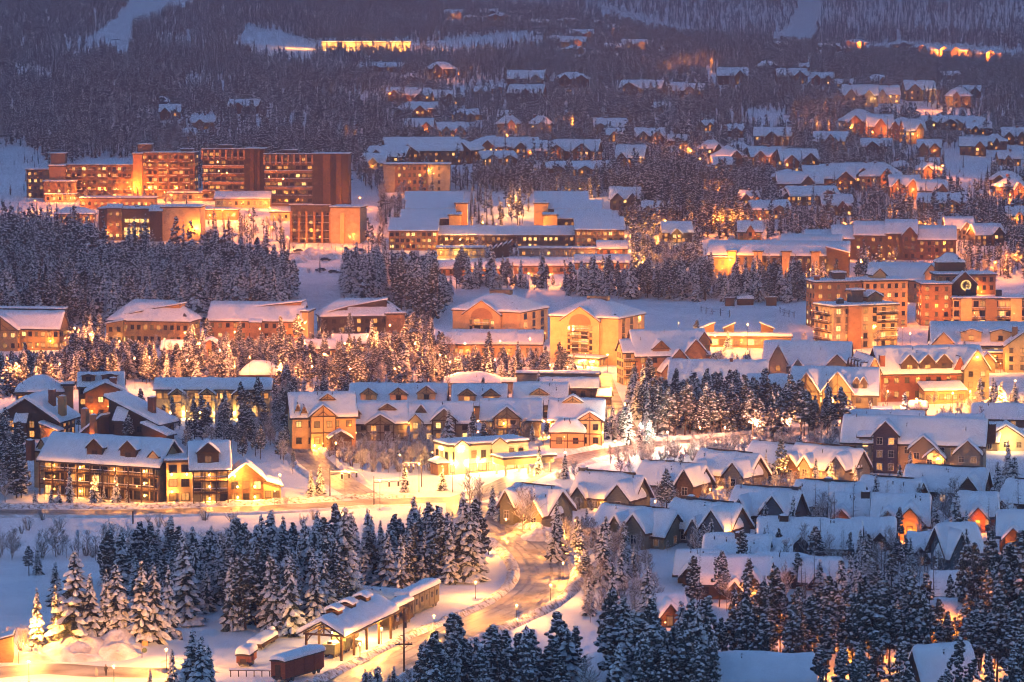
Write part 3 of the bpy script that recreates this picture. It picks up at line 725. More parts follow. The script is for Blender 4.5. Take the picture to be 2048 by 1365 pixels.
h = gable_house('back-row salmon house with one low dormer above the corner house', 1080, 838, 104, 30, 36, 70, -4, 'orange', dormers=((-2, 44, 36, 2, 12),), lit=0.2, group=GR)
h.glow(-48, -12, 14, 140, AMBER); h.glow(56, -14, 14, 120, AMBER)
h = gable_house('orange stucco house with timbered gable at the left end of the row', 648, 898, 128, 66, 40, 80, 10, 'orange', gables=((-2, 52, 66, 22),), dormers=((10, 92, 30, 2, 11), (-52, 74, 10, 2, 14), (-40, 70, 11, 2, 14)), lit=0.15, win=(2, 5), group=GR)
h.block(8, 52, -34, -10, 24, 'gy', 14, wall='brown', t=0.5, protect=False); h.truss(30, -34, 24, 42, 13); h.glow(-8, -50, 20, 320, WARM); h.glow(60, -40, 40, 300, AMBER); h.lamp(-20, -7, 8, 90)
h = gable_house('grey-brown house with low triangular dormer, front row left', 752, 882, 126, 36, 34, 80, 6, 'taupe', gables=((8, 56, 34, 18),), dormers=((24, 56, 34, 2, 11), (-44, 42, 26, 9, 15)), lit=0.4, group=GR)
h = gable_house('grey-brown house with big trussed gable, second of the front row', 882, 882, 122, 36, 34, 80, 2, 'taupe', gables=((6, 48, 42, 22),), dormers=((-40, 52, 20, 2, 14),), lit=0.5, group=GR)
h.lamp(-58, -2, 40, 160); h.lamp(-58, -2, 14, 80); h.glow(-66, -10, 26, 160, WARM); h.block(-62, -40, -10, 4, 42, 'gy', 12, wall='yellow', win=(2, 1, 0), lit=1.0, protect=False, t=0.4)
h = gable_house('grey-brown house with central trussed gable, third of the front row', 1022, 876, 118, 36, 34, 80, -2, 'taupe', gables=((-8, 52, 40, 22),), lit=0.6, group=GR, lamps=((-14, 30, 60),))
for z in (12, 34): h.lamp(66, 0, z, 120); h.lamp(-66, 0, z, 120)
h = gable_house('salmon corner house with a hipped front porch at the right end of the row', 1152, 894, 106, 54, 34, 80, -4, 'orange', gables=((28, 48, 54, 16),), dormers=((-8, 82, 38, 2, 12),), lit=0.1, group=GR)
h.block(-50, 18, -26, 0, 30, 'hip', 22, wall='orange', win=(1, 2), t=0.7, protect=False); h.lamp(54, -6, 30, 110); h.lamp(-54, -2, 50, 120); h.lamp(-54, -2, 20, 80)
h.glow(-20, -70, 30, 500, AMBER); h.glow(60, -50, 20, 260, ROSE)
h.timbering(-50, 18, -26, 0, 30, 2)
h = House('annex', 'long dark annex with flat snow roof behind the salmon corner house', 1140, 800, -4, 'brown', 2, 'building', lit=0.2, vis=0.8)
h.block(-60, 56, 0, 40, 24, 'gx', 16, win=(1, 6), t=0.6); h.block(-110, 56, 40, 60, 46, 'flat', 0, wall='taupe')
h = House('annex', 'low flat annex with a snow dome roof behind the two-dormer house', 940, 790, 0, 'taupe', 2, 'building', lit=0.2, vis=0.6)
h.block(-50, 60, 0, 60, 22, 'hip', 16, t=0.8); h.block(60, 130, 10, 60, 22, 'flat', 0)
h = House('garden_shed', 'small shed with snow roof by the bright lane right of the annex', 1208, 812, -10, 'brown', 2, 'shed', lit=0.0, vis=0.9)
h.block(-12, 12, 0, 22, 20, 'gx', 10, t=0.6)

# ---- bright commercial building
h = House('shop_building', 'brightly lit yellow two-storey shop building with stepped parapets in the centre', 930, 948, 26, 'cream', 2, 'shop', lit=0.3, vis=0.98)
h.block(-36, 142, 0, 70, 56, 'flat', 0, t=0.6, win=(1, 0, 0), over=0.25)
for x in (-8, 76): h.block(x - 16, x + 16, -3, 1, 56, 'gy', 12, t=0.3, protect=False, over=0.25)
for i in range(8): h.window(-22 + i * 21, 0, 38, 1.1, 1.7, lit=0.25)
for i in range(8): h.window(-24 + i * 21, 0, 12, 1.9, 1.7, lit=1.0, bright=True)
for i in range(3): h.window(-36, 10 + i * 22, 38, 1.2, 1.6, face='l', lit=0.2)
h.block(-58, -38, 4, 40, 22, 'hip', 8, t=0.6, protect=False, wall='clay')
mb = MB(); k = h.k; mb.ball((-36 * k - .15, 34 * k, 50 * k), .1, 1.5, .55, 10, 6); h.add('shop_sign', mb, 'bulb_pale')
for x in (-24, 4, 34, 66, 98, 130): h.lamp(x, 0, 23, 150, PALE, r=0.18)
h.lamp(-10, 0, 52, 160, PALE); h.glow(-58, 30, 44, 260, PALE); h.glow(-20, -46, 26, 900, PALE, 1); h.glow(70, -50, 26, 900, PALE, 1)
h = House('fuel_canopy', 'low flat-roofed canopy glowing below beside the yellow shop', 1058, 950, 26, 'cream', 2, 'canopy', lit=0.6, vis=1.0)
h.block(-56, 56, 0, 50, 12, 'flat', 0, z0=22, t=0.35, protect=False, wall='yellow')
for x in (-50, 0, 50):
    for y in (5, 45): mb = MB(); mb.box(x * h.k - .2, x * h.k + .2, y * h.k - .2, y * h.k + .2, -.5, 22 * h.k); h.add('post', mb, 'concrete')
for x in (-30, 0, 30): h.lamp(x, 25, 20, 260, PALE, off=0)
h.glow(0, -30, 30, 900, PALE, 1.0)
KEEP_OUT.append((h.p.x, h.p.y + 3, 9))

# ---- lower-right town houses
GT = 'town houses in rows at the lower right'
def townhouse(label, px, py, yaw, main, gables, wall='olive', lit=0.15, lamps=(), chim=None, vis=0.6, t=1.15):
    rv = random.Random(px * 7 + py); yaw += rv.uniform(-22, -8); k0 = rv.uniform(0.9, 1.04)
    h = House('town_house', label, px, py, yaw, wall, 1, 'house', GT, lit, vis)
    w, hh, rise, dep = main; hh *= 0.66; rise *= rv.uniform(0.78, 0.94); w *= k0; dep *= k0
    gables = [(x * k0, gw * rv.uniform(0.7, 0.92), gh * rv.uniform(0.64, 0.82), gr * rv.uniform(0.75, 0.95), gd) for (x, gw, gh, gr, gd) in gables]
    h.block(-w / 2, w / 2, 0, dep, hh, 'gx', rise, win=(1, max(2, int(w / 30)), 1), size=(1.1, 1.5), t=t, over=0.7)
    mb = MB(); k = h.k; mb.box((-w / 2 + 14) * k, (w / 2 - 14) * k, dep / 2 * k - .12, dep / 2 * k + .12, (hh + rise) * k + t * .6, (hh + rise) * k + t + .14); h.add('ridge_vent', mb, 'trim_dark')
    for (x, gw, gh, gr, gd) in gables:
        h.block(x - gw / 2, x + gw / 2, -gd, dep * 0.5, gh, 'gy', gr, win=(1, 1 if gw < 55 else 2, 0), size=(1.2, 1.7), t=t * 0.9, protect=True, over=0.6)
    for (x, z, wt) in lamps: h.lamp(x, 0, z, wt, WARM, r=0.2)
    if chim: h.chimney(chim[0], dep / 2 + 4, hh + rise - 2, 1.5, 1.6, 'metal_dark')
    return h
townhouse('olive town house with a steep left gable beside the curving road', 1052, 1052, -18, (120, 46, 44, 90), ((-40, 46, 50, 34, 16), (38, 44, 36, 30, 22)), 'olive', 0.1)
townhouse('olive town house with a lit doorway and broad snow roof, behind the roadside gable', 1205, 1018, -14, (150, 34, 44, 84), ((-52, 34, 36, 22, 14), (52, 56, 40, 32, 26)), 'olive', 0.1, lamps=((6, 18, 160),), chim=(-66,)).glow(6, -20, 18, 100, WARM)
townhouse('slate town house with a long smooth roof, nearest the bare trees', 1255, 1092, -14, (170, 40, 44, 90), ((-18, 40, 44, 30, 18), (30, 56, 46, 38, 26)), 'olive', 0.15)
townhouse('slate-grey town house with a dark front gable above the blue gully', 1392, 1090, -16, (150, 48, 46, 90), ((50, 62, 54, 44, 24), (4, 34, 44, 26, 18)), 'slate', 0.1, lamps=((30, 14, 90),), chim=(-40,))
townhouse('red-brown town house with a small attic dormer right of the olive doorway house', 1330, 990, -16, (140, 30, 38, 80), ((60, 50, 36, 30, 30), (10, 30, 26, 20, 16)), 'brown', 0.1, chim=(-10,))
townhouse('town house with glowing eaves and pink-lit gable below the bare hedge', 1440, 972, -16, (150, 34, 42, 80), ((-50, 30, 36, 22, 14), (56, 50, 40, 32, 30)), 'taupe', 0.3, lamps=((8, 20, 150),)).glow(10, -26, 14, 120, WARM)
townhouse('grey town house with square dark windows and two gables, centre of the rows', 1520, 1058, -14, (150, 44, 44, 86), ((42, 56, 48, 36, 26), (-40, 50, 44, 34, 20)), 'slate', 0.12, chim=(60,))
townhouse('town house with pale gable and glowing courtyard beside the large plum house', 1640, 962, -12, (160, 36, 40, 80), ((56, 44, 40, 30, 28), (-30, 28, 40, 22, 14)), 'taupe', 0.35).glow(0, -30, 16, 700, WARM)
townhouse('snowy town house half hidden left of the glowing courtyard', 1545, 950, -16, (150, 28, 38, 80), ((64, 44, 30, 28, 30),), 'brown', 0.1)
townhouse('grey town house with twin peaks right of the slate gable house', 1650, 1040, -14, (150, 42, 42, 80), ((50, 48, 44, 34, 22),), 'slate', 0.12, chim=(-6,))
townhouse('red-lit town house with a long sloping roof below the courtyard', 1768, 1030, -14, (120, 40, 40, 80), ((-52, 30, 30, 20, 20),), 'red', 0.2).glow(-10, -18, 14, 120, ROSE)
townhouse('dark town house with wide roof under bare larches at the right', 1885, 1010, -12, (170, 42, 40, 80), ((60, 50, 44, 32, 24), (-46, 26, 44, 22, 14)), 'brown', 0.25)
townhouse('low snowy house front behind the plum house at upper right', 1935, 900, -10, (130, 30, 34, 70), ((20, 30, 26, 20, 18),), 'taupe', 0.2)
townhouse('dark house cut by the right frame edge among larches', 2040, 1040, -12, (90, 52, 36, 80), ((-30, 40, 30, 22, 20),), 'dark', 0.4)
h = House('plum_lodge', 'large plum and taupe lodge with white-framed windows and long snow roof', 1835, 948, -13, 'taupe', 1, 'lodge', lit=0.3, vis=0.92)
h.block(-150, 130, 0, 90, 62, 'gx', 42, win=(2, 12), size=(1.2, 1.6), t=1.0, over=0.8)
h.block(-88, -40, -10, 40, 78, 'gy', 26, wall='plum', win=(3, 2, 0), size=(1.2, 1.5)); h.block(-118, -92, -5, 20, 70, 'sf', 12, win=(3, 1), lit=0.6)
for x, gw, gh, gr in ((12, 56, 50, 26), (34, 40, 34, 18), (100, 52, 44, 26)): h.block(x - gw / 2, x + gw / 2, -12, 40, gh, 'gy', gr, win=(2, 2, 0), t=0.7)
h.lamp(42, -12, 34, 180, r=0.22); h.chimney(-110, 60, 92, 1.4, 1.8); h.glow(-10, -30, 20, 160, AMBER)
h.chimney(140, 70, 80, 2.2, 1.8)
for (lab, x, y, w, hh, rise, wall, lit, wt) in (('yellow-lit cottage with twin pale gables above the plum lodge', 1862, 886, 70, 18, 16, 'cream', 0.3, 500), ('cream gabled cottage with two windows at the right edge', 2012, 902, 78, 24, 26, 'cream', 0.1, 700),
                                                ('dark cottage with flat snow roof and glowing windows above the cream cottage', 1920, 872, 90, 26, 10, 'dusk', 0.6, 500)):
    h = House('cottage', lab, x, y, -8, wall, 1, lit=lit, vis=0.9)
    h.block(-w / 2, w / 2, 0, 50, hh, 'gx' if wall != 'cream' or w < 75 else 'gy', rise, win=(1, 3), t=0.8)
    if w == 70: h.block(-34, 0, -8, 30, 20, 'gy', 15, t=0.5); h.block(2, 34, -14, 30, 22, 'gy', 15, t=0.5)
    h.glow(0, -26, 20, wt, PALE)
for (lab, x, y, w) in (('long low roof under unbroken snow above the plum lodge', 1770, 868, 150), ('snow-buried roof at the right edge above the cream cottage', 2010, 855, 130), ('small roofed kiosk by the bright square at right', 1835, 838, 34), ('flat snowy shed left of the kiosk', 1764, 850, 36)):
    h = House('snowy_building', lab, x, y, -10, 'dusk', 1, 'building', lit=0.4, vis=0.7)
    h.block(-w / 2, w / 2, 0, min(60, w), 16 if w > 40 else 20, 'gx', 22 if w > 100 else 8, win=(1, max(1, int(w / 30))), t=1.0)

# ---- cabins under thick snow at the bottom right
GC = 'cabins under thick snow at the bottom right'
def cabin(label, x, y, w, hh, rise, yaw, wall='brown', gables=(), lit=0.3, glow=None, t=1.5, d=None, vis=0.6, chim=None):
    h = House('cabin', label, x, y, yaw, wall, 2, 'cabin', GC, lit, vis)
    h.block(-w / 2, w / 2, 0, d or w * 0.7, hh, 'gx', rise, win=(1, max(2, int(w / 34))), t=t, over=1.0)
    for (gx, gw, gh, gr) in gables: h.block(gx - gw / 2, gx + gw / 2, -20, w * 0.3, gh, 'gy', gr, win=(1, 1, 0), size=(1.1, 1.6), t=t * 0.8, over=0.9)
    if glow: h.glow(glow[0], -38, glow[1], glow[2] * 0.6, AMBER)
    if chim: h.chimney(chim, w * 0.3, hh + rise, 1.8, 1.6, 'wall_dark')
    return h
h = cabin('snow-heaped cabin with arched glowing window below the slate gable', 1462, 1200, 140, 34, 34, -10, 'dark', ((44, 26, 40, 18), (10, 22, 26, 14)), 0.2, (44, 20, 60))
mb = MB(); k = h.k; pts = [(37 * k, 8 * k)] + [((44 - 7 * math.cos(PI * i / 8)) * k, (26 + 8 * math.sin(PI * i / 8)) * k) for i in range(9)] + [(51 * k, 8 * k)]
mb.poly_prism(pts, 'y', -20 * k - .16, -20 * k - .03); aw = h.add('arched_window', mb, 'pane_bright')
mb = MB(); mb.box(44 * k - .05, 44 * k + .05, -20 * k - .22, -20 * k - .17, 8 * k, 33 * k); mb.box(37 * k, 51 * k, -20 * k - .22, -20 * k - .17, 22 * k, 22 * k + .1); h.add('mullion', mb, 'trim_dark', parent=aw)
cabin('rounded snow cabin with two brown gable peaks uphill of the arched window', 1470, 1150, 120, 28, 34, -10, 'brown', ((-40, 34, 26, 20), (48, 24, 30, 16)), 0.2, chim=6)
cabin('dark cabin with chimney block and thick snow beside the tall pines', 1570, 1108, 100, 26, 30, -8, 'dark', ((-34, 30, 22, 16), (34, 26, 24, 14)), 0.2, chim=-4)
cabin('cabin under a smooth snow hump in front of the grey twin peaks', 1660, 1112, 110, 20, 34, -10, 'dark', (), 0.1, None, 1.7)
cabin('cabin with a lit attic under drooping snow below the red-lit house', 1705, 1058, 84, 24, 32, -10, 'brown', ((-22, 28, 26, 16),), 0.4, (-20, 20, 50), chim=24)
h = cabin('honey-coloured cabin with floodlit front and snow mound roof at right', 1800, 1078, 104, 34, 40, -10, 'honey', ((20, 46, 40, 26), (-24, 30, 40, 18)), 0.8, (20, 16, 380))
h.glow(-34, -16, 14, 140, AMBER)
cabin('tall grey chalet with glass gable at the right among pines', 1925, 1150, 80, 52, 40, 24, 'slate', ((-20, 40, 50, 40),), 0.05, None, 1.2)
cabin('low cabin with brown eaves in front of the grey chalet', 1915, 1212, 96, 24, 26, -6, 'brown', ((28, 30, 24, 16),), 0.2)
cabin('cabin with three stacked glowing windows behind the right pines', 1900, 1300, 70, 66, 20, 0, 'brown', (), 1.0, (-20, 30, 200), vis=0.3)
cabin('small brown cabin between tall pines below the arched window', 1340, 1252, 56, 26, 24, 12, 'brown', ((-6, 34, 26, 22),), 0.3, (-20, 14, 50))
cabin('long bluish roof at the bottom edge among pine trunks', 1530, 1395, 190, 20, 40, -4, 'dark', (), 0.1, None, 1.4, vis=0.2)
cabin('steep bluish roof at the bottom right corner among pines', 1900, 1400, 110, 34, 60, 20, 'dark', (), 0.1, (60, 30, 120), 1.4, vis=0.2)
cabin('snow-covered cabin peeping through larches at the right edge', 2035, 1105, 70, 40, 30, -8, 'brown', ((-10, 30, 34, 18),), 0.5, (-20, 18, 160))
cabin('lit cabin behind larches left of the edge cabin', 1955, 1062, 70, 36, 28, -8, 'red', ((0, 30, 32, 18),), 0.6, (0, 16, 300))

for (lab, x, y, w, wall, gx) in (('rounded snow cabin left of the arched window cabin', 1400, 1168, 90, 'brown', -20), ('snow-domed cabin right of the arched window cabin', 1560, 1175, 96, 'dark', 22), ('small snowy cabin below the smooth snow hump', 1640, 1180, 70, 'brown', 0), ('low snow-heaped cabin above the grey chalet', 1860, 1130, 80, 'dark', -18), ('snow-rounded cabin in the gully under the slate gable', 1540, 1142, 70, 'brown', 14), ('low cabin with snowy hump left of the honey cabin', 1745, 1100, 76, 'dark', 16)):
    cabin(lab, x, y, w, 22, 26, -10, wall, ((gx, 26, 22, 16),), 0.2, None, 1.6)
# ---- gabled village buildings right of the towers
h = gable_house('olive hotel with a balcony tower and orange gables right of the orange towers', 1345, 770, 150, 60, 44, 90, 12, 'clay', gables=((12, 40, 48, 24), (46, 44, 64, 26)), dormers=((-24, 66, 34, 4, 16),), lit=0.35, name='village_hotel', cat='hotel', timber=False, win=(3, 6))
h.block(-100, -62, 4, 60, 66, 'gx', 22, wall='yellow', win=(4, 2), lit=0.4); h.balconies(-100, -72, 4, [16, 32, 48], 1.0); h.block(-30, 8, -34, 0, 30, 'gy', 24, wall='honey', win=(1, 2)); h.block(52, 78, 0, 50, 86, 'gy', 18, wall='clay', win=(3, 2))
h.glow(-96, -36, 30, 420, AMBER); h.glow(10, -44, 20, 300, AMBER); h.glow(90, -30, 30, 500, WARM)
h = House('village_hall', 'broad hall under smooth snow with dark gable ends behind the pine clump', 1440, 795, -8, 'brown', 2, 'building', lit=0.3, vis=0.6)
h.block(-104, 92, 0, 80, 26, 'gx', 40, win=(1, 8), t=1.0); h.block(40, 74, -10, 40, 26, 'gy', 20); h.block(72, 100, -4, 40, 28, 'gy', 16); h.chimney(20, 36, 66, 0.8, 1.2)
h = gable_house('timbered building with tall steep gables left of the dark-red inn', 1612, 778, 170, 46, 42, 90, -10, 'taupe', gables=((-56, 34, 54, 34), (-16, 30, 36, 24), (62, 56, 40, 30)), lit=0.3, name='village_building', cat='building', timber=False)
h.glow(-100, -30, 24, 420, AMBER); h.glow(104, -20, 24, 300, WARM)
h = gable_house('olive building with two big timbered gables and a glowing red shrub corner', 1668, 838, 170, 50, 46, 90, -8, 'olive', gables=((-56, 50, 54, 38), (6, 60, 54, 40)), dormers=((44, 60, 14, 8, 12), (58, 60, 14, 8, 12)), lit=0.35, name='village_building', cat='building')
h.lamp(34, -10, 22, 300, AMBER, r=0.3); h.glow(40, -26, 18, 420, AMBER); h.glow(-40, -26, 18, 150, WARM); h.block(14, 40, -20, -6, 16, 'sf', 6, wall='red', t=0.5, protect=False)
h = gable_house('low dark house with three little gables above the pine clump', 1548, 826, 110, 36, 34, 70, -8, 'dark', gables=((-42, 34, 32, 22), (-6, 16, 34, 16), (40, 34, 34, 26)), lit=0.35, name='village_house', timber=False)
h.glow(-40, -20, 14, 80, AMBER)
h = House('dark_red_inn', 'dark red inn with three roof dormers and an olive gable by the bright square', 1868, 802, 10, 'red', 2, 'inn', lit=0.35, vis=0.9)
h.block(-112, 108, 0, 90, 56, 'gx', 46, win=(2, 10), size=(1.2, 1.5), t=0.9)
for x in (-52, -14, 20): h.dormer(x, 6, 62, 34, 8, 18, 40, lit=0.7, wall='dark', truss=False)
h.dormer(52, 4, 56, 20, 6, 22, 30, truss=False, win=False, wall='red'); h.block(58, 110, -14, 50, 64, 'gy', 38, wall='olive', win=(3, 2, 0), lit=0.5)
h.block(-140, -112, -4, 120, 60, 'gy', 30, wall='tan', win=(3, 1, 7), lit=0.7); h.chimney(-106, 10, 70, 1.4, 3)
for i in range(5): h.block(-146, -128, 4 + i * 22, 20 + i * 22, 66, 'gx', 12, wall='brown', t=0.3, protect=False)
h.block(-34, 50, -46, -8, 24, 'sf', 12, wall='honey', win=(1, 6), lit=0.9, protect=False, t=0.7)
h.glow(-130, -50, 30, 700, AMBER); h.glow(0, -70, 16, 420, WARM); h.glow(80, -40, 14, 520, WARM); h.lamp(84, -14, 88, 120); h.glow(-160, 30, 30, 500, AMBER)
h = House('yellow_inn', 'long yellow inn with balconied dormers in its snow roof at right', 1972, 735, -4, 'yellow', 2, 'inn', lit=0.35, vis=0.95)
h.block(-108, 130, 0, 80, 44, 'gx', 40, win=(2, 14), t=0.8)
for x in (-30, 28, 70): h.dormer(x, 6, 48, 40, 15, 6, 30, lit=0.6, truss=False, wall='yellow')
h.block(-110, -62, -10, 40, 44, 'gy', 26, wall='yellow', win=(2, 2, 0)); h.block(-30, 120, -30, -4, 30, 'flat', 0, wall='tan', win=(2, 8), lit=0.3); h.balconies(-30, 120, -30, [14], 1.0)
h.block(30, 120, -80, -40, 50, 'gy', 34, wall='yellow', win=(3, 4), lit=0.1); h.chimney(50, -60, 74, 1.6, 2.0, 'wall_clay')
for x in (-70, 0, 60): h.glow(x, -50, 30, 500, AMBER)
h.glow(20, -96, 20, 700, WARM); h.glow(100, -110, 24, 500, WARM); h.block(-20, 10, -84, -60, 20, 'gy', 16, wall='honey', protect=False, win=(1, 1)); h.glow(-14, -96, 14, 260, WARM)
# ---- plaza skating building
h = House('plaza_pavilion', 'low plaza pavilion with snowy flat roof and glowing windows between towers and clock hotel', 1462, 695, -4, 'honey', 2, 'building', lit=0.9, vis=1.0)
h.block(-112, 120, 0, 60, 20, 'flat', 0, t=0.9, win=(1, 16), size=(2.0, 2.0)); h.block(-60, -34, 24, 40, 32, 'sl', 14, wall='clay', t=0.4, protect=False); h.block(-14, 6, 20, 40, 34, 'sl', 12, wall='dusk', t=0.4, protect=False); h.block(60, 84, 24, 44, 34, 'sr', 12, wall='brown', t=0.4, protect=False)
for x in (-80, -30, 20, 70): h.glow(x, -22, 14, 320, AMBER)
# ---- clock hotel: flat-roofed blocks
h = House('clock_hotel', 'tall ochre hotel with flat snowy roofs and a lit clock gable at right', 1940, 655, 2, 'tan', 2, 'hotel', lit=0.4, vis=1.0)
h.block(-96, -36, 10, 80, 84, 'flat', 0, win=(5, 3, 3), wall='clay', t=0.5, lit=0.5); h.block(-36, 110, -4, 60, 56, 'flat', 0, win=(3, 11), size=(1.7, 1.9), t=0.5)
h.block(-60, 60, 50, 110, 100, 'flat', 0, win=(6, 8), wall='clay', t=0.5); h.block(-30, 18, 30, 60, 84, 'gy', 24, wall='dark', t=0.4, side=False)
for x in (-20, 30, 80): h.block(x, x + 22, -8, 0, 58, 'none', 0, wall='yellow' if x != 30 else 'honey', protect=False); h.balconies(x + 22, x + 48, -4, [16, 34], 1.0)
k = h.k; mb = MB(); cx, cz, r, yf = -4 * k, 82 * k, 9.5 * k, 30 * k
mb.tube((cx, yf - .25, cz), (cx, yf - .05, cz), r, r, 24, 0); clock = h.add('clock_face', mb, 'trim_dark')
mb = MB()
for i in range(24):
    a, b = 2 * PI * i / 24, 2 * PI * (i + 1) / 24; mb.beam((cx + r * math.cos(a), yf - .3, cz + r * math.sin(a)), (cx + r * math.cos(b), yf - .3, cz + r * math.sin(b)), 0.35, 0.2)
for i in range(12):
    a = 2 * PI * i / 12; mb.beam((cx + r * .62 * math.cos(a), yf - .32, cz + r * .62 * math.sin(a)), (cx + r * .88 * math.cos(a), yf - .32, cz + r * .88 * math.sin(a)), 0.22, 0.1)
mb.beam((cx, yf - .36, cz), (cx + r * .5, yf - .36, cz), 0.22, 0.08); mb.beam((cx, yf - .36, cz), (cx + r * .1, yf - .36, cz - r * .7), 0.2, 0.08); h.add('clock_hands', mb, 'pane_bright', parent=clock)
h.block(-50, 4, 90, 130, 122, 'hip', 18, wall='brown', t=0.4); h.chimney(60, 20, 66, 2.0, 1.2, 'metal_dark'); h.chimney(0, 30, 66, 1.6, 1.2, 'metal_dark')
for x, y, z, wt in ((-60, -30, 40, 1100), (0, -44, 34, 1100), (80, -40, 34, 1100), (-120, 20, 50, 900), (30, 40, 70, 300)): h.glow(x, y, z, wt, AMBER, 0.8)
h = House('corner_hotel', 'ochre corner hotel with stacked balconies facing left, in front of the clock hotel', 1715, 698, 24, 'tan', 2, 'hotel', lit=0.4, vis=1.0)
h.block(-56, 92, 0, 76, 84, 'flat', 0, win=(5, 7, 4), size=(1.5, 1.7), t=0.6); h.balconies(44, 90, 0, [17, 34, 51, 67], 1.2); h.block(-24, 6, -4, 2, 86, 'none', 0, wall='clay', protect=False)
for zz in (17, 34, 51, 67): h.frame(-56, 70, -90); h.balconies(0, 60, 0, [zz], 1.2)
h.frame(); h.block(4, 30, 30, 50, 112, 'flat', 0, wall='dusk', protect=False); h.block(40, 74, 30, 60, 100, 'gy', 10, wall='clay', protect=False); h.chimney(-30, 20, 90, 2, 1.5, 'metal_dark')
for x, y, z, wt in ((-90, 20, 40, 700), (-20, -50, 30, 900), (60, -50, 34, 900), (110, 10, 40, 700)): h.glow(x, y, z, wt, AMBER, 0.8)
h = House('rear_hotel', 'orange hotel block with flat roof and tower behind the corner hotel', 1722, 655, 12, 'orange', 2, 'hotel', lit=0.3, vis=0.95)
h.block(-96, 0, 0, 60, 90, 'flat', 0, wall='clay', win=(5, 5, 3), t=0.5); h.block(0, 92, -14, 60, 92, 'flat', 0, win=(5, 6), t=0.5); h.block(26, 52, 4, 40, 104, 'gy', 12, wall='orange', protect=False); h.block(-50, -28, 20, 40, 106, 'flat', 0, wall='dusk', protect=False); h.chimney(-90, 10, 92, 1.6, 1.8)
h.glow(110, -40, 50, 900, AMBER, 0.8); h.glow(30, -60, 60, 700, AMBER, 0.8); h.glow(-110, -20, 40, 500, AMBER)
h = House('gabled_hall', 'snowy gabled hall with orange end wall behind the clock hotel', 1810, 605, -14, 'clay', 2, 'building', lit=0.2, vis=0.9)
h.block(-76, 66, 0, 70, 44, 'gx', 30, win=(2, 8), t=0.7); h.block(40, 66, -10, 20, 60, 'gy', 18, wall='orange'); h.glow(70, -24, 40, 400, AMBER); h.glow(-30, -20, 30, 200, AMBER)
for (x, y, w) in ((1460, 613, 18), (1491, 611, 32), (1543, 612, 20)):
    h = House('lift_hut', {18: 'small square hut, leftmost of three on the plaza snow', 32: 'widest of three huts on the plaza snow', 20: 'small hut, rightmost of three on the plaza snow'}[w], x, y, 0, 'brown', 2, 'hut', lit=0, vis=1.0)
    h.block(-w / 2, w / 2, 0, 14, 12, 'sb' if w < 30 else 'gx', 4, t=0.45, over=0.3)
# ---- condos right of centre, above the plaza
h = House('condominium', 'long condo with chimneys and glowing bays behind the plaza trees', 1556, 552, -8, 'taupe', 2, 'condominium', lit=0.5, vis=0.75)
h.block(-140, 140, 0, 70, 40, 'gx', 24, win=(2, 16), t=0.9, wall='dusk')
for x in (-92, -40, 16, 74): h.block(x - 8, x + 8, -8, 2, 48, 'flat', 0, wall='orange', protect=False, t=0.3)
h.block(-130, -90, -6, 10, 34, 'flat', 0, wall='honey', win=(2, 3), lit=0.9); h.block(96, 140, -6, 60, 46, 'sr', 12, wall='dark'); h.glow(-110, -22, 16, 420, WARM); h.glow(-30, -22, 16, 260, WARM); h.glow(20, -22, 16, 120, AMBER); h.glow(100, -16, 16, 120, PALE)
h = House('condominium', 'stepped brown condo with many gables on the rise at right', 1760, 520, -6, 'brown', 2, 'condominium', lit=0.35, vis=0.9)
for i, (a, b, hh) in enumerate(((-150, -96, 30), (-96, -52, 40), (-52, 10, 48), (10, 74, 52), (74, 150, 40))):
    h.block(a, b, 0, 60, hh, 'gx', 24, win=(3, max(2, int((b - a) / 15))), t=0.8, over=0.4)
h.block(-112, -84, -14, 30, 36, 'gy', 14, win=(2, 2)); h.block(44, 72, -8, 30, 50, 'gy', 16, win=(3, 2)); h.glow(-60, -30, 12, 260, AMBER); h.glow(20, -26, 14, 160, WARM); h.glow(100, -30, 10, 200, ROSE)
h = House('condominium', 'snow-roofed condo joining the long condo to the stepped brown one', 1620, 528, -12, 'taupe', 2, 'condominium', lit=0.2, vis=0.4)
h.block(-60, 60, 0, 60, 28, 'gx', 26, win=(2, 6), t=0.9)
# ---- centre slope hotel with stepped wings
h = House('stepped_hotel', 'stepped hotel around a glowing court on the slope above the ski run', 1012, 500, 0, 'tan', 2, 'hotel', lit=0.42, vis=0.95)
h.block(-234, -136, 6, 70, 36, 'sf', 22, win=(3, 9), size=(1.4, 1.4), t=0.45, wall='clay'); h.block(-136, 138, 30, 70, 26, 'sf', 16, win=(2, 26), size=(1.2, 1.3), t=0.45, wall='dark'); h.block(138, 236, 6, 70, 38, 'sf', 22, win=(3, 9), size=(1.4, 1.4), t=0.45, wall='clay')
for i, (x0, x1, yy, zz) in enumerate(((-214, -104, 120, 54), (-206, -90, 190, 70), (-210, -90, 260, 84))):
    h.block(x0, x1, yy, yy + 50, zz, 'sf', 16, wall='dark', win=(3, 8), t=0.4, side=False, base=0)
for i, (x0, x1, yy, zz) in enumerate(((100, 214, 120, 54), (84, 196, 190, 70), (58, 170, 260, 84))):
    h.block(x0, x1, yy, yy + 50, zz, 'sf', 16, wall='dark', win=(3, 8), t=0.4, side=False)
for (x, yy, zz) in ((-116, 112, 62), (-104, 182, 82)): h.block(x, x + 24, yy, yy + 70, zz, 'flat', 0, wall='orange', t=0.3, protect=True)
for (x, yy, zz) in ((76, 112, 62), (58, 182, 82)): h.block(x, x + 28, yy, yy + 70, zz, 'flat', 0, wall='orange', t=0.3)
h.block(-92, -20, 100, 112, 18, 'flat', 0, wall='cream', protect=False)
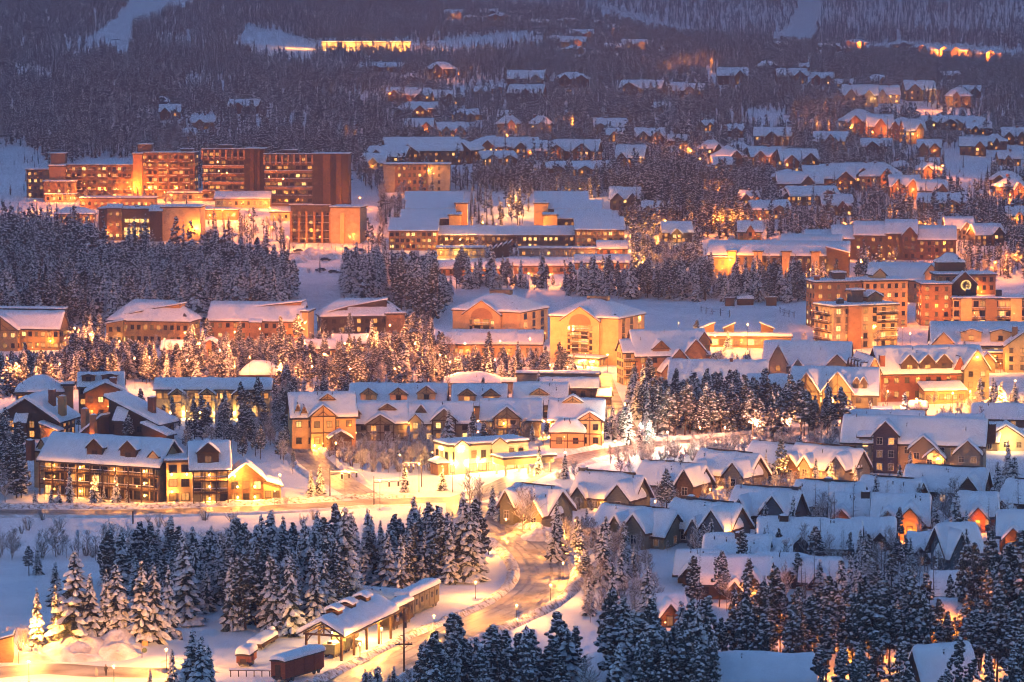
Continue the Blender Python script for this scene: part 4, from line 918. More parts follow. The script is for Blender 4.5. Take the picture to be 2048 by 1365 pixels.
for x, y, z, wt in ((-60, 84, 34, 9000), (40, 88, 34, 12000), (-20, 140, 44, 9000), (10, 230, 70, 9000), (-50, 210, 60, 5000), (60, 84, 36, 6000)): h.glow(x, y, z, wt, WARM if y < 100 else AMBER, 0.8)
h.glow(-190, -16, 12, 160, WARM); h.glow(190, -20, 12, 160, WARM); h.glow(0, 0, 12, 120, WARM)
h = House('lodge_entrance', 'low entrance lodge with bright arched windows below the stepped hotel', 950, 516, 0, 'yellow', 2, 'building', lit=0.9, vis=1.0)
h.block(-76, 20, 0, 40, 18, 'flat', 0, win=(1, 6), size=(2.6, 1.8), t=0.5); h.glow(-30, -12, 10, 260, PALE); h.glow(-68, -12, 10, 200, WARM)
for i in range(5): h.block(22 + i * 10, 34 + i * 10, -16 + i * 4, 30, 10 + i * 3, 'sl', 12, wall='dark', t=0.35, protect=(i == 2), over=0.2)
h.block(88, 240, 10, 50, 16, 'flat', 0, win=(1, 9), lit=0.5, t=0.5, wall='taupe')
GP = 'low snowy lodges along the ski run'
for (lab, x, y, w, hh) in (('leftmost low snowy lodge under the entrance lodge by the ski run', 940, 552, 120, 14), ('long snowy lodge with lamp in the middle by the ski run', 1080, 548, 130, 16), ('snowy lodge roof right of the long one by the ski run', 1205, 540, 110, 14), ('snow-topped lodge upper right of the ski run lodges', 1225, 512, 60, 14)):
    h = House('ski_lodge', lab, x, y, 0, 'clay', 2, 'lodge', GP, 0.5, 0.6); h.block(-w / 2, w / 2, 0, 40, hh, 'gx', 12, win=(1, int(w / 14)), t=0.8); h.glow(w * 0.1, -14, 8, 120, AMBER)
# ---- upper-left slab hotels
h = House('slab_hotel', 'long orange slab hotel with lift turret at upper left', 200, 398, -2, 'umber', 2, 'hotel', lit=0.34, vis=0.95)
h.block(-78, 76, 0, 50, 66, 'flat', 0, win=(5, 15), size=(1.5, 1.5), t=0.4); h.block(-100, -68, -8, 40, 64, 'flat', 0, wall='clay'); h.block(-98, -70, 0, 30, 88, 'flat', 0, wall='dusk', protect=False, t=0.4); h.block(-148, -100, 6, 50, 56, 'flat', 0, wall='dusk', win=(4, 4)); h.block(-106, -44, -36, -8, 34, 'flat', 0, wall='umber', win=(3, 3)); h.block(-64, -42, -36, -30, 34, 'none', 0, wall='orange', protect=False)
for i in range(6): h.balconies(-70 + i * 24, -58 + i * 24, 0, [14, 27, 40, 53], 0.9)
for x, y, z, wt in ((-30, -40, 24, 420), (40, -40, 24, 420), (-90, -60, 20, 600), (-40, -44, 50, 400)): h.glow(x, y, z, wt, AMBER, 0.8)
for x, z in ((-66, 55), (-30, 30), (20, 50), (60, 24)): h.lamp(x, 0, z, 40, light=False)
h = House('slab_hotel', 'taller orange slab hotel right of the long one at upper left', 330, 398, -2, 'umber', 2, 'hotel', lit=0.36, vis=0.95)
h.block(-46, 60, 0, 50, 90, 'flat', 0, win=(6, 10), size=(1.5, 1.5), t=0.4); h.block(-62, -44, -6, 40, 88, 'flat', 0, wall='clay'); h.block(-54, -28, 4, 30, 106, 'flat', 0, wall='dusk', protect=False, t=0.4); h.block(30, 52, 20, 40, 96, 'flat', 0, wall='dusk', protect=False)
for i in range(4): h.balconies(-36 + i * 24, -22 + i * 24, 0, [14, 28, 42, 56, 70], 0.9)
for x, y, z, wt in ((-10, -44, 24, 420), (50, -44, 30, 420), (10, -30, 60, 500)): h.glow(x, y, z, wt, AMBER, 0.8)
for x, z in ((-30, 76), (6, 66), (54, 30), (54, 76)): h.lamp(x, 0, z, 40, light=False)
def fin_hotel(label, px, py, W, hh, st, dark_w, yaw):
    h = House('fin_hotel', label, px, py, yaw, 'dusk', 2, 'hotel', lit=0.3, vis=0.95)
    h.block(-W / 2, W / 2, 0, 50, hh, 'sb', 4, t=0.4)
    n = int(W / 12); k = h.k
    for i in range(n + 1):
        x = -W / 2 + W * i / n; h.block(x - 1.8, x + 1.8, -9, 0, hh * 0.2, 'none', 0, z0=hh * 0.84, wall='clay', protect=False)
    for r in range(st):
        z = hh * r / st
        mb = MB(); mb.box(-W / 2 * k, W / 2 * k, -1.7, -.02, z * k, z * k + 1.15); h.add('balcony', mb, 'wall_brown' if r % 2 else 'wall_clay')
        mb = MB(); mb.box(-W / 2 * k, W / 2 * k, -1.75, -1.4, z * k + 1.16, z * k + 1.3); h.add('snow_ledge', mb, 'snow')
        for i in range(n): h.window(-W / 2 + W * (i + .5) / n, 0, hh * (r + .66) / st, 1.8, 1.4, lit=0.3)
    h.block(W / 2, W / 2 + dark_w, -8, 44, hh + 4, 'flat', 0, wall='dark', t=0.3); h.block(W / 2 + dark_w * .3, W / 2 + dark_w * .5, -12, -8, hh + 6, 'none', 0, wall='brown', protect=False); h.block(W / 2 + dark_w * .66, W / 2 + dark_w * .8, -12, -8, hh + 6, 'none', 0, wall='brown', protect=False)
    h.block(-10, 14, 16, 34, hh + 10, 'flat', 0, wall='dusk', protect=False, t=0.3)
    return h
h = fin_hotel('dark balconied hotel with vertical fins and blank tower at upper left of centre', 448, 402, 84, 98, 6, 40, -3)
for x, z in ((-10, 78), (-8, 60), (8, 56)): h.lamp(x, -10, z, 90, AMBER, r=0.3)
h.glow(-20, -50, 20, 900, AMBER, 0.8); h.glow(30, -60, 16, 500, AMBER, 0.8)
h = fin_hotel('dark finned hotel with the big blank brown tower right of the first one', 578, 412, 96, 98, 6, 72, -3)
for x, z in ((-40, 76), (-38, 58), (-10, 54)): h.lamp(x, -10, z, 90, AMBER, r=0.3)
h.glow(-30, -60, 14, 700, AMBER, 0.8)
h = House('conference_centre', 'boxy brown conference centre with tall lit windows in front of the slab hotels', 300, 482, -3, 'clay', 2, 'building', lit=0.9, vis=1.0)
h.block(-102, 24, 0, 60, 62, 'flat', 0, t=0.5, wall='brown'); h.block(24, 102, -4, 60, 66, 'flat', 0, t=0.5, wall='tan'); h.block(-84, -56, -8, 4, 64, 'sf', 8, wall='clay', win=(3, 2), lit=0.9, t=0.3); h.block(2, 26, -10, 10, 58, 'sf', 12, wall='dark', t=0.3)
for i in range(5): h.window(-46 + i * 10, 0, 40, 1.9, 1.6, lit=1, bright=True)
for i in range(6): h.window(-48 + i * 9, 0, 17, 1.6, 4.2, lit=1, bright=True)
for i in range(4): h.chimney(-70 + i * 40, 30, 64, 1.6, 0.8, 'metal_dark')
h.glow(50, -44, 20, 240, AMBER, 0.6); h.glow(96, -44, 20, 240, WARM); h.glow(-30, -30, 10, 420, WARM); h.glow(-80, -30, 20, 400, AMBER)
h = House('balcony_hotel', 'ochre hotel with dark balconies right of the conference centre', 648, 486, -10, 'tan', 2, 'hotel', lit=0.3, vis=0.9)
h.block(-68, 16, 0, 50, 64, 'sb', 10, wall='dusk', win=(4, 7), t=0.4)
for i in range(6): h.block(-68 + i * 16, -64 + i * 16, -7, 0, 62, 'none', 0, wall='clay', protect=False)
h.balconies(-66, 14, 0, [4, 20, 36, 50], 1.3, mat='wall_dark'); h.block(16, 76, -10, 50, 70, 'flat', 0, t=0.5, wall='tan'); h.block(36, 44, -13, -10, 60, 'none', 0, wall='yellow', protect=False)
h.glow(60, -40, 20, 700, AMBER, 0.6); h.glow(-30, -34, 10, 300, WARM); h.glow(0, -50, 30, 300, AMBER)
GS = 'low snowy pavilions among the slab hotels'
for (lab, x, y, w, hh, rf, wl, g) in (('pavilion with pyramid snow roof left of the conference centre', 148, 446, 78, 16, 'hip', 'clay', 200), ('low red flat pavilion behind the conference centre', 235, 418, 150, 20, 'flat', 'clay', 420), ('curved-roof arcade in front of the finned hotels', 485, 416, 110, 18, 'gx', 'yellow', 700), ('low bright arcade left of the balcony hotel', 566, 442, 50, 16, 'flat', 'yellow', 300), ('snow-topped long pavilion under the taller slab hotel', 400, 402, 130, 14, 'flat', 'tan', 500), ('small pavilion roof near the turret foot at left', 120, 405, 60, 14, 'flat', 'orange', 500), ('low walkway roof between arcade and conference centre', 430, 440, 90, 18, 'flat', 'clay', 600)):
    h = House('pavilion', lab, x, y, 0, wl, 2, 'pavilion', GS, 0.7, 0.9); h.block(-w / 2, w / 2, 0, 40, hh, rf, 12, win=(1, int(w / 12)), t=0.5); h.glow(0, -20, 10, g, AMBER); h.glow(w * .4, -20, 10, g * .6, WARM)
h = House('brown_hotel', 'brown four-storey hotel with blank orange end behind the centre trees', 838, 385, 0, 'clay', 2, 'hotel', lit=0.3, vis=0.95)
h.block(-66, 18, 0, 50, 54, 'flat', 0, win=(4, 8), t=0.5); h.block(18, 62, -6, 50, 54, 'flat', 0, wall='tan', t=0.5, win=(4, 1)); h.block(-70, -48, -6, 40, 54, 'flat', 0, wall='tan'); h.glow(30, -30, 40, 500, WARM); h.glow(-40, -40, 14, 600, AMBER); h.lamp(20, -6, 44, 80)

# ---- rows of chalets up the slope (ordinals count from the left within each row)
rndH = random.Random(77)
def chalet(px, py, w, hh, label, name='chalet', cat='chalet', group=None, lit=0.26, glow=None, wall=None, yaw=None, vis=0.45, t=0.9):
    wall = wall or rndH.choice(('brown', 'dark', 'taupe', 'clay', 'brown'))
    yaw = rndH.uniform(-16, 16) if yaw is None else yaw
    h = House(name, label, px, py, yaw, wall, 2, cat, group, lit, vis)
    dep = w * rndH.uniform(0.6, 0.85); e = hh * 0.52; r = hh * 0.42
    h.block(-w / 2, w / 2, 0, dep, e, rndH.choice(('gx', 'gx', 'hip')), r, win=(2 if hh > 16 else 1, max(2, int(w / 11))), t=t, over=0.7)
    g = rndH.choice((1, 1, 2)) if w > 26 else 1
    for i in range(g):
        gw = w * rndH.uniform(0.28, 0.4); x = rndH.uniform(-0.3, 0.3) * w if g == 1 else (-0.25 + 0.5 * i) * w
        h.block(x - gw / 2, x + gw / 2, -w * .12, dep * .5, e * rndH.uniform(0.85, 1.1), 'gy', r * rndH.uniform(0.6, 0.8), win=(1 if hh < 20 else 2, max(1, int(gw / 10)), 0), t=t * .8, over=0.6)
    if rndH.random() < 0.4: h.chimney(w * rndH.uniform(-.3, .3), dep * .5, e + r, 1.2, 1.4)
    if glow: h.glow(glow[0] * w, -w * .25 - 2, hh * .35, glow[1], glow[2] if len(glow) > 2 else AMBER, 0.4)
    return h
def row(phrase, lst, **kw):
    lst = sorted(lst, key=lambda q: q[0])
    for i, q in enumerate(lst):
        a = dict(kw)
        if len(q) > 4: a.update(q[4])
        chalet(q[0], q[1], q[2], q[3], '%s snowy house from the left %s' % (ordinal(i), phrase), group='houses ' + phrase, **a)
G = lambda w=150, x=0.2, c=AMBER: {'glow': (x, w, c), 'lit': 0.5}
row('in the big snow-roofed cluster above the stepped hotel', [(770, 335, 80, 40), (850, 330, 150, 52), (905, 325, 90, 44), (975, 318, 90, 42, G(120)), (1040, 318, 80, 40, G(160)), (1095, 322, 80, 38, G(160)), (1150, 326, 90, 44, G(120)), (1120, 352, 90, 26), (1180, 354, 80, 28), (1258, 342, 58, 50, G(300, 0.3, WARM)), (745, 345, 50, 36, G(160, 0, WARM)), (1000, 332, 70, 26)], t=1.2, vis=0.5)
row('in the terrace of gabled townhouses on the right slope', [(1425, 318, 48, 36, {'wall': 'dark'}), (1462, 338, 60, 44, {'wall': 'brown', 'glow': (-.4, 260, AMBER)}), (1478, 318, 56, 32), (1535, 335, 66, 40, {'wall': 'brown', 'glow': (0, 260, AMBER)}), (1600, 345, 76, 46, {'wall': 'dark', 'glow': (-.4, 200, AMBER)}), (1446, 345, 40, 30)], t=0.8, yaw=8)
row('in the wide snowy lodge group on the right slope', [(1600, 392, 90, 46), (1660, 384, 100, 50, G(160)), (1715, 380, 90, 52), (1760, 384, 80, 56, G(220)), (1810, 398, 60, 46, G(260)), (1866, 402, 60, 40), (1690, 366, 90, 34), (1800, 350, 44, 26), (1860, 356, 50, 28, G(200)), (1575, 372, 60, 30)], t=1.0)
row('in the row just above the stepped brown condo', [(1545, 438, 80, 34, G(160, -.4)), (1630, 412, 100, 36, G(120)), (1675, 432, 60, 40), (1590, 408, 60, 26), (1885, 424, 100, 34), (1920, 480, 56, 44), (1980, 492, 60, 42), (1500, 484, 46, 40, G(60)), (1320, 440, 80, 34, {'wall': 'taupe'}), (1250, 420, 60, 44, {'wall': 'dusk'}), (1355, 486, 60, 40, G(160, 0, PALE)), (1500, 408, 40, 24, G(120))], t=1.0)
row('at the right edge of the upper slope', [(2030, 398, 60, 44, G(300)), (2010, 380, 60, 36, {'wall': 'brown', 'lit': 0.6}), (2035, 450, 44, 36, G(300, 0, WARM)), (2020, 332, 44, 28), (2030, 290, 50, 34), (1995, 300, 40, 30)], t=0.8)
row('of the dark boxy chalets below the lit lawn', [(1545, 292, 74, 36, {'wall': 'dark', 'glow': (.3, 90, WARM)}), (1660, 304, 66, 40, {'wall': 'dark', 'lit': .7, 'glow': (.1, 100, WARM)}), (1752, 312, 60, 34, {'wall': 'dark'}), (1858, 314, 46, 34, {'wall': 'brown', 'glow': (.2, 120, WARM)}), (1946, 312, 52, 38, {'wall': 'brown', 'glow': (.2, 60, WARM)}), (1465, 275, 44, 26, {'wall': 'dark'}), (1412, 262, 36, 20, {'lit': .9})], t=0.7, vis=0.8, yaw=-8)
row('of the amber-lit apartment terrace under the lit lawn', [(1725, 270, 70, 50, G(420)), (1760, 278, 50, 48, G(300)), (1805, 284, 60, 48, G(300, 0, AMBER)), (1830, 288, 44, 50, {'lit': 1.0, 'glow': (0, 420, WARM), 'wall': 'honey'}), (1880, 260, 80, 26), (1930, 262, 70, 26), (1960, 270, 50, 24), (1960, 262, 44, 26)], t=0.9, vis=0.8)
row('around the floodlit lawn at upper right', [(1720, 214, 70, 44, {'wall': 'taupe', 'yaw': -6, 'glow': (.4, 300, PALE)}), (1775, 208, 50, 36, {'wall': 'cream', 'lit': 0.9}), (1842, 202, 60, 40, {'wall': 'taupe', 'glow': (.4, 300, PALE)}), (1915, 215, 50, 40, {'glow': (-.3, 300, PALE)}), (1940, 196, 40, 24)], t=0.9, vis=0.7)
row('high among the trees at upper right', [(1375, 198, 60, 30, G(100)), (1465, 170, 60, 34, {'wall': 'dark'}), (1535, 148, 40, 26, {'wall': 'dark'}), (1585, 168, 60, 30, {'wall': 'dark'}), (1645, 170, 44, 24, {'wall': 'red'}), (1606, 142, 24, 14), (1902, 160, 40, 16), (1350, 190, 40, 24, G(200)), (1280, 195, 84, 34, {'wall': 'dark'}), (1325, 226, 40, 20), (1760, 175, 50, 24), (1690, 178, 40, 18)], t=0.8, vis=0.6)
row('on the middle slope below the dim lodges', [(840, 272, 50, 34, G(200)), (905, 276, 56, 30, G(140)), (1015, 268, 44, 36, G(120)), (1078, 268, 42, 34, G(100, .4)), (1220, 272, 66, 34), (1232, 284, 40, 26, G(100)), (1300, 290, 56, 32, G(100)), (1010, 246, 30, 24), (930, 244, 40, 24), (955, 240, 36, 20), (825, 236, 60, 30, G(100)), (1352, 292, 40, 20)], t=0.9, vis=0.6)
row('of the dim lodges high in the middle', [(800, 205, 60, 28, G(300)), (855, 208, 60, 30), (900, 210, 60, 28), (950, 200, 60, 26), (1050, 176, 74, 34, {'wall': 'dark', 'lit': 0.1}), (1050, 206, 70, 36, {'wall': 'dark', 'lit': 0.1}), (1145, 176, 66, 32, {'wall': 'dark', 'lit': 0.1}), (880, 158, 56, 36, G(120)), (770, 145, 76, 18), (825, 165, 40, 16, G(120, .2, PALE)), (985, 188, 50, 18), (850, 232, 50, 26, G(80))], t=0.9, vis=0.6)
row('in the dark trees above the slab hotels', [(318, 218, 34, 24, {'wall': 'dark', 'lit': 0}), (340, 240, 40, 30, {'wall': 'dark', 'lit': 0.05}), (485, 228, 60, 28, {'wall': 'dark', 'lit': 0}), (405, 260, 50, 28, {'wall': 'brown', 'lit': .1}), (378, 284, 26, 26, {'wall': 'honey', 'lit': 1.0})], t=0.9, vis=0.7)
row('on the hazy upper hillside in the middle', [(907, 38, 36, 18, G(300)), (980, 34, 50, 16), (1000, 42, 40, 16, {'wall': 'red'}), (940, 42, 24, 12), (1045, 32, 30, 10), (1110, 92, 40, 20, {'wall': 'dark'}), (1145, 96, 50, 22, G(220)), (1165, 78, 50, 18, G(150)), (1225, 70, 40, 20, G(260)), (1270, 100, 50, 20, G(260)), (1230, 104, 40, 16), (1080, 52, 36, 12), (1140, 48, 40, 12), (1190, 52, 36, 12), (1290, 66, 30, 12, G(120)), (1325, 114, 22, 16), (1150, 108, 36, 16)], t=0.8, vis=0.7)
row('of the hazy village beyond the ridge', [(1660, 102, 40, 14), (1710, 96, 50, 16, G(500000)), (1760, 104, 50, 14), (1800, 98, 50, 16), (1850, 106, 60, 18, G(500000)), (1880, 114, 50, 24, {'lit': 1.0, 'glow': (0, 700000, AMBER), 'wall': 'honey'}), (1925, 118, 60, 28, {'lit': 1.0, 'glow': (0, 700000, AMBER), 'wall': 'honey'}), (1975, 122, 60, 26, {'lit': 1.0, 'glow': (0, 700000, AMBER), 'wall': 'honey'}), (1690, 104, 30, 10, G(300)), (1560, 96, 20, 12)], t=0.9, vis=0.8)
h = House('long_hall', 'long bright yellow hall in the snowy clearing at the top', 730, 100, 0, 'cream', 2, 'building', lit=0.0, vis=0.9)
h.block(-86, 90, 0, 30, 14, 'flat', 0, t=0.8); 
for x in (-70, -30, 10, 50, 80): h.glow(x, -14, 12, 30000, WARM, 1.0)
h.glow(-120, 0, 14, 9000, WARM, 1); h.glow(-150, 10, 14, 6000, WARM, 1)
# ------------------------------------------------------------------ roads, banks and street furniture
ROADS_PX = []
def smooth_line(pts, step=1.6):
    w = [P(a, b) for a, b in pts]; out = []
    for i in range(len(w) - 1):
        p0, p1, p2, p3 = w[max(i - 1, 0)], w[i], w[i + 1], w[min(i + 2, len(w) - 1)]
        n = max(2, int((p2 - p1).length / step))
        for j in range(n):
            t = j / n
            q = 0.5 * ((2 * p1) + (p2 - p0) * t + (2 * p0 - 5 * p1 + 4 * p2 - p3) * t * t + (3 * p1 - p0 - 3 * p2 + p3) * t * t * t)
            out.append(Vector((q.x, q.y, 0)))
    out.append(Vector((w[-1].x, w[-1].y, 0)))
    return out
def frame2d(line):
    res = []
    for i, p in enumerate(line):
        t = (line[min(i + 1, len(line) - 1)] - line[max(i - 1, 0)]).normalized(); res.append((p, Vector((t.y, -t.x, 0))))
    return res
def road(name, pts, width, label, dz=0.06, mat='road_snow'):
    fr = frame2d(smooth_line(pts)); mb = MB(); m = 7
    for p, n in fr:
        for j in range(m):
            q = p + n * ((j / (m - 1) - 0.5) * width); rut = -0.03 * math.cos((j / (m - 1) - .5) * 4 * PI)
            mb.v.append((q.x, q.y, ground(q.x, q.y) + dz + rut))
    for i in range(len(fr) - 1):
        for j in range(m - 1): mb.face((i * m + j, i * m + j + 1, (i + 1) * m + j + 1, (i + 1) * m + j))
    o = link(name, mb.mesh(name, [mat], True)); struct(o, label)
    L = [project(*(p + n * (width / 2 + .8)).to_2d(), ground(*(p + n * width / 2).to_2d())) for p, n in fr[::4]]; R_ = [project(*(p - n * (width / 2 + .8)).to_2d(), ground(*(p - n * width / 2).to_2d())) for p, n in fr[::4]]
    ROADS_PX.append(L + R_[::-1])
    return fr
def bank(fr, off, w, hgt, label, a=0.0, b=1.0, mat='bank_snow'):
    fr = fr[int(len(fr) * a):int(len(fr) * b)]; mb = MB(); prof = [(-1, 0), (-.72, .45), (-.3, .95), (.1, 1.0), (.5, .7), (.8, .3), (1, 0)]; m = len(prof)
    for i, (p, n) in enumerate(fr):
        e = min(1, i / 5, (len(fr) - 1 - i) / 5)
        for u, v in prof:
            q = p + n * (off + u * w / 2 + 0.3 * noise.noise((p.x * .5, p.y * .5, u * 2)))
            z = ground(q.x, q.y) + v * e * hgt * (1 + 0.7 * noise.noise((q.x * .8, q.y * .8, 3))) + 0.15 * v * noise.noise((q.x * 3, q.y * 3, 1)) - 0.03 * (v == 0)
            mb.v.append((q.x, q.y, z))
    for i in range(len(fr) - 1):
        for j in range(m - 1): mb.face((i * m + j, i * m + j + 1, (i + 1) * m + j + 1, (i + 1) * m + j))
    struct(link('snow_bank', mb.mesh('snow_bank', [mat], True)), label)
r1 = road('main_road', [(-60, 1026), (150, 1026), (330, 1024), (520, 1018), (700, 1008), (860, 1001), (935, 1003)], 8.5, 'packed-snow road crossing the lower left')
r2 = road('curved_road', [(935, 1006), (940, 1030), (985, 1056), (1045, 1086), (1083, 1126), (1086, 1165), (1045, 1205), (975, 1240), (880, 1280), (780, 1330), (690, 1376), (610, 1420)], 9.5, 'lamplit packed-snow road curving through the foreground', 0.075)
r3 = road('side_road', [(585, 884), (622, 918), (676, 962), (745, 1002)], 8, 'packed-snow side road coming down from the lodge', 0.09)
r4 = road('upper_road', [(930, 1000), (1005, 974), (1085, 938), (1200, 908), (1320, 890), (1450, 880), (1560, 866), (1700, 852), (1850, 846), (2070, 836)], 9, 'pink-lit packed-snow road past the yellow shop', 0.085)
r5 = road('plaza_path', [(-40, 1350), (90, 1338), (200, 1344), (330, 1346), (410, 1338)], 9, 'trodden snow path at the bottom left', 0.05)
r6 = road('village_lane', [(1200, 748), (1212, 785), (1232, 830), (1262, 872), (1290, 888)], 7, 'bright snowy lane below the orange towers', 0.07)
r7 = road('car_park', [(236, 494), (330, 496), (450, 508), (560, 512), (680, 512), (770, 508)], 12, 'snowy car park in front of the conference centre', 0.08)
def tracks(fr, offs, label, dz):
    for off in offs:                                # wheel tracks pressed into the packed snow
        mb = MB(); last = None
        for i, (p, n) in enumerate(fr):
            o = off + 0.18 * noise.noise((p.x * .08, p.y * .08, off)); w = 0.26 + 0.12 * noise.noise((p.x * .3, p.y * .3, off + 4))
            for sd in (-w, w):
                q = p + n * (o + sd); u = (o + sd); mb.v.append((q.x, q.y, ground(q.x, q.y) + dz))
        for i in range(len(fr) - 1): mb.face((2 * i, 2 * i + 1, 2 * i + 3, 2 * i + 2))
        struct(link('wheel_track', mb.mesh('wheel_track', ['wheel_track'])), label)
tracks(r2, (-2.9, -1.4, 1.3, 2.8), 'dark wheel track along the curving road', 0.125)
tracks(r1, (-2.4, -1.0, 1.1, 2.5), 'dark wheel track along the main road', 0.11)
tracks(r3, (-1.9, -.6, .8, 2.0), 'dark wheel track along the side road', 0.14)
tracks(r4, (-2.2, -.9, 1.0, 2.3), 'dark wheel track along the upper road', 0.135)
bank(r1, -7.2, 4.5, 0.8, 'ploughed bank on the far side of the main road', 0.0, 0.9)
bank(r1, 6.0, 2.5, 0.45, 'low bank on the near side of the main road', 0.0, 0.9, 'heap_snow')
bank(r2, 6.0, 2.6, 0.8, 'dirty ploughed bank inside the road bend', 0.15, 0.97)
bank(r2, -6.2, 2.8, 1.0, 'dirty ploughed bank outside the road bend', 0.14, 0.97)
bank(r3, -5.2, 2.4, 0.8, 'bank along the side road', 0.05, 0.8, 'heap_snow'); bank(r3, 5.2, 2.4, 0.7, 'bank on the lodge side of the side road', 0.1, 0.8, 'heap_snow')
bank(r4, 6.2, 2.6, 0.8, 'bank below the pink-lit road', 0.25, 1, 'heap_snow'); bank(r4, -6.2, 2.8, 0.9, 'bank above the pink-lit road', 0.3, 1, 'heap_snow')
def heap(px, py, rx, ry, hh, label, seed):
    p = P(px, py); mb = MB(); n, m = 34, 12
    for i in range(m + 1):
        for k in range(n):
            r = i / m; a = 2 * PI * k / n; x, y = p.x + rx * r * math.cos(a), p.y + ry * r * math.sin(a)
            z = ground(x, y) + hh * (1 - r ** 2.2) * (0.75 + 0.5 * noise.noise((x * .35, y * .35, seed))) + (1 - r) * (0.5 * abs(noise.noise((x * .9, y * .9, seed + 5))) + 0.25 * noise.noise((x * 2.2, y * 2.2, seed))) - 0.25 * r
            mb.v.append((x, y, z))
    for i in range(m):
        for k in range(n): mb.face((i * n + k, (i + 1) * n + k, (i + 1) * n + (k + 1) % n, i * n + (k + 1) % n))
    struct(link('snow_heap', mb.mesh('snow_heap', ['heap_snow'], True)), label)
heap(160, 1305, 7.5, 7, 2.6, 'shovelled snow heap below the lamplit spruces', 1.0); heap(235, 1300, 5, 6, 2.4, 'shovelled snow heap by the sign post', 2.0); heap(70, 1318, 5, 5, 1.0, 'low bright snow heap by the hut', 3.0)
heap(370, 1330, 5, 4, 0.9, 'small heap by the path lamp', 4.0); heap(645, 512, 10, 10, 3, 'ploughed snow pile at the car park', 5.0); heap(585, 522, 7, 8, 2.5, 'ploughed snow mound at the car park', 6.0); heap(1075, 1075, 4, 5, 1.4, 'ploughed snow mound beside the road bend', 7.0)

# ---- street lamps
def lamp_mesh(hh, arm=0.0):
    key = ('lamp', round(hh, 1), arm)
    if key in _cache: return _cache[key]
    mb = MB(); mb.tube((0, 0, -.4), (0, 0, .5), .11, .09, 8); mb.tube((0, 0, .5), (0, 0, hh), .055, .045, 8)
    if arm: mb.tube((0, 0, hh), (arm, 0, hh + .25), .045, .04, 6)
    post = mb.mesh('post', ['metal_dark'], True)
    mb = MB(); mb.tube((arm, 0, hh + .52), (arm, 0, hh + .62), .26, .03, 8); mb.tube((arm, 0, hh - .02), (arm, 0, hh + .06), .1, .14, 8); cap = mb.mesh('lantern_cap', ['metal_dark'])
    bulbs = {}
    for b in ('bulb', 'bulb_amber', 'bulb_pale', 'bulb_white'):
        mb = MB(); mb.tube((arm, 0, hh + .06), (arm, 0, hh + .52), .13, .21, 8); bulbs[b] = mb.mesh('lantern', [b], True)
    _cache[key] = (post, cap, bulbs); return _cache[key]
def street_lamp(px, py, hh, watts, color, label, group, bulb='bulb', arm=0.0):
    p = P(px, py); post, cap, bulbs = lamp_mesh(hh, arm)
    root = link('street_lamp', post, None, p, random.uniform(0, 6)); tag(root, label, 'street lamp', group)
    link('lantern_cap', cap, root); link('lantern', bulbs[bulb], root)
    lamp_light(p + Vector((0, 0, hh + .75)), tame(watts) * STREET_GAIN, color, 0.22)
    return root
def lamp_row(phrase, lst, hh, watts, color=WARM, bulb='bulb', gain=1.0):
    lst = sorted(lst)
    for i, q in enumerate(lst):
        street_lamp(q[0], q[1], q[3] if len(q) > 3 else hh, (tame(q[2]) if len(q) > 2 else watts) * gain, color, '%s lamp from the left %s' % (ordinal(i), phrase), 'lamps ' + phrase, bulb)
lamp_row('along the curving foreground road', [(951, 1198, 620), (977, 1110, 620), (1126, 1158, 700), (1101, 1204, 700), (1033, 1246, 700), (763, 1294, 620), (1112, 1112, 620), (1048, 1060, 500), (868, 1268, 500), (1012, 1068, 420), (720, 1325, 420)], 2.6, 300, WARM, gain=0.4)
lamp_row('around the snowy plaza at the bottom left', [(64, 1304, 700, 3.0), (58, 1368, 420, 3.0), (333, 1342, 520, 3.0), (228, 1372, 200, 2.6)], 3.0, 300, WARM)
lamp_row('around the road junction in the centre', [(672, 940, 260), (800, 965, 420), (838, 985, 600), (905, 985, 800), (760, 1020, 500), (560, 1008, 420), (470, 1010, 260), (950, 1010, 700), (600, 895, 300), (690, 1000, 420)], 6.0, 400, WARM)
lamp_row('along the pink-lit road', [(1230, 920, 500), (1335, 902, 460), (1130, 945, 400), (1450, 892, 300), (1580, 880, 200), (1722, 860, 300), (1785, 858, 300), (1400, 893, 300), (1510, 885, 300)], 4.2, 300, (1.0, 0.36, 0.16), 'bulb_amber', 1.0)  # two lamps facing the pine clump are added to brighten it
street_lamp(1284, 905, 6.0, 420, (0.9, 1.0, 0.75), 'greenish-white floodlamp among trees beside the pink-lit road', 'lamps along the pink-lit road', 'bulb_white')
lamp_row('among the village buildings at right', [(1495, 700, 1500, 8), (1357, 690, 900, 7), (1430, 705, 400), (1600, 715, 500), (1745, 835, 300), (1775, 822, 300), (1832, 838, 400), (1905, 826, 900), (1940, 822, 900), (1980, 815, 900), (2030, 800, 900), (1700, 720, 500), (1820, 700, 500), (2010, 835, 700), (1320, 705, 500), (1665, 845, 300)], 5, 400, WARM)
lamp_row('in the lane below the orange towers', [(1195, 790, 600), (1222, 815, 500), (1250, 850, 400), (1180, 760, 800), (1215, 745, 800), (1265, 815, 300)], 5, 400, WARM)
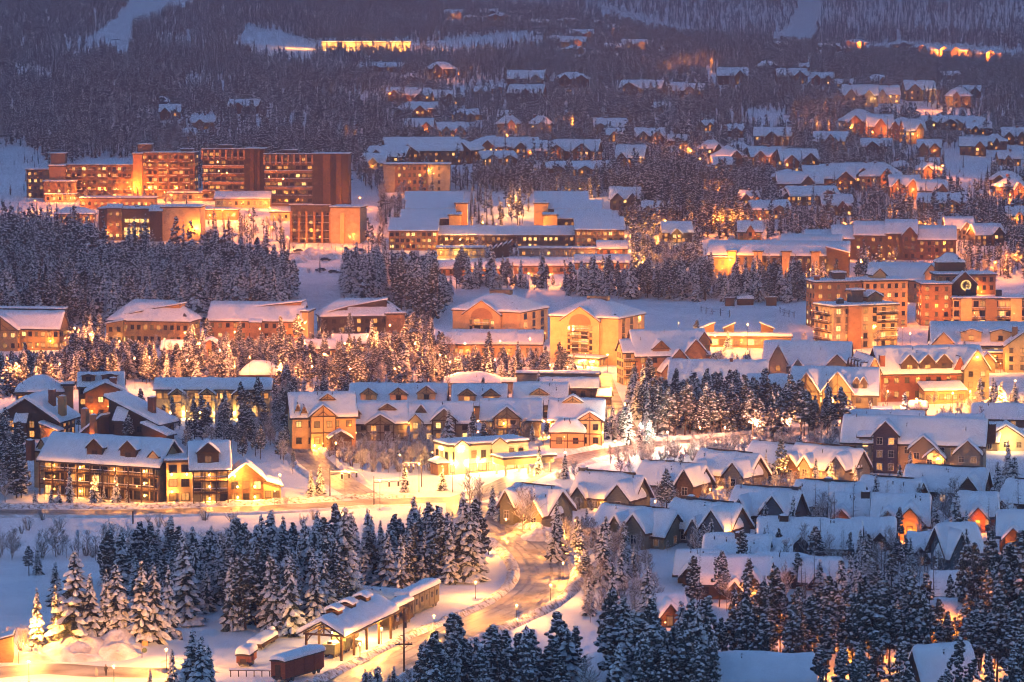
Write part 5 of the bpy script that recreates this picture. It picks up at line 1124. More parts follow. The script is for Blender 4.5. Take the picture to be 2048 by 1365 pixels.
lamp_row('among the orange-lit trees left of centre', [(150, 712, 420), (240, 740, 300), (330, 735, 300), (400, 745, 420), (470, 720, 420), (560, 730, 600), (610, 700, 420), (690, 745, 500), (735, 730, 420), (780, 705, 420), (830, 745, 420), (880, 770, 300), (1000, 740, 500), (1060, 735, 420), (650, 770, 250), (560, 800, 250), (300, 775, 160), (440, 760, 300), (500, 775, 300), (610, 745, 300), (930, 745, 300), (520, 712, 300), (370, 722, 300), (270, 778, 300), (375, 782, 300), (470, 795, 260), (625, 795, 300), (700, 800, 300), (790, 800, 300), (900, 785, 300), (990, 780, 300), (1100, 792, 300), (180, 725, 300), (40, 795, 240), (120, 790, 240)], 8.5, 300, (1.0, 0.30, 0.07), 'bulb_amber', 1.9)  # lamps along the wood's front edge are added to brighten its trees
lamp_row('along the ski run lodges', [(860, 566, 300), (1057, 570, 300), (1100, 572, 300), (1297, 580, 300), (985, 560, 200), (1240, 566, 160), (1175, 560, 160), (1200, 520, 200)], 4, 200, AMBER, 'bulb_amber')
lamp_row('among the slab hotels at upper left', [(70, 425, 400), (95, 435, 400), (150, 420, 300), (262, 400, 700), (290, 402, 700), (330, 408, 700), (355, 482, 500), (392, 484, 500), (420, 455, 900), (445, 445, 700), (470, 470, 900), (500, 455, 700), (516, 528, 900), (545, 480, 500), (575, 500, 500), (640, 500, 700), (620, 480, 300), (700, 500, 500), (735, 470, 260), (720, 420, 260), (780, 500, 400), (690, 455, 260), (220, 460, 300), (540, 440, 500)], 5, 300, AMBER, 'bulb_amber')
lamp_row('around the stepped hotel court', [(1018, 435, 500), (1040, 420, 700), (965, 470, 300), (1160, 400, 240), (1275, 500, 500), (1300, 480, 400), (1260, 530, 300), (920, 505, 400), (1320, 510, 300), (1097, 430, 300), (1285, 552, 420), (1340, 556, 420), (1250, 478, 300)], 5, 300, WARM)
lamp_row('scattered over the right slope', [(1380, 330, 420), (1360, 322, 420), (1400, 345, 260), (1655, 240, 240), (1590, 260, 160), (1640, 275, 160), (1800, 410, 300), (1880, 400, 420), (1885, 360, 240), (1990, 400, 420), (2020, 420, 420), (1700, 280, 300), (1745, 290, 260), (1400, 410, 200), (1455, 408, 200), (1520, 470, 120), (1800, 450, 120), (1850, 480, 260), (1890, 500, 260), (1930, 490, 260), (1690, 480, 200), (1440, 470, 260), (1460, 555, 160), (1410, 545, 160), (1720, 560, 400), (1790, 552, 400), (1900, 545, 400), (1990, 560, 400), (2030, 545, 400), (1530, 582, 300), (1620, 575, 300), (1470, 474, 300), (1330, 474, 300), (1805, 235, 800), (1860, 225, 900), (1890, 240, 400)], 6.5, 240, AMBER, 'bulb_amber', 1.7)  # lamps at right in front of the trees are added to light them
lamp_row('scattered over the upper hillside', [(780, 212, 260), (790, 200, 200), (850, 170, 160), (905, 55, 200), (1340, 150, 240), (1372, 145, 260), (1345, 205, 200), (880, 110, 200), (960, 118, 200), (870, 100, 300), (920, 160, 120), (710, 300, 160), (1015, 300, 200), (1145, 270, 120), (1140, 205, 60), (1240, 92, 150), (1290, 108, 150), (1410, 140, 200), (1425, 142, 120)], 7, 200, AMBER, 'bulb_amber', 2.4)
lamp_row('in the pines at the bottom right', [(1430, 1330, 260), (1500, 1220, 90), (1525, 1330, 160), (1690, 1360, 200), (1880, 1330, 260), (1950, 1340, 200), (1840, 1330, 200), (1610, 1290, 80)], 2.4, 120, AMBER, 'bulb_amber')
lamp_row('between the lower right town houses', [(1150, 1075, 160), (1500, 1010, 200), (1655, 985, 400), (1470, 1105, 60), (1600, 1005, 120), (1750, 985, 160), (1860, 985, 120), (1420, 1010, 120), (1310, 1035, 100), (1570, 965, 160), (1700, 1035, 100)], 3.0, 150, WARM, gain=0.6)

# ---- traffic signals at the junction
def signal(px, py, hh, arm, dirn, label, red):
    p = P(px, py); mb = MB(); mb.tube((0, 0, -.4), (0, 0, hh), .13, .09, 8); root = link('traffic_signal', mb.mesh('pole', ['metal_dark'], True), None, p); tag(root, label, 'traffic light', 'traffic signals at the junction')
    mb = MB(); mb.tube((0, 0, hh * .78), (arm * dirn, 0, hh * .86), .08, .05, 6); part('mast_arm', mb, 'metal_dark', root)
    mb = MB(); mb.box(min(0, arm * dirn), max(0, arm * dirn), -.05, .05, hh * .87, hh * .87 + .12); part('snow', mb, 'snow', root)
    for i in range(3):
        x = arm * dirn * (0.45 + 0.27 * i); z = hh * (.78 + .08 * (0.45 + .27 * i))
        mb = MB(); mb.box(x - .2, x + .2, -.16, .16, z - 1.15, z - .05); s = part('signal_head', mb, 'metal_dark', root)
        for j, c in enumerate(('bulb_red', 'pane_dark', 'pane_dark')):
            mb = MB(); mb.tube((x, -.2, z - .25 - .33 * j), (x, -.165, z - .25 - .33 * j), .13, .13, 10); part('lens', mb, c if red else 'pane_dark', s)
        mb = MB(); mb.ball((x, 0, z - .04), .26, .24, .22, 8, 4, z0=0.0); part('snow_cap', mb, 'snow', s, True)
signal(660, 1000, 7.2, 6.0, 1, 'tall signal mast left of the junction with snow-capped heads', False)
signal(748, 1012, 6.6, 7.5, 1, 'signal mast at the near side of the junction', False)
signal(843, 975, 6.4, 4.0, -1, 'signal mast with red lights beside the yellow shop', True)

# ---- small posts and signs
def simple_post(px, py, hh, r, label, name='marker_post', extra=None):
    p = P(px, py); mb = MB(); mb.tube((0, 0, -.4), (0, 0, hh), r, r * .9, 8); mb.ball((0, 0, hh), r * 1.5, r * 1.5, .12, 8, 4, 0)
    return tag(link(name, mb.mesh(name, ['trim_dark']), None, p), label, 'post')
simple_post(266, 1048, 2.6, .16, 'dark marker post on the road bank below the lodge'); simple_post(411, 1042, 1.9, .08, 'thin marker post on the bank right of the dark one')
p = P(284, 1316); mb = MB(); mb.tube((0, 0, -.4), (0, 0, 2.9), .06, .05, 8); s = link('sign_post', mb.mesh('pole', ['metal_dark']), None, p); tag(s, 'sign post with a square board and round disc by the snow heap', 'sign')
mb = MB(); mb.box(.1, .95, -.04, .04, 2.0, 2.75); part('sign_board', mb, 'wall_clay', s); mb = MB(); mb.tube((.42, -.05, 1.25), (.42, .05, 1.25), .42, .42, 16); part('sign_disc', mb, 'metal_green', s); mb = MB(); mb.box(0, .9, -.02, .02, 2.78, 2.83); part('bracket', mb, 'metal_dark', s)

# ---- utility pole with cross-arm
p = P(808, 1348); mb = MB(); mb.tube((0, 0, -.6), (0, 0, 10.4), .17, .11, 8); u = link('utility_pole', mb.mesh('pole', ['timber']), None, p); tag(u, 'wooden utility pole with cross-arm and insulators beside the train shelter', 'pole')
mb = MB(); mb.box(-1.35, 1.35, -.08, .08, 4.65, 4.85); mb.beam((-.8, -.1, 4.7), (0, -.1, 4.0), .06, .05); mb.beam((.8, -.1, 4.7), (0, -.1, 4.0), .06, .05); part('cross_arm', mb, 'timber', u)
for x in (-1.25, -.7, .7, 1.25): mb = MB(); mb.tube((x, 0, 4.85), (x, 0, 5.12), .06, .08, 8); part('insulator', mb, 'concrete', u)
mb = MB(); mb.tube((.25, 0, 7.4), (.25, 0, 8.3), .24, .24, 10); part('transformer', mb, 'metal_dark', u); mb = MB(); mb.box(-.6, .1, -.05, .05, 6.1, 6.2); part('bracket', mb, 'timber', u)

# ---- railway exhibit: shelter, locomotive, coaches, wagons
h = House('train_shelter', 'open timber train shelter with thick snow roof and three roof vents', 646, 1322, -19, 'brown', 2, 'shelter', vis=1.0)
k = h.k; W, L, E, RZ = 4.0, 23.0, 4.2, 1.9
for y in (0.4, 5.8, 11.4, 17, 22.4):
    for x in (-3.1, 3.1):
        mb = MB(); mb.box(x - .17, x + .17, y - .17, y + .17, -.6, E); s_ = -1 if x > 0 else 1
        mb.beam((x, y, E - 1.3), (x + s_ * 1.0, y, E - .05), .18, .16); mb.beam((x, y, E - 1.2), (x, y + .9, E - .05), .16, .16); h.add('post', mb, 'timber')
    mb = MB(); mb.beam((-3.6, y, E), (3.6, y, E), .3, .26); mb.beam((0, y, E), (0, y, E + RZ - .2), .2, .2); mb.beam((-1.8, y, E), (0, y, E + RZ * .6), .16, .16); mb.beam((1.8, y, E), (0, y, E + RZ * .6), .16, .16); h.add('truss', mb, 'timber')
for x in (-3.1, 3.1): mb = MB(); mb.beam((x, 0, E + .2), (x, L, E + .2), .25, .25); h.add('wall_plate', mb, 'timber')
h.roof('gy', -3.4 / k, 3.4 / k, 0, L / k, (E + .35) / k, RZ / k, over=0.9, t=0.75)
for y in (5.0, 11.0, 17.5):
    mb = MB(); mb.box(-1.0, 1.0, y - 1.1, y + 1.1, E + RZ + .2, E + RZ + 1.5); v = h.add('roof_vent', mb, 'wall_brown')
    sl = lambda x_, y_: E + RZ + 2.05 - .42 * math.sqrt(x_ * x_ + .06)
    h.add('snow', snow_sheet(-1.35, 1.35, y - 1.4, y + 1.4, sl, .5, y, 6, 4, .06), 'snow', True, v)
for y in (4, 12, 20): lamp_light(h.w(0, y / k, (E - .6) / k), 120, PALE, .2); mb = MB(); mb.ball((0, y, E - .25), .16, .16, .2, 8, 5); h.add('ceiling_lamp', mb, 'bulb_pale')
KEEP_OUT.append((h.p.x + 4, h.p.y + 12, 12)); KEEP_OUT.append((h.p.x, h.p.y, 8)); KEEP_OUT.append((h.p.x + 8, h.p.y + 28, 8))
PROTECT.append((595, 865, 1180, 1326, h.p.y - 3))
def lettering(txt, size, mat, parent, loc, rot):
    c = bpy.data.curves.new('lettering', 'FONT'); c.body = txt; c.size = size; c.extrude = 0.01; c.align_x = 'CENTER'
    t = bpy.data.objects.new('lettering_curve', c); COL.objects.link(t); bpy.context.view_layer.update()
    me = bpy.data.meshes.new_from_object(t.evaluated_get(bpy.context.evaluated_depsgraph_get())); bpy.data.objects.remove(t)
    me.materials.clear(); me.materials.append(MAT[mat])
    o = link('lettering', me, parent, loc, rot); return o
noise_mat('paint_white', (0.7, 0.7, 0.66), (0.8, 0.8, 0.78), 3, 0.7)
noise_mat('loco_green', (0.10, 0.12, 0.075), (0.15, 0.17, 0.11), 2, 0.6, spec=0.4)
def wheels(mb_add, xs, ys, r):
    for y in ys:
        for x in xs: mb = MB(); mb.tube((x - .06, y, r), (x + .06, y, r), r, r, 16); mb.tube((x - .1, y, r), (x + .1, y, r), r * .25, r * .25, 8); part('wheel', mb, 'metal_dark', mb_add)
o = link('steam_locomotive', None, None, h.w(.3 / k, 1.6 / k, .05 / k), h.yaw); tag(o, 'small green-grey steam locomotive with snowy tender under the shelter', 'locomotive')
mb = MB(); mb.box(-1.15, 1.15, 0, 4.2, .75, 2.3); tn = part('tender', mb, 'loco_green', o); mb = MB(); mb.ball((0, 2.1, 2.25), 1.05, 2.0, .35, 10, 5, z0=0.0); part('snow', mb, 'snow', tn, True); mb = MB(); mb.box(-.35, .35, .3, .9, 2.3, 2.75); part('hatch', mb, 'metal_dark', tn)
mb = MB(); mb.box(-1.2, 1.2, 4.6, 6.6, .8, 3.3); mb.box(-1.35, 1.35, 4.4, 6.9, 3.3, 3.45); part('cab', mb, 'loco_green', o)
mb = MB(); mb.tube((0, 6.6, 1.9), (0, 11.6, 1.9), .72, .72, 14); part('boiler', mb, 'metal_dark', o); mb = MB(); mb.tube((0, 10.9, 2.5), (0, 10.9, 3.6), .2, .34, 10); part('smokestack', mb, 'metal_dark', o)
for y in (8, 9.4): mb = MB(); mb.ball((0, y, 2.6), .32, .32, .4, 8, 5); part('dome', mb, 'metal_dark', o)
mb = MB(); mb.box(-1.0, 1.0, 0.1, 12.2, .55, .78); part('underframe', mb, 'metal_dark', o); mb = MB(); mb.add([(-1, 12.2, .7), (1, 12.2, .7), (0, 13.2, .15), (-1, 12.2, .1), (1, 12.2, .1)], [(0, 1, 2), (3, 2, 4), (0, 2, 3), (1, 4, 2), (0, 3, 4, 1)]); part('cowcatcher', mb, 'metal_dark', o)
wheels(o, (-.75, .75), (.7, 1.7, 2.6, 3.5), .38); wheels(o, (-.75, .75), (5.6, 7.0, 8.4), .52); wheels(o, (-.75, .75), (10.2, 11.4), .34)
def coach(label, px, py, yaw, L, W, Hh, mat, text=None, name='railway_coach', t=.7, cat='railway car', doors=True):
    p = P(px, py); o = link(name, None, None, p, math.radians(yaw)); tag(o, label, cat)
    mb = MB(); mb.box(-W / 2, W / 2, 0, L, .75, Hh); b = part('body', mb, mat, o)
    mb = MB(); mb.box(-W / 2 - .15, W / 2 + .15, -.2, L + .2, Hh + .003, Hh + .16); part('roof', mb, 'roofing', o)
    part('snow', snow_sheet(-W / 2 - .12, W / 2 + .12, -.18, L + .18, lambda x, y: Hh + .17 + .18 - .08 * x * x, t, px * .1, 8, 10, .1), 'snow', o, True)
    mb = MB(); mb.box(-W / 2 + .25, W / 2 - .25, .2, L - .2, .45, .748); part('underframe', mb, 'metal_dark', o)
    wheels(o, (-W / 2 + .25, W / 2 - .25), (1.2, 2.4, L - 2.4, L - 1.2), .4)
    n = max(2, int(L / 2.2))
    for i in range(n):
        y = L * (i + .5) / n; mb = MB()
        if doors: mb.box(W / 2 + .004, W / 2 + .05, y - .42, y + .42, Hh * .55, Hh * .8); part('window', mb, 'pane_dark', o)
        mb = MB(); mb.box(W / 2 + .002, W / 2 + .09, L * i / n - .06, L * i / n + .06, .8, Hh - .05); part('rib', mb, mat, o)
    mb = MB(); mb.box(-.5, .5, -.05, -.002, .8, Hh - .5); part('end_door', mb, 'trim_dark', o)
    for (bx) in (-.7, .7): mb = MB(); mb.box(bx - .12, bx + .12, -.5, 0, .8, 1.0); part('buffer', mb, 'metal_dark', o)
    if text: lettering(text, 1.3, 'paint_white', o, (W / 2 + .1, 1.9, 1.35), (PI / 2, 0, PI / 2))
    KEEP_OUT.append((p.x, p.y, 4)); q = o.matrix_basis @ Vector((0, L, 0)); KEEP_OUT.append((q.x, q.y, 4)); q = o.matrix_basis @ Vector((0, L / 2, 0)); KEEP_OUT.append((q.x, q.y, 4))
    return o
coach('dark railway car numbered 01 with thick snow behind the shelter', 772, 1262, -19, 9.5, 2.7, 3.6, 'wall_dark', '01')
coach('olive railway coach under thick snow, farther behind the car 01', 805, 1239, -19, 15, 2.7, 3.8, 'wall_olive', None, 'railway_coach', 0.9)
coach('red-brown boxcar capped with snow at the bottom left of the shelter', 556, 1366, -32, 10.5, 2.7, 3.3, 'wall_red', None, 'boxcar', 0.8, 'railway car', False)
coach('small red-brown wagon heaped with snow left of the boxcar', 486, 1336, -10, 4.5, 2.2, 1.9, 'wall_red', None, 'small_wagon', 1.0, 'railway car', False)
p = P(508, 1302); o = link('snowy_flatcar', None, None, p, math.radians(-14)); tag(o, 'low flat wagon buried in smooth snow above the small wagon', 'railway car')
mb = MB(); mb.box(-1.3, 1.3, 0, 9, .5, 1.0); part('deck', mb, 'timber', o); part('snow', snow_sheet(-1.28, 1.28, .02, 8.98, lambda x, y: 1.005 + .12, .75, 3.1, 6, 10, .1), 'snow', o, True); wheels(o, (-.9, .9), (1.2, 2.4, 6.6, 7.8), .36); mb = MB(); mb.box(-.5, .5, 9.1, 10, .5, 1.9); part('brake_stand', mb, 'timber', o); mb = MB(); mb.ball((0, 9.5, 1.85), .6, .6, .6, 8, 5, z0=0.0); part('snow_cap', mb, 'snow', o, True)
p = P(498, 1354); o = link('boardwalk', None, None, p, math.radians(-4)); tag(o, 'snow-topped boardwalk railing between the wagons', 'railing')
for i in range(6): mb = MB(); mb.box(-3 + i * 1.25, -2.86 + i * 1.25, -.07, .07, -.3, .95); part('post', mb, 'timber', o)
mb = MB(); mb.box(-3.2, 3.5, -.1, .1, .95, 1.08); part('rail', mb, 'timber', o); mb = MB(); mb.box(-3.2, 3.5, -.13, .13, 1.083, 1.3); part('snow', mb, 'snow', o)
h = House('ticket_hut', 'small orange-lit wooden hut at the bottom left edge', 2, 1326, 6, 'honey', 2, 'hut', vis=1.0)
h.block(-46, 24, 0, 40, 34, 'sl', 20, t=0.3, over=0.3); h.glow(36, -14, 30, 160, WARM)
h = House('long_barn', 'long barn half hidden behind spruces above the railway coach', 760, 1222, -30, 'dark', 2, 'barn', lit=0, vis=0.7)
h.block(-62, 62, 0, 50, 22, 'gx', 12, t=0.8)
h = House('small_shelter', 'tiny snow-capped shelter between the foreground spruces', 566, 1152, 0, 'dark', 2, 'hut', lit=0, vis=0.6); h.block(-9, 9, 0, 16, 12, 'hip', 5, t=1.0)

# ---- two walkers on the plaza
for nm in (('skin', (0.35, 0.22, 0.16)), ('coat_dark', (0.03, 0.03, 0.04)), ('coat_pale', (0.25, 0.24, 0.25))): noise_mat(nm[0], nm[1], tuple(c * 1.3 for c in nm[1]), 6, 0.9)
def walker(px, py, hh, mat, label, rz, stride):
    p = P(px, py); sc = hh / 1.75
    J = {'pelvis': (0, 0, .95), 'waist': (0, 0, 1.1), 'chest': (0, .02, 1.35), 'neck': (0, .03, 1.5), 'head': (0, .05, 1.62), 'top': (0, .05, 1.73)}
    V, E_, R_ = [], [], []
    def add(v, r, par=None):
        V.append(v); R_.append(r)
        if par is not None: E_.append((par, len(V) - 1))
        return len(V) - 1
    pe = add((0, 0, .95), .17); wa = add((0, 0, 1.12), .16, pe); ch = add((0, .02, 1.36), .19, wa); ne = add((0, .03, 1.5), .075, ch); hd = add((0, .04, 1.6), .105, ne); add((0, .04, 1.7), .09, hd)
    for s in (-1, 1):
        f = stride * s
        hp = add((s * .1, 0, .88), .12, pe); kn = add((s * .11, f * .55 - .04, .5), .085, hp); an = add((s * .11, f - .02, .1), .06, kn); add((s * .12, f - .2, .05), .055, an)
        sh = add((s * .2, .02, 1.4), .09, ch); el = add((s * .27, -f * .4 + .02, 1.13), .06, sh); wr = add((s * .26, -f * .8 - .1, .9), .045, el); add((s * .25, -f * .9 - .14, .82), .04, wr)
    me = bpy.data.meshes.new('person'); me.from_pydata([tuple(c * sc for c in v) for v in V], E_, [])
    o = link('person', me, None, p, rz); md = o.modifiers.new('skin', 'SKIN'); sd = me.skin_vertices[0].data
    for i, r in enumerate(R_): sd[i].radius = (r * sc, r * sc)
    sd[0].use_root = True
    o.modifiers.new('smooth', 'SUBSURF').levels = 1; me.materials.append(MAT[mat]); tag(o, label, 'person')
    mb = MB(); mb.ball((0, -.02 * sc, 1.61 * sc), .085 * sc, .11 * sc, .12 * sc, 10, 8); mb.ball((0, -.125 * sc, 1.59 * sc), .018, .03, .025, 6, 4); part('face', mb, 'skin', o, True)
    mb = MB(); mb.ball((0, .03 * sc, 1.68 * sc), .13 * sc, .14 * sc, .12 * sc, 10, 6, z0=-.2); part('hat', mb, mat, o, True)
walker(212, 1352, 1.78, 'coat_dark', 'person in dark winter clothes standing on the trodden snow', .6, .16); walker(193, 1355, 1.6, 'coat_pale', 'person in pale coat left of the dark-clothed one', -.4, .12)

# ---- parked cars
noise_mat('car_paint', (0.03, 0.035, 0.05), (0.05, 0.055, 0.07), 1, 0.35, vary=0.5, spec=0.6)
def car_meshes():
    mb = MB(); prof = [(-2.15, .35), (2.15, .35), (2.2, .7), (2.0, .9), (1.15, .98), (.6, 1.42), (-1.2, 1.46), (-1.95, 1.0), (-2.2, .85)]; mb.poly_prism(prof, 'y', -.86, .86); body = mb.mesh('body', ['car_paint'])
    mb = MB(); mb.poly_prism([(.58, 1.38), (1.05, 1.0), (-1.75, 1.0), (-1.2, 1.4)], 'y', -.875, .875); glass = mb.mesh('window', ['pane_dark'])
    mb = MB(); mb.tube((0, -.11, 0), (0, .11, 0), .33, .33, 14); wh = mb.mesh('wheel', ['metal_dark'])
    mb = MB(); mb.ball((-.35, 0, 1.42), 1.1, .82, .3, 12, 6, z0=0.0); mb.ball((1.55, 0, .92), .62, .8, .2, 10, 5, z0=0.0); mb.ball((-1.95, 0, .9), .3, .8, .2, 8, 5, z0=0.0); sn = mb.mesh('snow', ['snow'], True)
    mb = MB(); mb.box(2.12, 2.2, -.75, -.45, .62, .78); mb.box(2.12, 2.2, .45, .75, .62, .78); hl = mb.mesh('headlight', ['concrete'])
    return body, glass, wh, sn, hl
CB, CG, CW, CS, CHL = car_meshes()
cars = sorted([(246, 490), (268, 488), (352, 496), (378, 499), (386, 490), (432, 505), (498, 500), (652, 522), (641, 543), (668, 547), (740, 512), (720, 504), (596, 505), (778, 512), (455, 514), (1270, 610 - 60)])
for i, (a, b) in enumerate(cars):
    p = P(a, b); o = link('parked_car', None, None, p, random.choice((0, PI)) + random.uniform(-.3, .3)); tag(o, '%s snow-covered parked car from the left along the ski run car park' % ordinal(i), 'car', 'snow-covered parked cars')
    link('body', CB, o); link('window', CG, o); link('snow', CS, o); link('headlight', CHL, o)
    for x in (-1.35, 1.35):
        for y in (-.78, .78): link('wheel', CW, o, (x, y, .33))
    KEEP_OUT.append((p.x, p.y, 3))
# ---- rope fences on the plaza and the ski lifts
def rope_fence(pts, label):
    w = [P(a, b) for a, b in pts]; o = link('rope_fence', None, None, w[0]); tag(o, label, 'fence', 'rope fences on the plaza')
    for i, q in enumerate(w):
        mb = MB(); q2 = q - w[0]; mb.tube((q2.x, q2.y, -.3), (q2.x, q2.y, 2.6), .14, .12, 6); part('post', mb, 'timber', o); mb = MB(); mb.ball((q2.x, q2.y, 2.6), .24, .24, .25, 6, 4); part('snow', mb, 'snow', o)
        if i:
            a = w[i - 1] - w[0]
            for zz in (1.0, 1.8): mb = MB(); mb.tube((a.x, a.y, zz), (q2.x, q2.y, zz), .05, .05, 4); part('rope', mb, 'trim_dark', o)
rope_fence([(1402, 625), (1412, 628), (1424, 630), (1441, 633), (1459, 637)], 'left rope fence with snow-capped posts on the plaza snow'); rope_fence([(1560, 627), (1568, 632), (1578, 636), (1588, 640)], 'right rope fence with snow-capped posts on the plaza snow')
for (a, b, hpx, lab) in ((872, 600, 40, 'ski lift tower among the spruces in the middle ski run'), (232, 98, 18, 'left hazy ski lift tower at the top left run'), (266, 108, 20, 'second hazy ski lift tower below the top left run'), (344, 18, 18, 'topmost hazy ski lift tower in the top left run'), (728, 590, 30, 'ski lift tower left on the middle ski run')):
    p = P(a, b); hh = hpx / scale_at(p.y); o = link('lift_tower', None, None, p); tag(o, lab, 'ski lift', 'ski lift towers'); mb = MB(); mb.tube((0, 0, -1), (0, 0, hh), .35, .28, 8); part('mast', mb, 'metal_dark', o); mb = MB(); mb.box(-3, 3, -.25, .25, hh - .2, hh + .3); part('cross_arm', mb, 'metal_dark', o)
    for x in (-3, 3): mb = MB(); mb.box(x - .15, x + .15, -1.2, 1.2, hh - .5, hh - .2); part('sheave_train', mb, 'metal_dark', o)
# ------------------------------------------------------------------ trees
def spruce_crown(seed, H=10.0, R=1.75, tiers=20, lod=0):
    rnd = random.Random(seed); mb = MB()
    zb = H * rnd.uniform(0.03, 0.08)
    core = 0.34
    vs = [(0, 0, H * 0.93)]; n = 7
    for k in range(n):
        a = 2 * PI * k / n; vs.append((R * core * math.cos(a), R * core * math.sin(a), zb + 0.3))
    mb.add(vs, [(0, 1 + k, 1 + (k + 1) % n) for k in range(n)], 0)
    for i in range(tiers):
        t = i / (tiers - 1.0)
        z = zb + (H * 0.965 - zb) * (t ** 0.92) + rnd.uniform(-0.22, 0.22)
        f = 1 - (z - zb) / (H - zb)
        r = R * (0.1 + 0.9 * f ** 0.8) * rnd.uniform(0.88, 1.1)
        nb = max(4, int(4.5 + (6.5 if lod == 0 else 3) * r / R))
        a0 = rnd.uniform(0, 6.28)
        for k in range(nb):
            a = a0 + 2 * PI * k / nb + rnd.uniform(-0.25, 0.25)
            L = r * rnd.uniform(0.6, 1.22)
            ca, sa = math.cos(a), math.sin(a)
            w = (0.21 * L + 0.17) * rnd.uniform(0.75, 1.3)
            dr = rnd.uniform(0.28, 0.55)
            zz = z + rnd.uniform(-0.3, 0.3)
            ts = (0.12, 0.45, 0.75, 1.0) if lod == 0 else (0.15, 0.65, 1.0)
            ws = (0.5, 1.0, 0.85, 0.12) if lod == 0 else (0.5, 1.0, 0.12)
            rows = []
            for tt, ww in zip(ts, ws):
                d = L * tt; hz = zz + 0.10 * L * tt - dr * L * tt * tt
                we = w * ww * rnd.uniform(0.8, 1.25); dl = 0.55 * we
                rows.append(((d * ca - we * sa, d * sa + we * ca, hz - dl * rnd.uniform(0.6, 1.5)), (d * ca, d * sa, hz), (d * ca + we * sa, d * sa - we * ca, hz - dl * rnd.uniform(0.6, 1.5))))
            vv = [p for rr in rows for p in rr]; ff = []
            for q in range(len(rows) - 1):
                o = q * 3
                ff += [(o, o + 1, o + 4, o + 3), (o + 1, o + 2, o + 5, o + 4)]
            mb.add(vv, ff, 0)
            if lod == 0:                            # needles hanging under the bough
                for q in (1, 2):
                    pl, pc, pr = rows[q]
                    for e in (pl, pr):
                        hz = rnd.uniform(0.12, 0.28)
                        mb.add([e, (0.5 * e[0] + 0.5 * pc[0], 0.5 * e[1] + 0.5 * pc[1], e[2] + 0.03), (e[0] * 0.97 + 0.06 * ca, e[1] * 0.97 + 0.06 * sa, e[2] - hz)], [(0, 1, 2)], 0)
            if rnd.random() < (0.72 if lod == 0 else 0.55):                 # pillow of snow lying on the bough
                sw = rnd.uniform(0.45, 1.15); th = rnd.choice((0.08, 0.12, 0.2, 0.3)) * (0.6 + 0.4 * min(1, L))
                tl = (0.3, 0.55, 0.8, 0.99) if lod == 0 else (0.35, 0.7, 1.0)
                tw = (0.4, 0.95, 0.95, 0.35) if lod == 0 else (0.5, 1.0, 0.4)
                vv, ff = [], []
                for tt, ww in zip(tl, tw):
                    d = L * tt; hz = zz + 0.10 * L * tt - dr * L * tt * tt
                    we = w * ww * sw * rnd.uniform(0.8, 1.2)
                    vv += [(d * ca - we * sa, d * sa + we * ca, hz - 0.42 * we), (d * ca, d * sa, hz + th * (0.55 + ww * 0.6)), (d * ca + we * sa, d * sa - we * ca, hz - 0.42 * we)]
                for q in range(len(tl) - 1):
                    o = q * 3; ff += [(o, o + 1, o + 4, o + 3), (o + 1, o + 2, o + 5, o + 4)]
                o = (len(tl) - 1) * 3
                ff += [(o, o + 1, o + 2)]
                mb.add(vv, ff, 1)
    mb.tube((0, 0, H * 0.9), (0, 0, H), 0.07, 0.015, 4, 0)
    mb.ball((0, 0, H * 0.975), 0.13, 0.13, 0.2, 5, 3, 1)
    return mb.mesh('spruce_crown', ['needles', 'tree_snow'])

def pine_crown(seed, H=10.0, bare=0.34, R=1.35, n=125, lod=0):
    rnd = random.Random(seed); mb = MB()
    lean = rnd.uniform(-0.15, 0.15)
    for i in range(n):
        t = (i + rnd.random()) / n
        z = H * (bare + (0.985 - bare) * t)
        rm = R * (0.35 + 0.95 * math.sin(PI * min(1, 0.18 + 0.8 * t)) ** 0.8) * (1 - 0.62 * t ** 2.2)
        a = rnd.uniform(0, 6.28); rr = rm * math.sqrt(rnd.random()) * rnd.uniform(0.75, 1.12)
        c = (rr * math.cos(a) + lean * t, rr * math.sin(a), z - 0.16 * rr)
        s = rnd.uniform(0.22, 0.46) * (1.1 - 0.35 * t) * (1.5 if lod else 1.0)
        # tuft of needles: a ragged low ball
        seg, ring = (6, 3) if lod == 0 else (5, 2)
        mb.ball(c, s, s, s * 0.75, seg, ring, 0, jit=0.75, rnd=rnd)
        if lod == 0:
            for _ in range(5):
                aa = rnd.uniform(0, 6.28); e = rnd.uniform(-0.5, 0.3); q = s * rnd.uniform(1.1, 1.5)
                tip = (c[0] + q * math.cos(aa), c[1] + q * math.sin(aa), c[2] + q * e)
                b1 = (c[0] + s * 0.7 * math.cos(aa + 0.35), c[1] + s * 0.7 * math.sin(aa + 0.35), c[2])
                b2 = (c[0] + s * 0.7 * math.cos(aa - 0.35), c[1] + s * 0.7 * math.sin(aa - 0.35), c[2] - 0.05)
                mb.add([tip, b1, b2], [(0, 1, 2)], 0)
        if rnd.random() < (0.72 if lod == 0 else 0.55):
            k = rnd.uniform(0.7, 1.02)
            mb.ball((c[0] + rnd.uniform(-.05, .05), c[1] + rnd.uniform(-.05, .05), c[2] + s * 0.2), s * k, s * k, s * rnd.uniform(0.55, 0.8), 7 if lod == 0 else 5, 4 if lod == 0 else 2, 1, z0=-0.05, jit=0.5, rnd=rnd)
    for _ in range(0 if lod else 26):               # limbs
        t = rnd.random(); z = H * (bare - 0.04 + (0.95 - bare) * t); a = rnd.uniform(0, 6.28); L = R * rnd.uniform(0.5, 0.95) * (1 - 0.5 * t)
        mb.tube((lean * t, 0, z - 0.1), (L * math.cos(a) + lean * t, L * math.sin(a), z + 0.05), 0.035, 0.012, 3, 2, False)
    return mb.mesh('pine_crown', ['needles', 'tree_snow', 'trunk'])

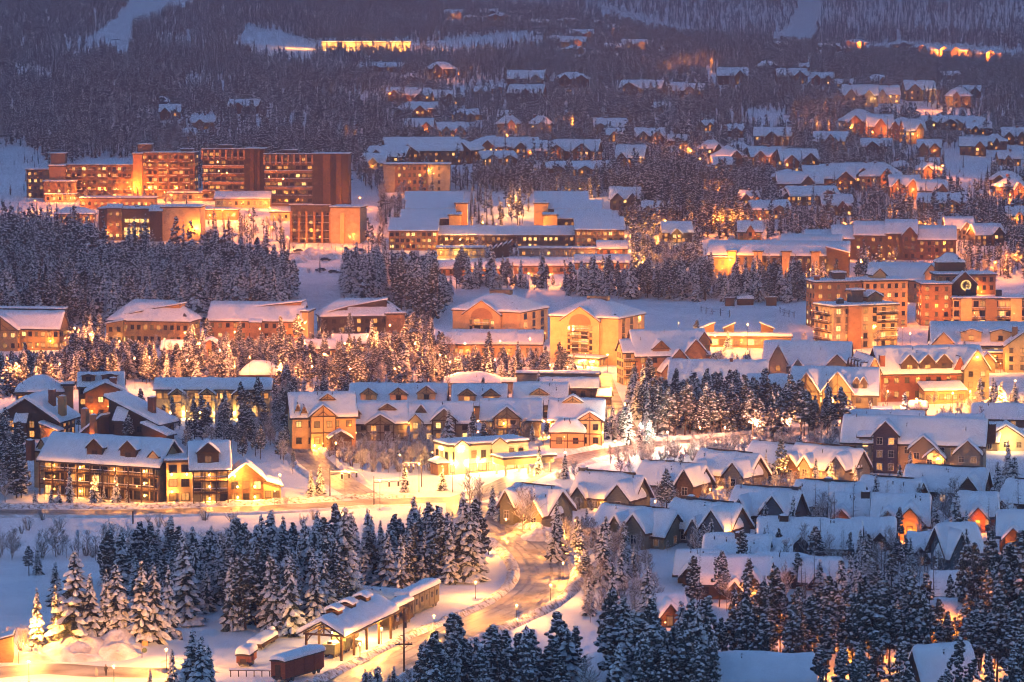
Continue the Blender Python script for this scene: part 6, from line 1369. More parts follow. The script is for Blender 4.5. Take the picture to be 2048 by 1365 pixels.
def trunk_mesh(H, r, n=7, top=0.97, mat='trunk'):
    mb = MB(); pts = [(0, 0, -0.6), (0.0, 0, H * 0.3), (0.03, 0.0, H * 0.65), (0, 0, H * top)]; rs = [r * 1.15, r * 0.85, r * 0.5, r * 0.08]
    for a, b, c, d in zip(pts, pts[1:], rs, rs[1:]): mb.tube(a, b, c, d, n, 0, False)
    return mb.mesh('trunk', [mat], True)

def bare_crown(seed, H=8.0, nb=22, nt=11, spread=0.33, up=0.9):
    rnd = random.Random(seed); mb = MB()
    def chain(p, d, L, segs, r, wob):
        pts = [p]
        for s in range(segs):
            d = (d + Vector((rnd.uniform(-wob, wob), rnd.uniform(-wob, wob), rnd.uniform(-wob * 0.4, wob)))).normalized()
            q = pts[-1] + d * (L / segs); r2 = r * (1 - (s + 0.9) / segs * 0.75)
            mb.tube(pts[-1], q, r * (1 - s / segs * 0.75), r2, 3, 0, False); pts.append(q)
        return pts, d
    for i in range(nb):
        t = rnd.uniform(0.16, 0.92); a = rnd.uniform(0, 6.28)
        d = Vector((math.cos(a), math.sin(a), up * rnd.uniform(0.7, 1.6))).normalized()
        L = H * spread * (1.15 - 0.75 * t) * rnd.uniform(0.7, 1.2)
        pts, _ = chain(Vector((0, 0, H * t * 0.9)), d, L, 3, 0.055 * (1.25 - t), 0.18)
        for j in range(nt):
            q = pts[rnd.randint(1, len(pts) - 1)]; a2 = rnd.uniform(0, 6.28)
            d2 = (d * 0.8 + Vector((math.cos(a2), math.sin(a2), rnd.uniform(-0.1, 0.9)))).normalized()
            chain(q, d2, L * rnd.uniform(0.3, 0.65), 2, 0.036, 0.25)
    return mb.mesh('bare_crown', ['twigs'])
def larch_crown(seed, H=12.0):
    rnd = random.Random(seed); mb = MB()
    for i in range(80):
        t = rnd.uniform(0.22, 0.985); z = H * t; a = rnd.uniform(0, 6.28); L = H * 0.115 * (1.12 - t) * rnd.uniform(0.6, 1.2) + 0.12
        p1 = (L * math.cos(a), L * math.sin(a), z + L * rnd.uniform(-0.1, 0.25))
        mb.tube((0, 0, z), p1, 0.028, 0.012, 3, 0, False)
        for _ in range(3):
            f = rnd.uniform(0.4, 1); a2 = a + rnd.choice((-0.8, 0.8)); l2 = L * 0.35
            q = (p1[0] * f, p1[1] * f, z + (p1[2] - z) * f)
            mb.tube(q, (q[0] + l2 * math.cos(a2), q[1] + l2 * math.sin(a2), q[2] + 0.1), 0.02, 0.01, 3, 0, False)
    return mb.mesh('larch_crown', ['larch_twigs'])
def shrub_crown(seed, H=2.6, n=34):
    rnd = random.Random(seed); mb = MB()
    for i in range(n):
        a = rnd.uniform(0, 6.28); r = rnd.uniform(0.0, 0.5); p = Vector((r * math.cos(a), r * math.sin(a), 0)); d = Vector((math.cos(a) * 0.4, math.sin(a) * 0.4, 1)).normalized()
        L = H * rnd.uniform(0.6, 1.05)
        for s in range(3):
            d = (d + Vector((rnd.uniform(-.25, .25), rnd.uniform(-.25, .25), rnd.uniform(-.1, .2)))).normalized(); q = p + d * (L / 3)
            mb.tube(p, q, 0.036 - 0.006 * s, 0.03 - 0.006 * s, 3, 0, False)
            if s:
                for _ in range(2):
                    a2 = rnd.uniform(0, 6.28); mb.tube(q, q + Vector((math.cos(a2) * .4, math.sin(a2) * .4, rnd.uniform(.1, .5))) * (H * .25), 0.026, 0.014, 3, 0, False)
            p = q
    return mb.mesh('shrub_crown', ['twigs'])

# prototypes: (height, trunk mesh or None, crown mesh)
PROTO = {
 'spruce': [(10.0, trunk_mesh(10, 0.17), spruce_crown(s, R=r)) for s, r in ((1, 1.9), (2, 2.2), (3, 1.65), (4, 2.5), (5, 2.0), (6, 1.8), (7, 2.35))],
 'pine': [(10.0, trunk_mesh(10, 0.13), pine_crown(s, bare=b, R=r)) for s, b, r in ((11, 0.3, 1.3), (12, 0.42, 1.15), (13, 0.2, 1.55), (14, 0.36, 1.35), (15, 0.12, 1.6))],
 'lodgepole': [(10.0, trunk_mesh(10, 0.12), pine_crown(s, bare=b, R=r, n=95)) for s, b, r in ((16, 0.4, 1.15), (17, 0.5, 1.05), (18, 0.44, 1.3), (19, 0.34, 1.2))],
 'aspen': [(8.0, trunk_mesh(8, 0.085, mat='twigs'), bare_crown(s, nb=n)) for s, n in ((21, 30), (22, 36), (23, 28))],
 'larch': [(12.0, trunk_mesh(12, 0.12), larch_crown(s)) for s in (31, 32)],
 'shrub': [(2.6, None, shrub_crown(s)) for s in (41, 42, 43)],
}
FAR = {'spruce': [(10.0, None, spruce_crown(s, tiers=9, lod=1, R=r)) for s, r in ((51, 1.5), (52, 1.8), (53, 1.3))],
       'pine': [(10.0, None, pine_crown(s, n=26, lod=1, bare=b, R=1.25)) for s, b in ((61, 0.3), (62, 0.2), (63, 0.4))]}
for lst in FAR.values():                            # far trees carry their trunk inside the one mesh
    for H, _, me in lst:
        bm = bmesh.new(); bm.from_mesh(me); bm.from_mesh(trunk_mesh(H, 0.16, 4)); 
        bm.to_mesh(me); bm.free()
KIND_NAME = {'spruce': ('spruce_tree', 'spruce tree'), 'pine': ('pine_tree', 'pine tree'), 'lodgepole': ('lodgepole_pine', 'pine tree'), 'aspen': ('bare_tree', 'bare tree'), 'larch': ('larch_tree', 'larch tree'), 'shrub': ('shrub', 'shrub')}
KIND_WORD = {'spruce': 'snow-laden spruce', 'pine': 'snow-capped pine', 'lodgepole': 'bare-stemmed pine', 'aspen': 'bare frosted tree', 'larch': 'thin leafless larch', 'shrub': 'bare snowy shrub'}

PLANTS = []        # (kind, x, y, height, px, py, stand phrase)
PROTECT = globals().get('PROTECT', [])   # photo boxes of house fronts: x0, x1, top row, lowest row to keep in view, distance
KEEP_OUT = globals().get('KEEP_OUT', []) # footprints: x, y, radius
ROADS_PX = globals().get('ROADS_PX', [])
_hash = {}
for (x, y, r) in KEEP_OUT:
    for i in range(int((x - r) // 25), int((x + r) // 25) + 1):
        for j in range(int((y - r) // 25), int((y + r) // 25) + 1): _hash.setdefault((i, j), []).append((x, y, r))
def blocked(x, y, m=0.3):
    for (a, b, r) in _hash.get((int(x // 25), int(y // 25)), ()):
        if (x - a) ** 2 + (y - b) ** 2 < (r + m) ** 2: return True
    return False
rndT = random.Random(5)
def plant(kind, x, y, h, stand, force=False, keep=0.12):
    if not force and blocked(x, y): return
    z = ground(x, y); px, py = project(x, y, z)
    if not force:
        for road in ROADS_PX:
            if in_poly(px, py, road): return
        s = scale_at(y)
        for (a, b, top, low, d) in PROTECT:
            if y < d and a - 3 < px < b + 3 and py > top and py - h * s < low:
                if kind in ('aspen', 'larch', 'shrub') and rndT.random() < 0.2: continue
                if rndT.random() < keep: continue
                h2 = (py - low) / s * rndT.uniform(0.6, 1.0)
                if h2 < 2.2: return
                h = min(h, h2)
    PLANTS.append((kind, x, y, h, px, py, stand))
def stand(poly_px, kinds, spacing, hr, name, keep=0.12, jitter=0.9):
    poly = [(P(a, b).x, P(a, b).y) for a, b in poly_px]
    x0, x1 = min(p[0] for p in poly), max(p[0] for p in poly); y0, y1 = min(p[1] for p in poly), max(p[1] for p in poly)
    y = y0
    while y <= y1:
        x = x0
        while x <= x1:
            xx, yy = x + rndT.uniform(-.5, .5) * spacing * jitter, y + rndT.uniform(-.5, .5) * spacing * jitter
            if in_poly(xx, yy, poly):
                h = hr[0] + (hr[1] - hr[0]) * rndT.random() ** 1.2
                k = rndT.choice(kinds)
                if k == 'aspen': h *= 0.72
                if k == 'shrub': h = rndT.uniform(1.6, 3.2)
                plant(k, xx, yy, h, name, keep=keep)
            x += spacing
        y += spacing
def trees(lst, name):
    for t in lst:
        kind, px, py, hpx = t[:4]
        p = P(px, py); plant(kind, p.x, p.y, hpx / scale_at(p.y), name, force=True)
# ------------------------------------------------------------------ where the trees stand
exec_stands = True
# hillside forest behind the town: everywhere except the ski runs, clearings, houses and roads
CLEAR = [
 [(95, 108), (180, 78), (232, 42), (265, -5), (392, -5), (386, 24), (340, 26), (300, 48), (268, 56), (262, 85), (256, 122), (238, 128), (226, 98), (180, 92)],
 [(470, 92), (495, 52), (560, 64), (620, 82), (640, 88), (840, 92), (900, 78), (1050, 66), (1105, 98), (1000, 108), (900, 116), (820, 106), (640, 103), (625, 132), (540, 127), (500, 118)],
 [(1520, 100), (1572, 64), (1592, 30), (1600, -10), (1662, -10), (1640, 30), (1625, 100)],
 [(1170, 2), (1250, 24), (1340, 50), (1430, 74), (1380, 78), (1280, 58), (1200, 32)],
 [(1415, 66), (1560, 90), (1560, 98), (1410, 78)],
 [(1640, 92), (1850, 86), (2060, 104), (2060, 131), (1900, 128), (1720, 112)],
 [(1725, 210), (1840, 203), (1850, 216), (1930, 228), (2000, 244), (1860, 252), (1750, 240)],
 [(1790, 305), (2060, 290), (2060, 350), (1990, 352), (1935, 405), (1895, 388), (1890, 335), (1800, 325)],
 [(0, 285), (60, 298), (115, 335), (90, 372), (25, 405), (-20, 405)],
 [(700, 335), (745, 400), (748, 480), (696, 486)],
 [(690, 205), (760, 190), (770, 210), (700, 218)], [(880, 168), (1010, 165), (1010, 190), (860, 190)],
 [(370, 235), (435, 235), (430, 268), (370, 268)], [(1400, 150), (1420, 140), (1465, 185), (1440, 195)],
 [(20, 380), (760, 380), (760, 490), (20, 490)], [(760, 385), (1260, 385), (1260, 520), (760, 520)],
 [(160, 318), (290, 318), (290, 380), (60, 380)],
]
MID_TOP = [(-40, 395), (1250, 395), (1260, 480), (2090, 480), (2090, 1400), (-40, 1400)]
d = 1180.0
while d < 4700:
    sp = 5.2 if d < 1700 else 6.0 if d < 2300 else 7.5 if d < 3000 else 11.0
    if d > 3600: sp = 15.0
    x = -0.19 * d
    while x < 0.19 * d:
        xx, yy = x + rndT.uniform(-.5, .5) * sp, d + rndT.uniform(-.5, .5) * sp
        px, py = project(xx, yy, ground(xx, yy))
        x += sp
        if -30 < px < 2078 and -25 < py < 480 and not in_poly(px, py, MID_TOP):
            if any(in_poly(px, py, c) for c in CLEAR): continue
            if noise.noise((xx / 60, yy / 60, 2)) > 0.42: continue
            h = rndT.uniform(7.5, 13.5) * (1.0 + 0.2 * noise.noise((xx / 90, yy / 90, 7)))
            if d > 3000: h *= 1.25
            plant('spruce' if rndT.random() < 0.55 else 'pine', xx, yy, h, 'hill', keep=0.62)
    d += sp
# small trees sprinkled over the open snow
for poly, n in (([(0, 290), (110, 320), (110, 370), (20, 395)], 40), ([(1790, 305), (2048, 295), (2040, 345), (1940, 395), (1900, 380)], 30), ([(900, 70), (1080, 70), (1080, 95), (900, 100)], 30), ([(640, 62), (900, 62), (900, 84), (640, 84)], 60)):
    xs = [p[0] for p in poly]; ys = [p[1] for p in poly]
    for _ in range(n):
        a, b = rndT.uniform(min(xs), max(xs)), rndT.uniform(min(ys), max(ys))
        if in_poly(a, b, poly): p = P(a, b); plant('spruce', p.x, p.y, rndT.uniform(2.5, 6), 'open')
# ---- the wooded patches of the town, each with the phrase its trees are described by
S, PN, A, LA, SH, LP = 'spruce', 'pine', 'aspen', 'larch', 'shrub', 'lodgepole'
stand([(-20, 468), (130, 480), (225, 492), (320, 506), (430, 525), (530, 560), (592, 606), (560, 648), (400, 655), (200, 660), (-20, 660)], [S, S, S, PN], 4.6, (12, 18), 'in the dark forest at the left', keep=0.3)
stand([(690, 560), (768, 560), (768, 604), (700, 606)], [S], 4.2, (12, 17), 'in the left clump on the ski run')
stand([(786, 575), (905, 575), (900, 606), (866, 650), (800, 640)], [S, S, PN], 4.4, (14, 22), 'in the tall clump on the middle ski run')
stand([(735, 545), (900, 540), (905, 562), (740, 562)], [S], 5, (10, 15), 'above the tall ski run clump')
stand([(905, 566), (1110, 568), (1110, 584), (905, 582)], [S, S, PN], 5.0, (11, 17), 'in front of the ski run lodges', keep=0.45)
stand([(1120, 572), (1400, 585), (1620, 588), (1620, 606), (1400, 606), (1130, 592)], [S, PN, S], 4.6, (10, 16), 'in the belt above the plaza', keep=0.5)
stand([(1260, 475), (1405, 505), (1405, 560), (1260, 548)], [PN, S, A], 5, (9, 14), 'left of the long condo')
stand([(1400, 556), (1620, 558), (1760, 545), (1760, 566), (1620, 580), (1400, 582)], [S, PN], 4.6, (9, 13), 'below the long condo', keep=0.35)
stand([(1240, 400), (1500, 448), (1500, 470), (1240, 468)], [LP, LP, PN, S], 4.0, (12, 16), 'in the belt right of the stepped hotel')
stand([(1690, 520), (1900, 525), (2060, 520), (2060, 560), (1960, 555), (1760, 540)], [PN, A, S], 5, (8, 12), 'behind the clock hotel')
stand([(1880, 480), (2060, 480), (2060, 520), (1920, 512)], [PN, S], 5, (9, 13), 'right of the stepped brown condo')
stand([(930, 360), (1350, 362), (1500, 390), (1250, 398), (1000, 386)], [PN, PN, S], 4.4, (10, 14), 'above the stepped hotel', keep=0.2)
stand([(940, 402), (1060, 402), (1060, 470), (940, 470)], [PN, S], 8.5, (8, 13), 'in the glowing hotel court', keep=0.7)
stand([(760, 395), (900, 395), (800, 440), (760, 480)], [PN, S, A], 5, (9, 13), 'left of the stepped hotel')
stand([(400, 450), (560, 450), (590, 505), (420, 500)], [S, A, PN], 7, (6, 11), 'in the lamplit court of the slab hotels', keep=0.5)
stand([(560, 490), (780, 488), (780, 512), (700, 516), (560, 505)], [S, A, PN], 6.5, (7, 12), 'by the car park', keep=0.4)
stand([(170, 402), (400, 400), (400, 410), (170, 412)], [A, S], 6, (6, 10), 'at the foot of the slab hotels', keep=0.6)
stand([(60, 430), (200, 455), (200, 480), (60, 470)], [S, A], 6, (7, 11), 'by the left pavilion', keep=0.4)
stand([(870, 508), (1250, 520), (1250, 560), (1100, 545), (880, 535)], [S, PN, A], 8, (8, 13), 'between the low lodges', keep=0.35)
# mid-left woods lit by the orange lamps
stand([(100, 690), (210, 694), (390, 700), (600, 694), (640, 690), (860, 690), (880, 716), (1100, 738), (1160, 745), (1150, 785), (900, 770), (700, 790), (580, 775), (330, 775), (240, 760), (100, 720)], [PN, PN, S, A, PN], 4.4, (7, 12), 'in the orange-lit wood left of the towers', keep=0.3)
stand([(-20, 715), (110, 715), (240, 745), (240, 775), (60, 790), (-20, 800)], [PN, PN, S], 4.6, (8, 12), 'in the wood at the left edge')
stand([(560, 770), (600, 770), (600, 900), (440, 890), (340, 875), (335, 840), (540, 838)], [PN, A, A, PN], 4.6, (8, 12), 'between the inn and the timbered row', keep=0.55)
stand([(250, 842), (335, 842), (340, 880), (250, 860)], [PN, A], 5, (7, 11), 'by the lamplit condo court', keep=0.3)
stand([(-20, 890), (40, 890), (50, 960), (60, 1000), (-20, 1010)], [PN, A, PN], 4.8, (9, 13), 'left of the lodge hotel', keep=0.5)
stand([(330, 900), (450, 905), (560, 930), (600, 960), (640, 960), (580, 900), (480, 880)], [A, PN, A], 5, (6, 9), 'behind the lodge gable', keep=0.15)
stand([(640, 905), (720, 898), (900, 892), (905, 915), (850, 950), (740, 945), (660, 925)], [A, A, SH, A], 2.8, (6, 9), 'in the frosted thicket below the timbered row', keep=0.25)
stand([(590, 880), (640, 905), (600, 905), (560, 890)], [A, S], 4, (7, 9), 'at the foot of the orange stucco house', keep=0.4)
# pine clump right of centre
stand([(1215, 850), (1320, 845), (1460, 830), (1560, 848), (1690, 850), (1690, 872), (1540, 886), (1400, 880), (1300, 872)], [PN, PN, S, PN], 3.3, (9.5, 15), 'in the dense clump right of the lane', keep=0.9)
stand([(1250, 770), (1300, 780), (1310, 850), (1262, 850)], [PN, S], 4.5, (9, 13), 'beside the bright lane', keep=0.5)
stand([(1200, 870), (1270, 885), (1270, 900), (1200, 896)], [PN, S, A], 4.5, (8, 12), 'right of the salmon corner house', keep=0.4)
stand([(1300, 905), (1560, 885), (1700, 870), (1700, 895), (1560, 915), (1440, 922), (1330, 925), (1180, 935)], [A, SH, A, SH], 3.2, (5, 7), 'in the bare hedge below the pink-lit road', keep=0.3)
stand([(1740, 838), (1900, 842), (1900, 855), (1740, 860)], [A, S, S], 4.2, (7, 11), 'before the dark red inn', keep=0.5)
stand([(1900, 815), (2050, 810), (2050, 832), (1900, 838)], [S, A], 4.6, (6, 10), 'by the bright square', keep=0.5)
stand([(1700, 840), (1760, 835), (1760, 850), (1690, 862)], [S, A], 4, (5, 9), 'by the red shrub corner', keep=0.5)
# between the lower-right houses
stand([(1450, 1000), (2050, 1000), (2050, 1100), (1820, 1100), (1480, 1110)], [LA, LA, A, S, A], 5.2, (7, 12), 'between the lower right houses', keep=0.72)
stand([(1100, 1060), (1240, 1080), (1300, 1110), (1240, 1150), (1130, 1110)], [A, A, S, A], 3.3, (6, 10), 'along the outside of the road bend', keep=0.4)
stand([(1160, 1150), (1300, 1130), (1330, 1240), (1180, 1260)], [A, SH, S, A], 4.0, (5, 10), 'in the hollow right of the road bend', keep=0.4)
stand([(1380, 1110), (1960, 1110), (1960, 1230), (1600, 1225), (1380, 1230)], [LA, A, S, PN, LA, A], 4.2, (6, 11), 'among the snow-heaped cabins', keep=0.72)
stand([(1420, 1310), (1620, 1300), (1900, 1300), (2060, 1300), (2060, 1380), (1800, 1375), (1450, 1370)], [LP, LP, LP, PN, LA], 4.0, (10, 15), 'in the wood at the bottom right', keep=0.65)
stand([(1640, 1385), (2060, 1390), (2060, 1460), (1640, 1450)], [LP, PN], 6.5, (7, 12), 'at the bottom right corner', keep=0.4)
stand([(1930, 1255), (2060, 1240), (2060, 1310), (1940, 1315)], [LP, LP, PN], 4.0, (13, 18), 'on the right edge by the chalet', keep=0.6)
stand([(1210, 1350), (1420, 1330), (1440, 1450), (1230, 1450)], [PN, S, PN, LP], 3.9, (10, 15), 'in the pine group at bottom centre right', keep=0.7)
stand([(820, 1385), (1200, 1340), (1210, 1440), (860, 1450)], [PN, S, A, PN], 4.3, (8, 13), 'along the bottom edge of the road', keep=0.5)
stand([(690, 1400), (860, 1370), (870, 1450), (700, 1450)], [S, SH, A, S], 4.5, (5, 8), 'at the bottom below the utility pole', keep=0.6)
# foreground spruce stands
stand([(500, 1150), (600, 1142), (720, 1128), (930, 1105), (962, 1125), (960, 1155), (930, 1165), (820, 1175), (720, 1180), (560, 1185), (480, 1170)], [S, S, S, PN], 3.9, (8, 13.5), 'in the middle foreground stand', keep=0.9)
stand([(180, 1165), (420, 1150), (500, 1150), (470, 1190), (400, 1238), (330, 1235), (240, 1200), (180, 1180)], [S, S, PN], 4.0, (8, 12), 'in the left foreground stand', keep=0.9)
stand([(440, 1190), (600, 1180), (720, 1180), (700, 1235), (620, 1262), (470, 1262)], [S, PN, S], 4.0, (10, 13.5), 'in the stand beside the train shelter', keep=0.5)
stand([(-20, 1108), (210, 1106), (480, 1104), (480, 1122), (-20, 1122)], [A, A, SH], 3.2, (7, 10), 'on the bank below the main road', keep=0.9)
trees([(S, 75, 1290, 118), (S, 112, 1278, 110), (S, 150, 1270, 172), (S, 182, 1275, 130), (S, 213, 1270, 135), (S, 235, 1262, 140), (S, 282, 1278, 160), (S, 310, 1280, 155), (S, 338, 1275, 150), (S, 372, 1248, 170), (S, 390, 1220, 130), (S, 110, 1212, 90), (S, 148, 1205, 80), (PN, 58, 1152, 62), (S, 76, 1150, 58), (S, 345, 1368, 72), (S, 378, 1395, 140), (S, 400, 1398, 128), (S, 418, 1396, 110), (S, 300, 1372, 36), (S, 462, 1260, 150), (PN, 480, 1262, 150), (S, 550, 1262, 160), (S, 585, 1272, 160), (S, 615, 1212, 175), (S, 690, 1215, 205), (S, 672, 1222, 150), (S, 362, 1280, 20), (S, 940, 1162, 150), (S, 925, 1158, 175), (S, 955, 1150, 120), (S, 880, 1160, 70), (S, 800, 1185, 120), (S, 818, 1165, 110), (S, 1106, 1125, 90), (S, 1120, 1118, 95), (S, 1218, 1115, 72), (S, 1250, 1120, 70), (S, 1230, 1260, 140), (S, 1420, 1125, 90), (PN, 1172, 1180, 80)], 'at the edge of the foreground plaza and road')
trees([(S, 140, 1005, 70), (S, 102, 1006, 30), (S, 190, 1006, 60), (S, 208, 1004, 35), (S, 232, 1006, 58), (S, 350, 1003, 54), (S, 390, 1004, 40), (S, 402, 1002, 56), (S, 418, 1002, 40), (S, 460, 1000, 40), (S, 118, 1006, 34), (S, 70, 1008, 30), (S, 255, 1004, 40), (S, 640, 990, 60), (S, 622, 992, 52), (S, 810, 985, 62), (S, 885, 982, 52), (A, 940, 1022, 90), (A, 960, 1018, 70), (S, 985, 1035, 66), (S, 1000, 1042, 60), (A, 1045, 1062, 100), (A, 1060, 1060, 90), (S, 1078, 950, 60), (S, 1130, 958, 54), (A, 1150, 960, 44), (S, 1280, 905, 60), (PN, 1300, 900, 60), (A, 1240, 960, 50), (A, 1260, 955, 40), (S, 1240, 878, 60), (S, 1225, 880, 70), (S, 1700, 858, 60), (S, 1740, 848, 48)], 'planted along the roads of the lower town')
stand([(20, 1290), (40, 1275), (150, 1290), (130, 1300), (40, 1305)], [SH], 2.5, (1, 2), 'under the lamplit spruces', keep=0.9)
stand([(-20, 1038), (500, 1034), (900, 1020), (900, 1040), (500, 1060), (-20, 1070)], [SH], 11, (1, 2), 'on the road bank', keep=0.9)

stand([(1000, 1062), (1480, 1102), (1500, 1112), (1250, 1112), (1040, 1075)], [A, SH, S, A], 3.6, (5, 9), 'below the slate town houses', keep=0.7)
stand([(1080, 1005), (1500, 1000), (1700, 1000), (1700, 1012), (1400, 1020), (1090, 1030)], [A, SH, SH], 3.8, (5, 8), 'in the yards of the town houses', keep=0.72)
stand([(1300, 955), (1700, 955), (1760, 975), (1500, 985), (1300, 975)], [A, SH, S], 4.2, (5, 8), 'in the upper yards of the town houses', keep=0.72)
stand([(1260, 785), (1560, 805), (1740, 840), (1600, 850), (1300, 835)], [PN, A, S], 4.6, (6, 10), 'between the village gables', keep=0.45)
stand([(1230, 720), (1500, 720), (1500, 745), (1250, 745)], [A, S], 7, (5, 8), 'by the plaza pavilion', keep=0.3)
stand([(680, 855), (1220, 855), (1220, 895), (700, 890)], [A, PN, S, A], 4.8, (5, 9), 'in front of the timbered row', keep=0.5)
stand([(580, 800), (1180, 800), (1180, 815), (600, 812)], [PN, S], 6, (7, 10), 'behind the timbered row', keep=0.25)
stand([(60, 850), (330, 850), (330, 885), (60, 890)], [A, PN], 6, (6, 9), 'among the slanting condos', keep=0.25)

# ---- garden trees close to the walls of the town houses
rndY = random.Random(404)
for (bx, by, br) in list(KEEP_OUT):
    if not 560 < by < 1330 or br < 3 or rndY.random() < 0.15: continue
    a = rndY.uniform(0, 6.28); q = br + rndY.uniform(1.5, 5); x, y = bx + q * math.cos(a), by + q * math.sin(a)
    px, py = project(x, y, ground(x, y))
    if not (-10 < px < 2058 and 380 < py < 1330): continue
    where = 'beside the walls of the lower right houses' if (px > 1000 and py > 900) else 'beside the walls of the centre row' if py > 780 and px > 560 else 'beside the walls of the left condos' if py > 600 and px < 830 else 'beside the walls of the village hotels' if py > 600 else 'beside the walls of the slope hotels'
    k = rndY.choice((A, A, PN, S, SH)); h = rndY.uniform(5, 10) * (0.8 if k == A else 1)
    if k == SH: h = rndY.uniform(1.5, 3)
    plant(k, x, y, h, where, keep=0.7)
# ------------------------------------------------------------------ trees as objects
def ranked():
    by = {}
    for t in PLANTS: by.setdefault(t[0], []).append(t)
    single, mass = [], []
    LIMIT = {'spruce': 290, 'pine': 220, 'lodgepole': 150, 'aspen': 200, 'larch': 120, 'shrub': 120}
    for k, l in by.items():
        ok = [t for t in l if t[6] not in ('hill', 'open') and -20 < t[4] < 2068 and t[5] - t[3] * scale_at(t[2]) < 1355]
        rest = [t for t in l if t[6] in ('hill', 'open')]
        ok.sort(key=lambda t: -t[3] * scale_at(t[2]))
        single += ok[:LIMIT[k]]; mass += ok[LIMIT[k]:] + rest
    return single, mass
single, mass = ranked()
by_stand = {}
for t in single: by_stand.setdefault((t[0], t[6]), []).append(t)
for (kind, name), l in by_stand.items():
    l.sort(key=lambda t: t[4])
    for i, (k, x, y, h, px, py, st) in enumerate(l):
        H, tr, cr = rndT.choice(PROTO[kind])
        s = h / H; w = s * rndT.uniform(0.75, 1.28)
        root = link(KIND_NAME[kind][0], tr if tr else cr, None, (x, y, ground(x, y) - 0.05), (rndT.gauss(0, 0.025), rndT.gauss(0, 0.025), rndT.uniform(0, 6.28)), (w, w, s))
        if tr: link('crown', cr, root)
        if tr: root.name = KIND_NAME[kind][0]
        where = 'from the left' if len(l) > 1 else ''
        lab = (ordinal(i) + ' ' + KIND_WORD[kind] + ' from the left ' + name) if len(l) > 1 else (KIND_WORD[kind] + ' ' + name)
        tag(root, lab, KIND_NAME[kind][1], 'trees ' + name if kind != 'shrub' else 'shrubs ' + name)

def forest(name, kind, pts, protos, label):
    coll = bpy.data.collections.new(name + '_shapes')
    for i, (H, tr, cr) in enumerate(protos):
        o = bpy.data.objects.new('%s_shape_%02d' % (kind, i), cr); coll.objects.link(o)
    me = bpy.data.meshes.new(name); n = len(pts)
    me.vertices.add(n)
    co = np.array([(t[1], t[2], ground(t[1], t[2]) - 0.05) for t in pts], dtype=np.float32)
    me.vertices.foreach_set('co', co.ravel())
    ix = me.attributes.new('pick', 'INT', 'POINT'); ix.data.foreach_set('value', np.array([rndT.randrange(len(protos)) for _ in pts], dtype=np.int32))
    sc = np.array([t[3] / protos[0][0] for t in pts], dtype=np.float32); wd = sc * np.array([rndT.uniform(0.85, 1.2) for _ in pts], dtype=np.float32)
    sv = me.attributes.new('size', 'FLOAT_VECTOR', 'POINT'); sv.data.foreach_set('vector', np.stack([wd, wd, sc], 1).ravel())
    rv = me.attributes.new('turn', 'FLOAT_VECTOR', 'POINT'); rv.data.foreach_set('vector', np.stack([np.zeros(n), np.zeros(n), np.array([rndT.uniform(0, 6.28) for _ in pts])], 1).astype(np.float32).ravel())
    o = link(name, me)
    ng = bpy.data.node_groups.new(name, 'GeometryNodeTree')
    ng.interface.new_socket('Geometry', in_out='INPUT', socket_type='NodeSocketGeometry'); ng.interface.new_socket('Geometry', in_out='OUTPUT', socket_type='NodeSocketGeometry')
    N = ng.nodes; gi, go = N.new('NodeGroupInput'), N.new('NodeGroupOutput')
    iop = N.new('GeometryNodeInstanceOnPoints'); ci = N.new('GeometryNodeCollectionInfo')
    ci.inputs['Collection'].default_value = coll; ci.inputs['Separate Children'].default_value = True; ci.inputs['Reset Children'].default_value = True
    def attr(nm, ty):
        a = N.new('GeometryNodeInputNamedAttribute'); a.data_type = ty; a.inputs['Name'].default_value = nm
        return next(s for s in a.outputs if s.enabled)
    L = ng.links
    L.new(gi.outputs[0], iop.inputs['Points']); L.new(ci.outputs[0], iop.inputs['Instance'])
    iop.inputs['Pick Instance'].default_value = True
    L.new(attr('pick', 'INT'), iop.inputs['Instance Index']); L.new(attr('size', 'FLOAT_VECTOR'), iop.inputs['Scale'])
    e2r = N.new('FunctionNodeEulerToRotation'); L.new(attr('turn', 'FLOAT_VECTOR'), e2r.inputs[0]); L.new(e2r.outputs[0], iop.inputs['Rotation'])
    L.new(iop.outputs[0], go.inputs[0])
    md = o.modifiers.new('instances', 'NODES'); md.node_group = ng
    o['kind'] = 'stuff'; o['label'] = label; o['category'] = 'forest'
    return o
print('PLANTS', len(PLANTS), 'single', len(single), 'mass', len(mass))
near_m = [t for t in mass if t[2] < 1180]; far_m = [t for t in mass if t[2] >= 1180]
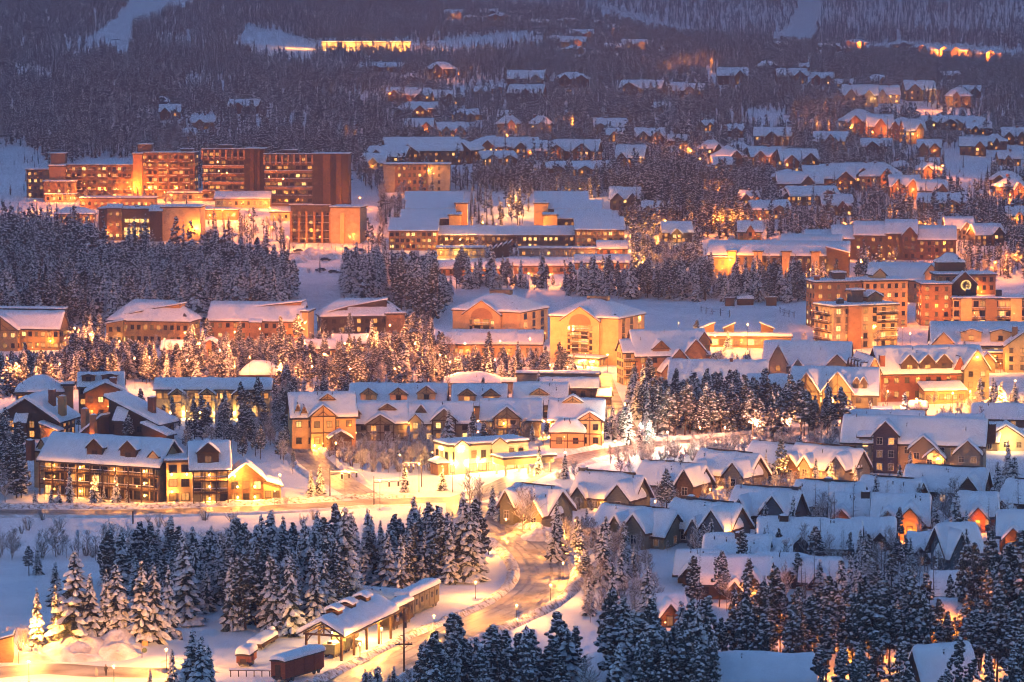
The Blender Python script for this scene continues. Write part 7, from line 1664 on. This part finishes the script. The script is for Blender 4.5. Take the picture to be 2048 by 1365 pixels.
def near_proto(kind):                               # near mass trees keep their trunks
    out = []
    for H, tr, cr in PROTO[kind]:
        if tr is None: out.append((H, None, cr)); continue
        bm = bmesh.new(); bm.from_mesh(cr); nf = len(bm.faces); bm.from_mesh(tr); bm.faces.ensure_lookup_table()
        me = cr.copy(); mi = [m.name for m in me.materials].index('trunk') if 'trunk' in [m.name for m in me.materials] else None
        if mi is None: me.materials.append(MAT['trunk']); mi = len(me.materials) - 1
        for f in bm.faces[nf:]: f.material_index = mi
        bm.to_mesh(me); bm.free(); out.append((H, None, me))
    return out
for kind, nm, txt in (('spruce', 'spruce_wood', 'spruces'), ('pine', 'pine_wood', 'pines')):
    f = [t for t in far_m if t[0] == kind]
    if f: forest(nm, kind, f, FAR[kind], 'far snowy hillside wood of ' + txt + ' behind the town')
for kind, nm, txt in (('lodgepole', 'lodgepole_grove', 'long-trunked snowy pines massed on the slope'), ('spruce', 'spruce_grove', 'small snowy spruces in the gaps between the town houses'), ('pine', 'pine_grove', 'small snowy pines in the gaps between the town houses'), ('aspen', 'bare_thicket', 'bare frosted saplings massed between the houses'), ('larch', 'larch_thicket', 'thin bare larches massed at the lower right'), ('shrub', 'brushwood', 'low bare frosted brushwood along the roads and banks')):
    f = [t for t in (near_m if kind in ('spruce', 'pine') else mass) if t[0] == kind]
    if f: forest(nm, kind, f, near_proto(kind), txt)
# ------------------------------------------------------------------ the hazy air of the valley
HAZE_DENSITY = 0.00027
mb = MB(); mb.box(-1750, 1750, -60, 6300, -12, 520)
hz = link('haze', mb.mesh('haze', []))
hm = bpy.data.materials.new('haze'); hm.use_nodes = True
for n in list(hm.node_tree.nodes):
    if n.type != 'OUTPUT_MATERIAL': hm.node_tree.nodes.remove(n)
pv = hm.node_tree.nodes.new('ShaderNodeVolumePrincipled')
pv.inputs['Color'].default_value = (0.31, 0.30, 0.42, 1); pv.inputs['Density'].default_value = HAZE_DENSITY; pv.inputs['Anisotropy'].default_value = 0.0
hm.node_tree.links.new(pv.outputs[0], hm.node_tree.nodes['Material Output'].inputs['Volume'])
hz.data.materials.append(hm); hz['kind'] = 'stuff'; hz['label'] = 'thin lavender haze filling the valley air'
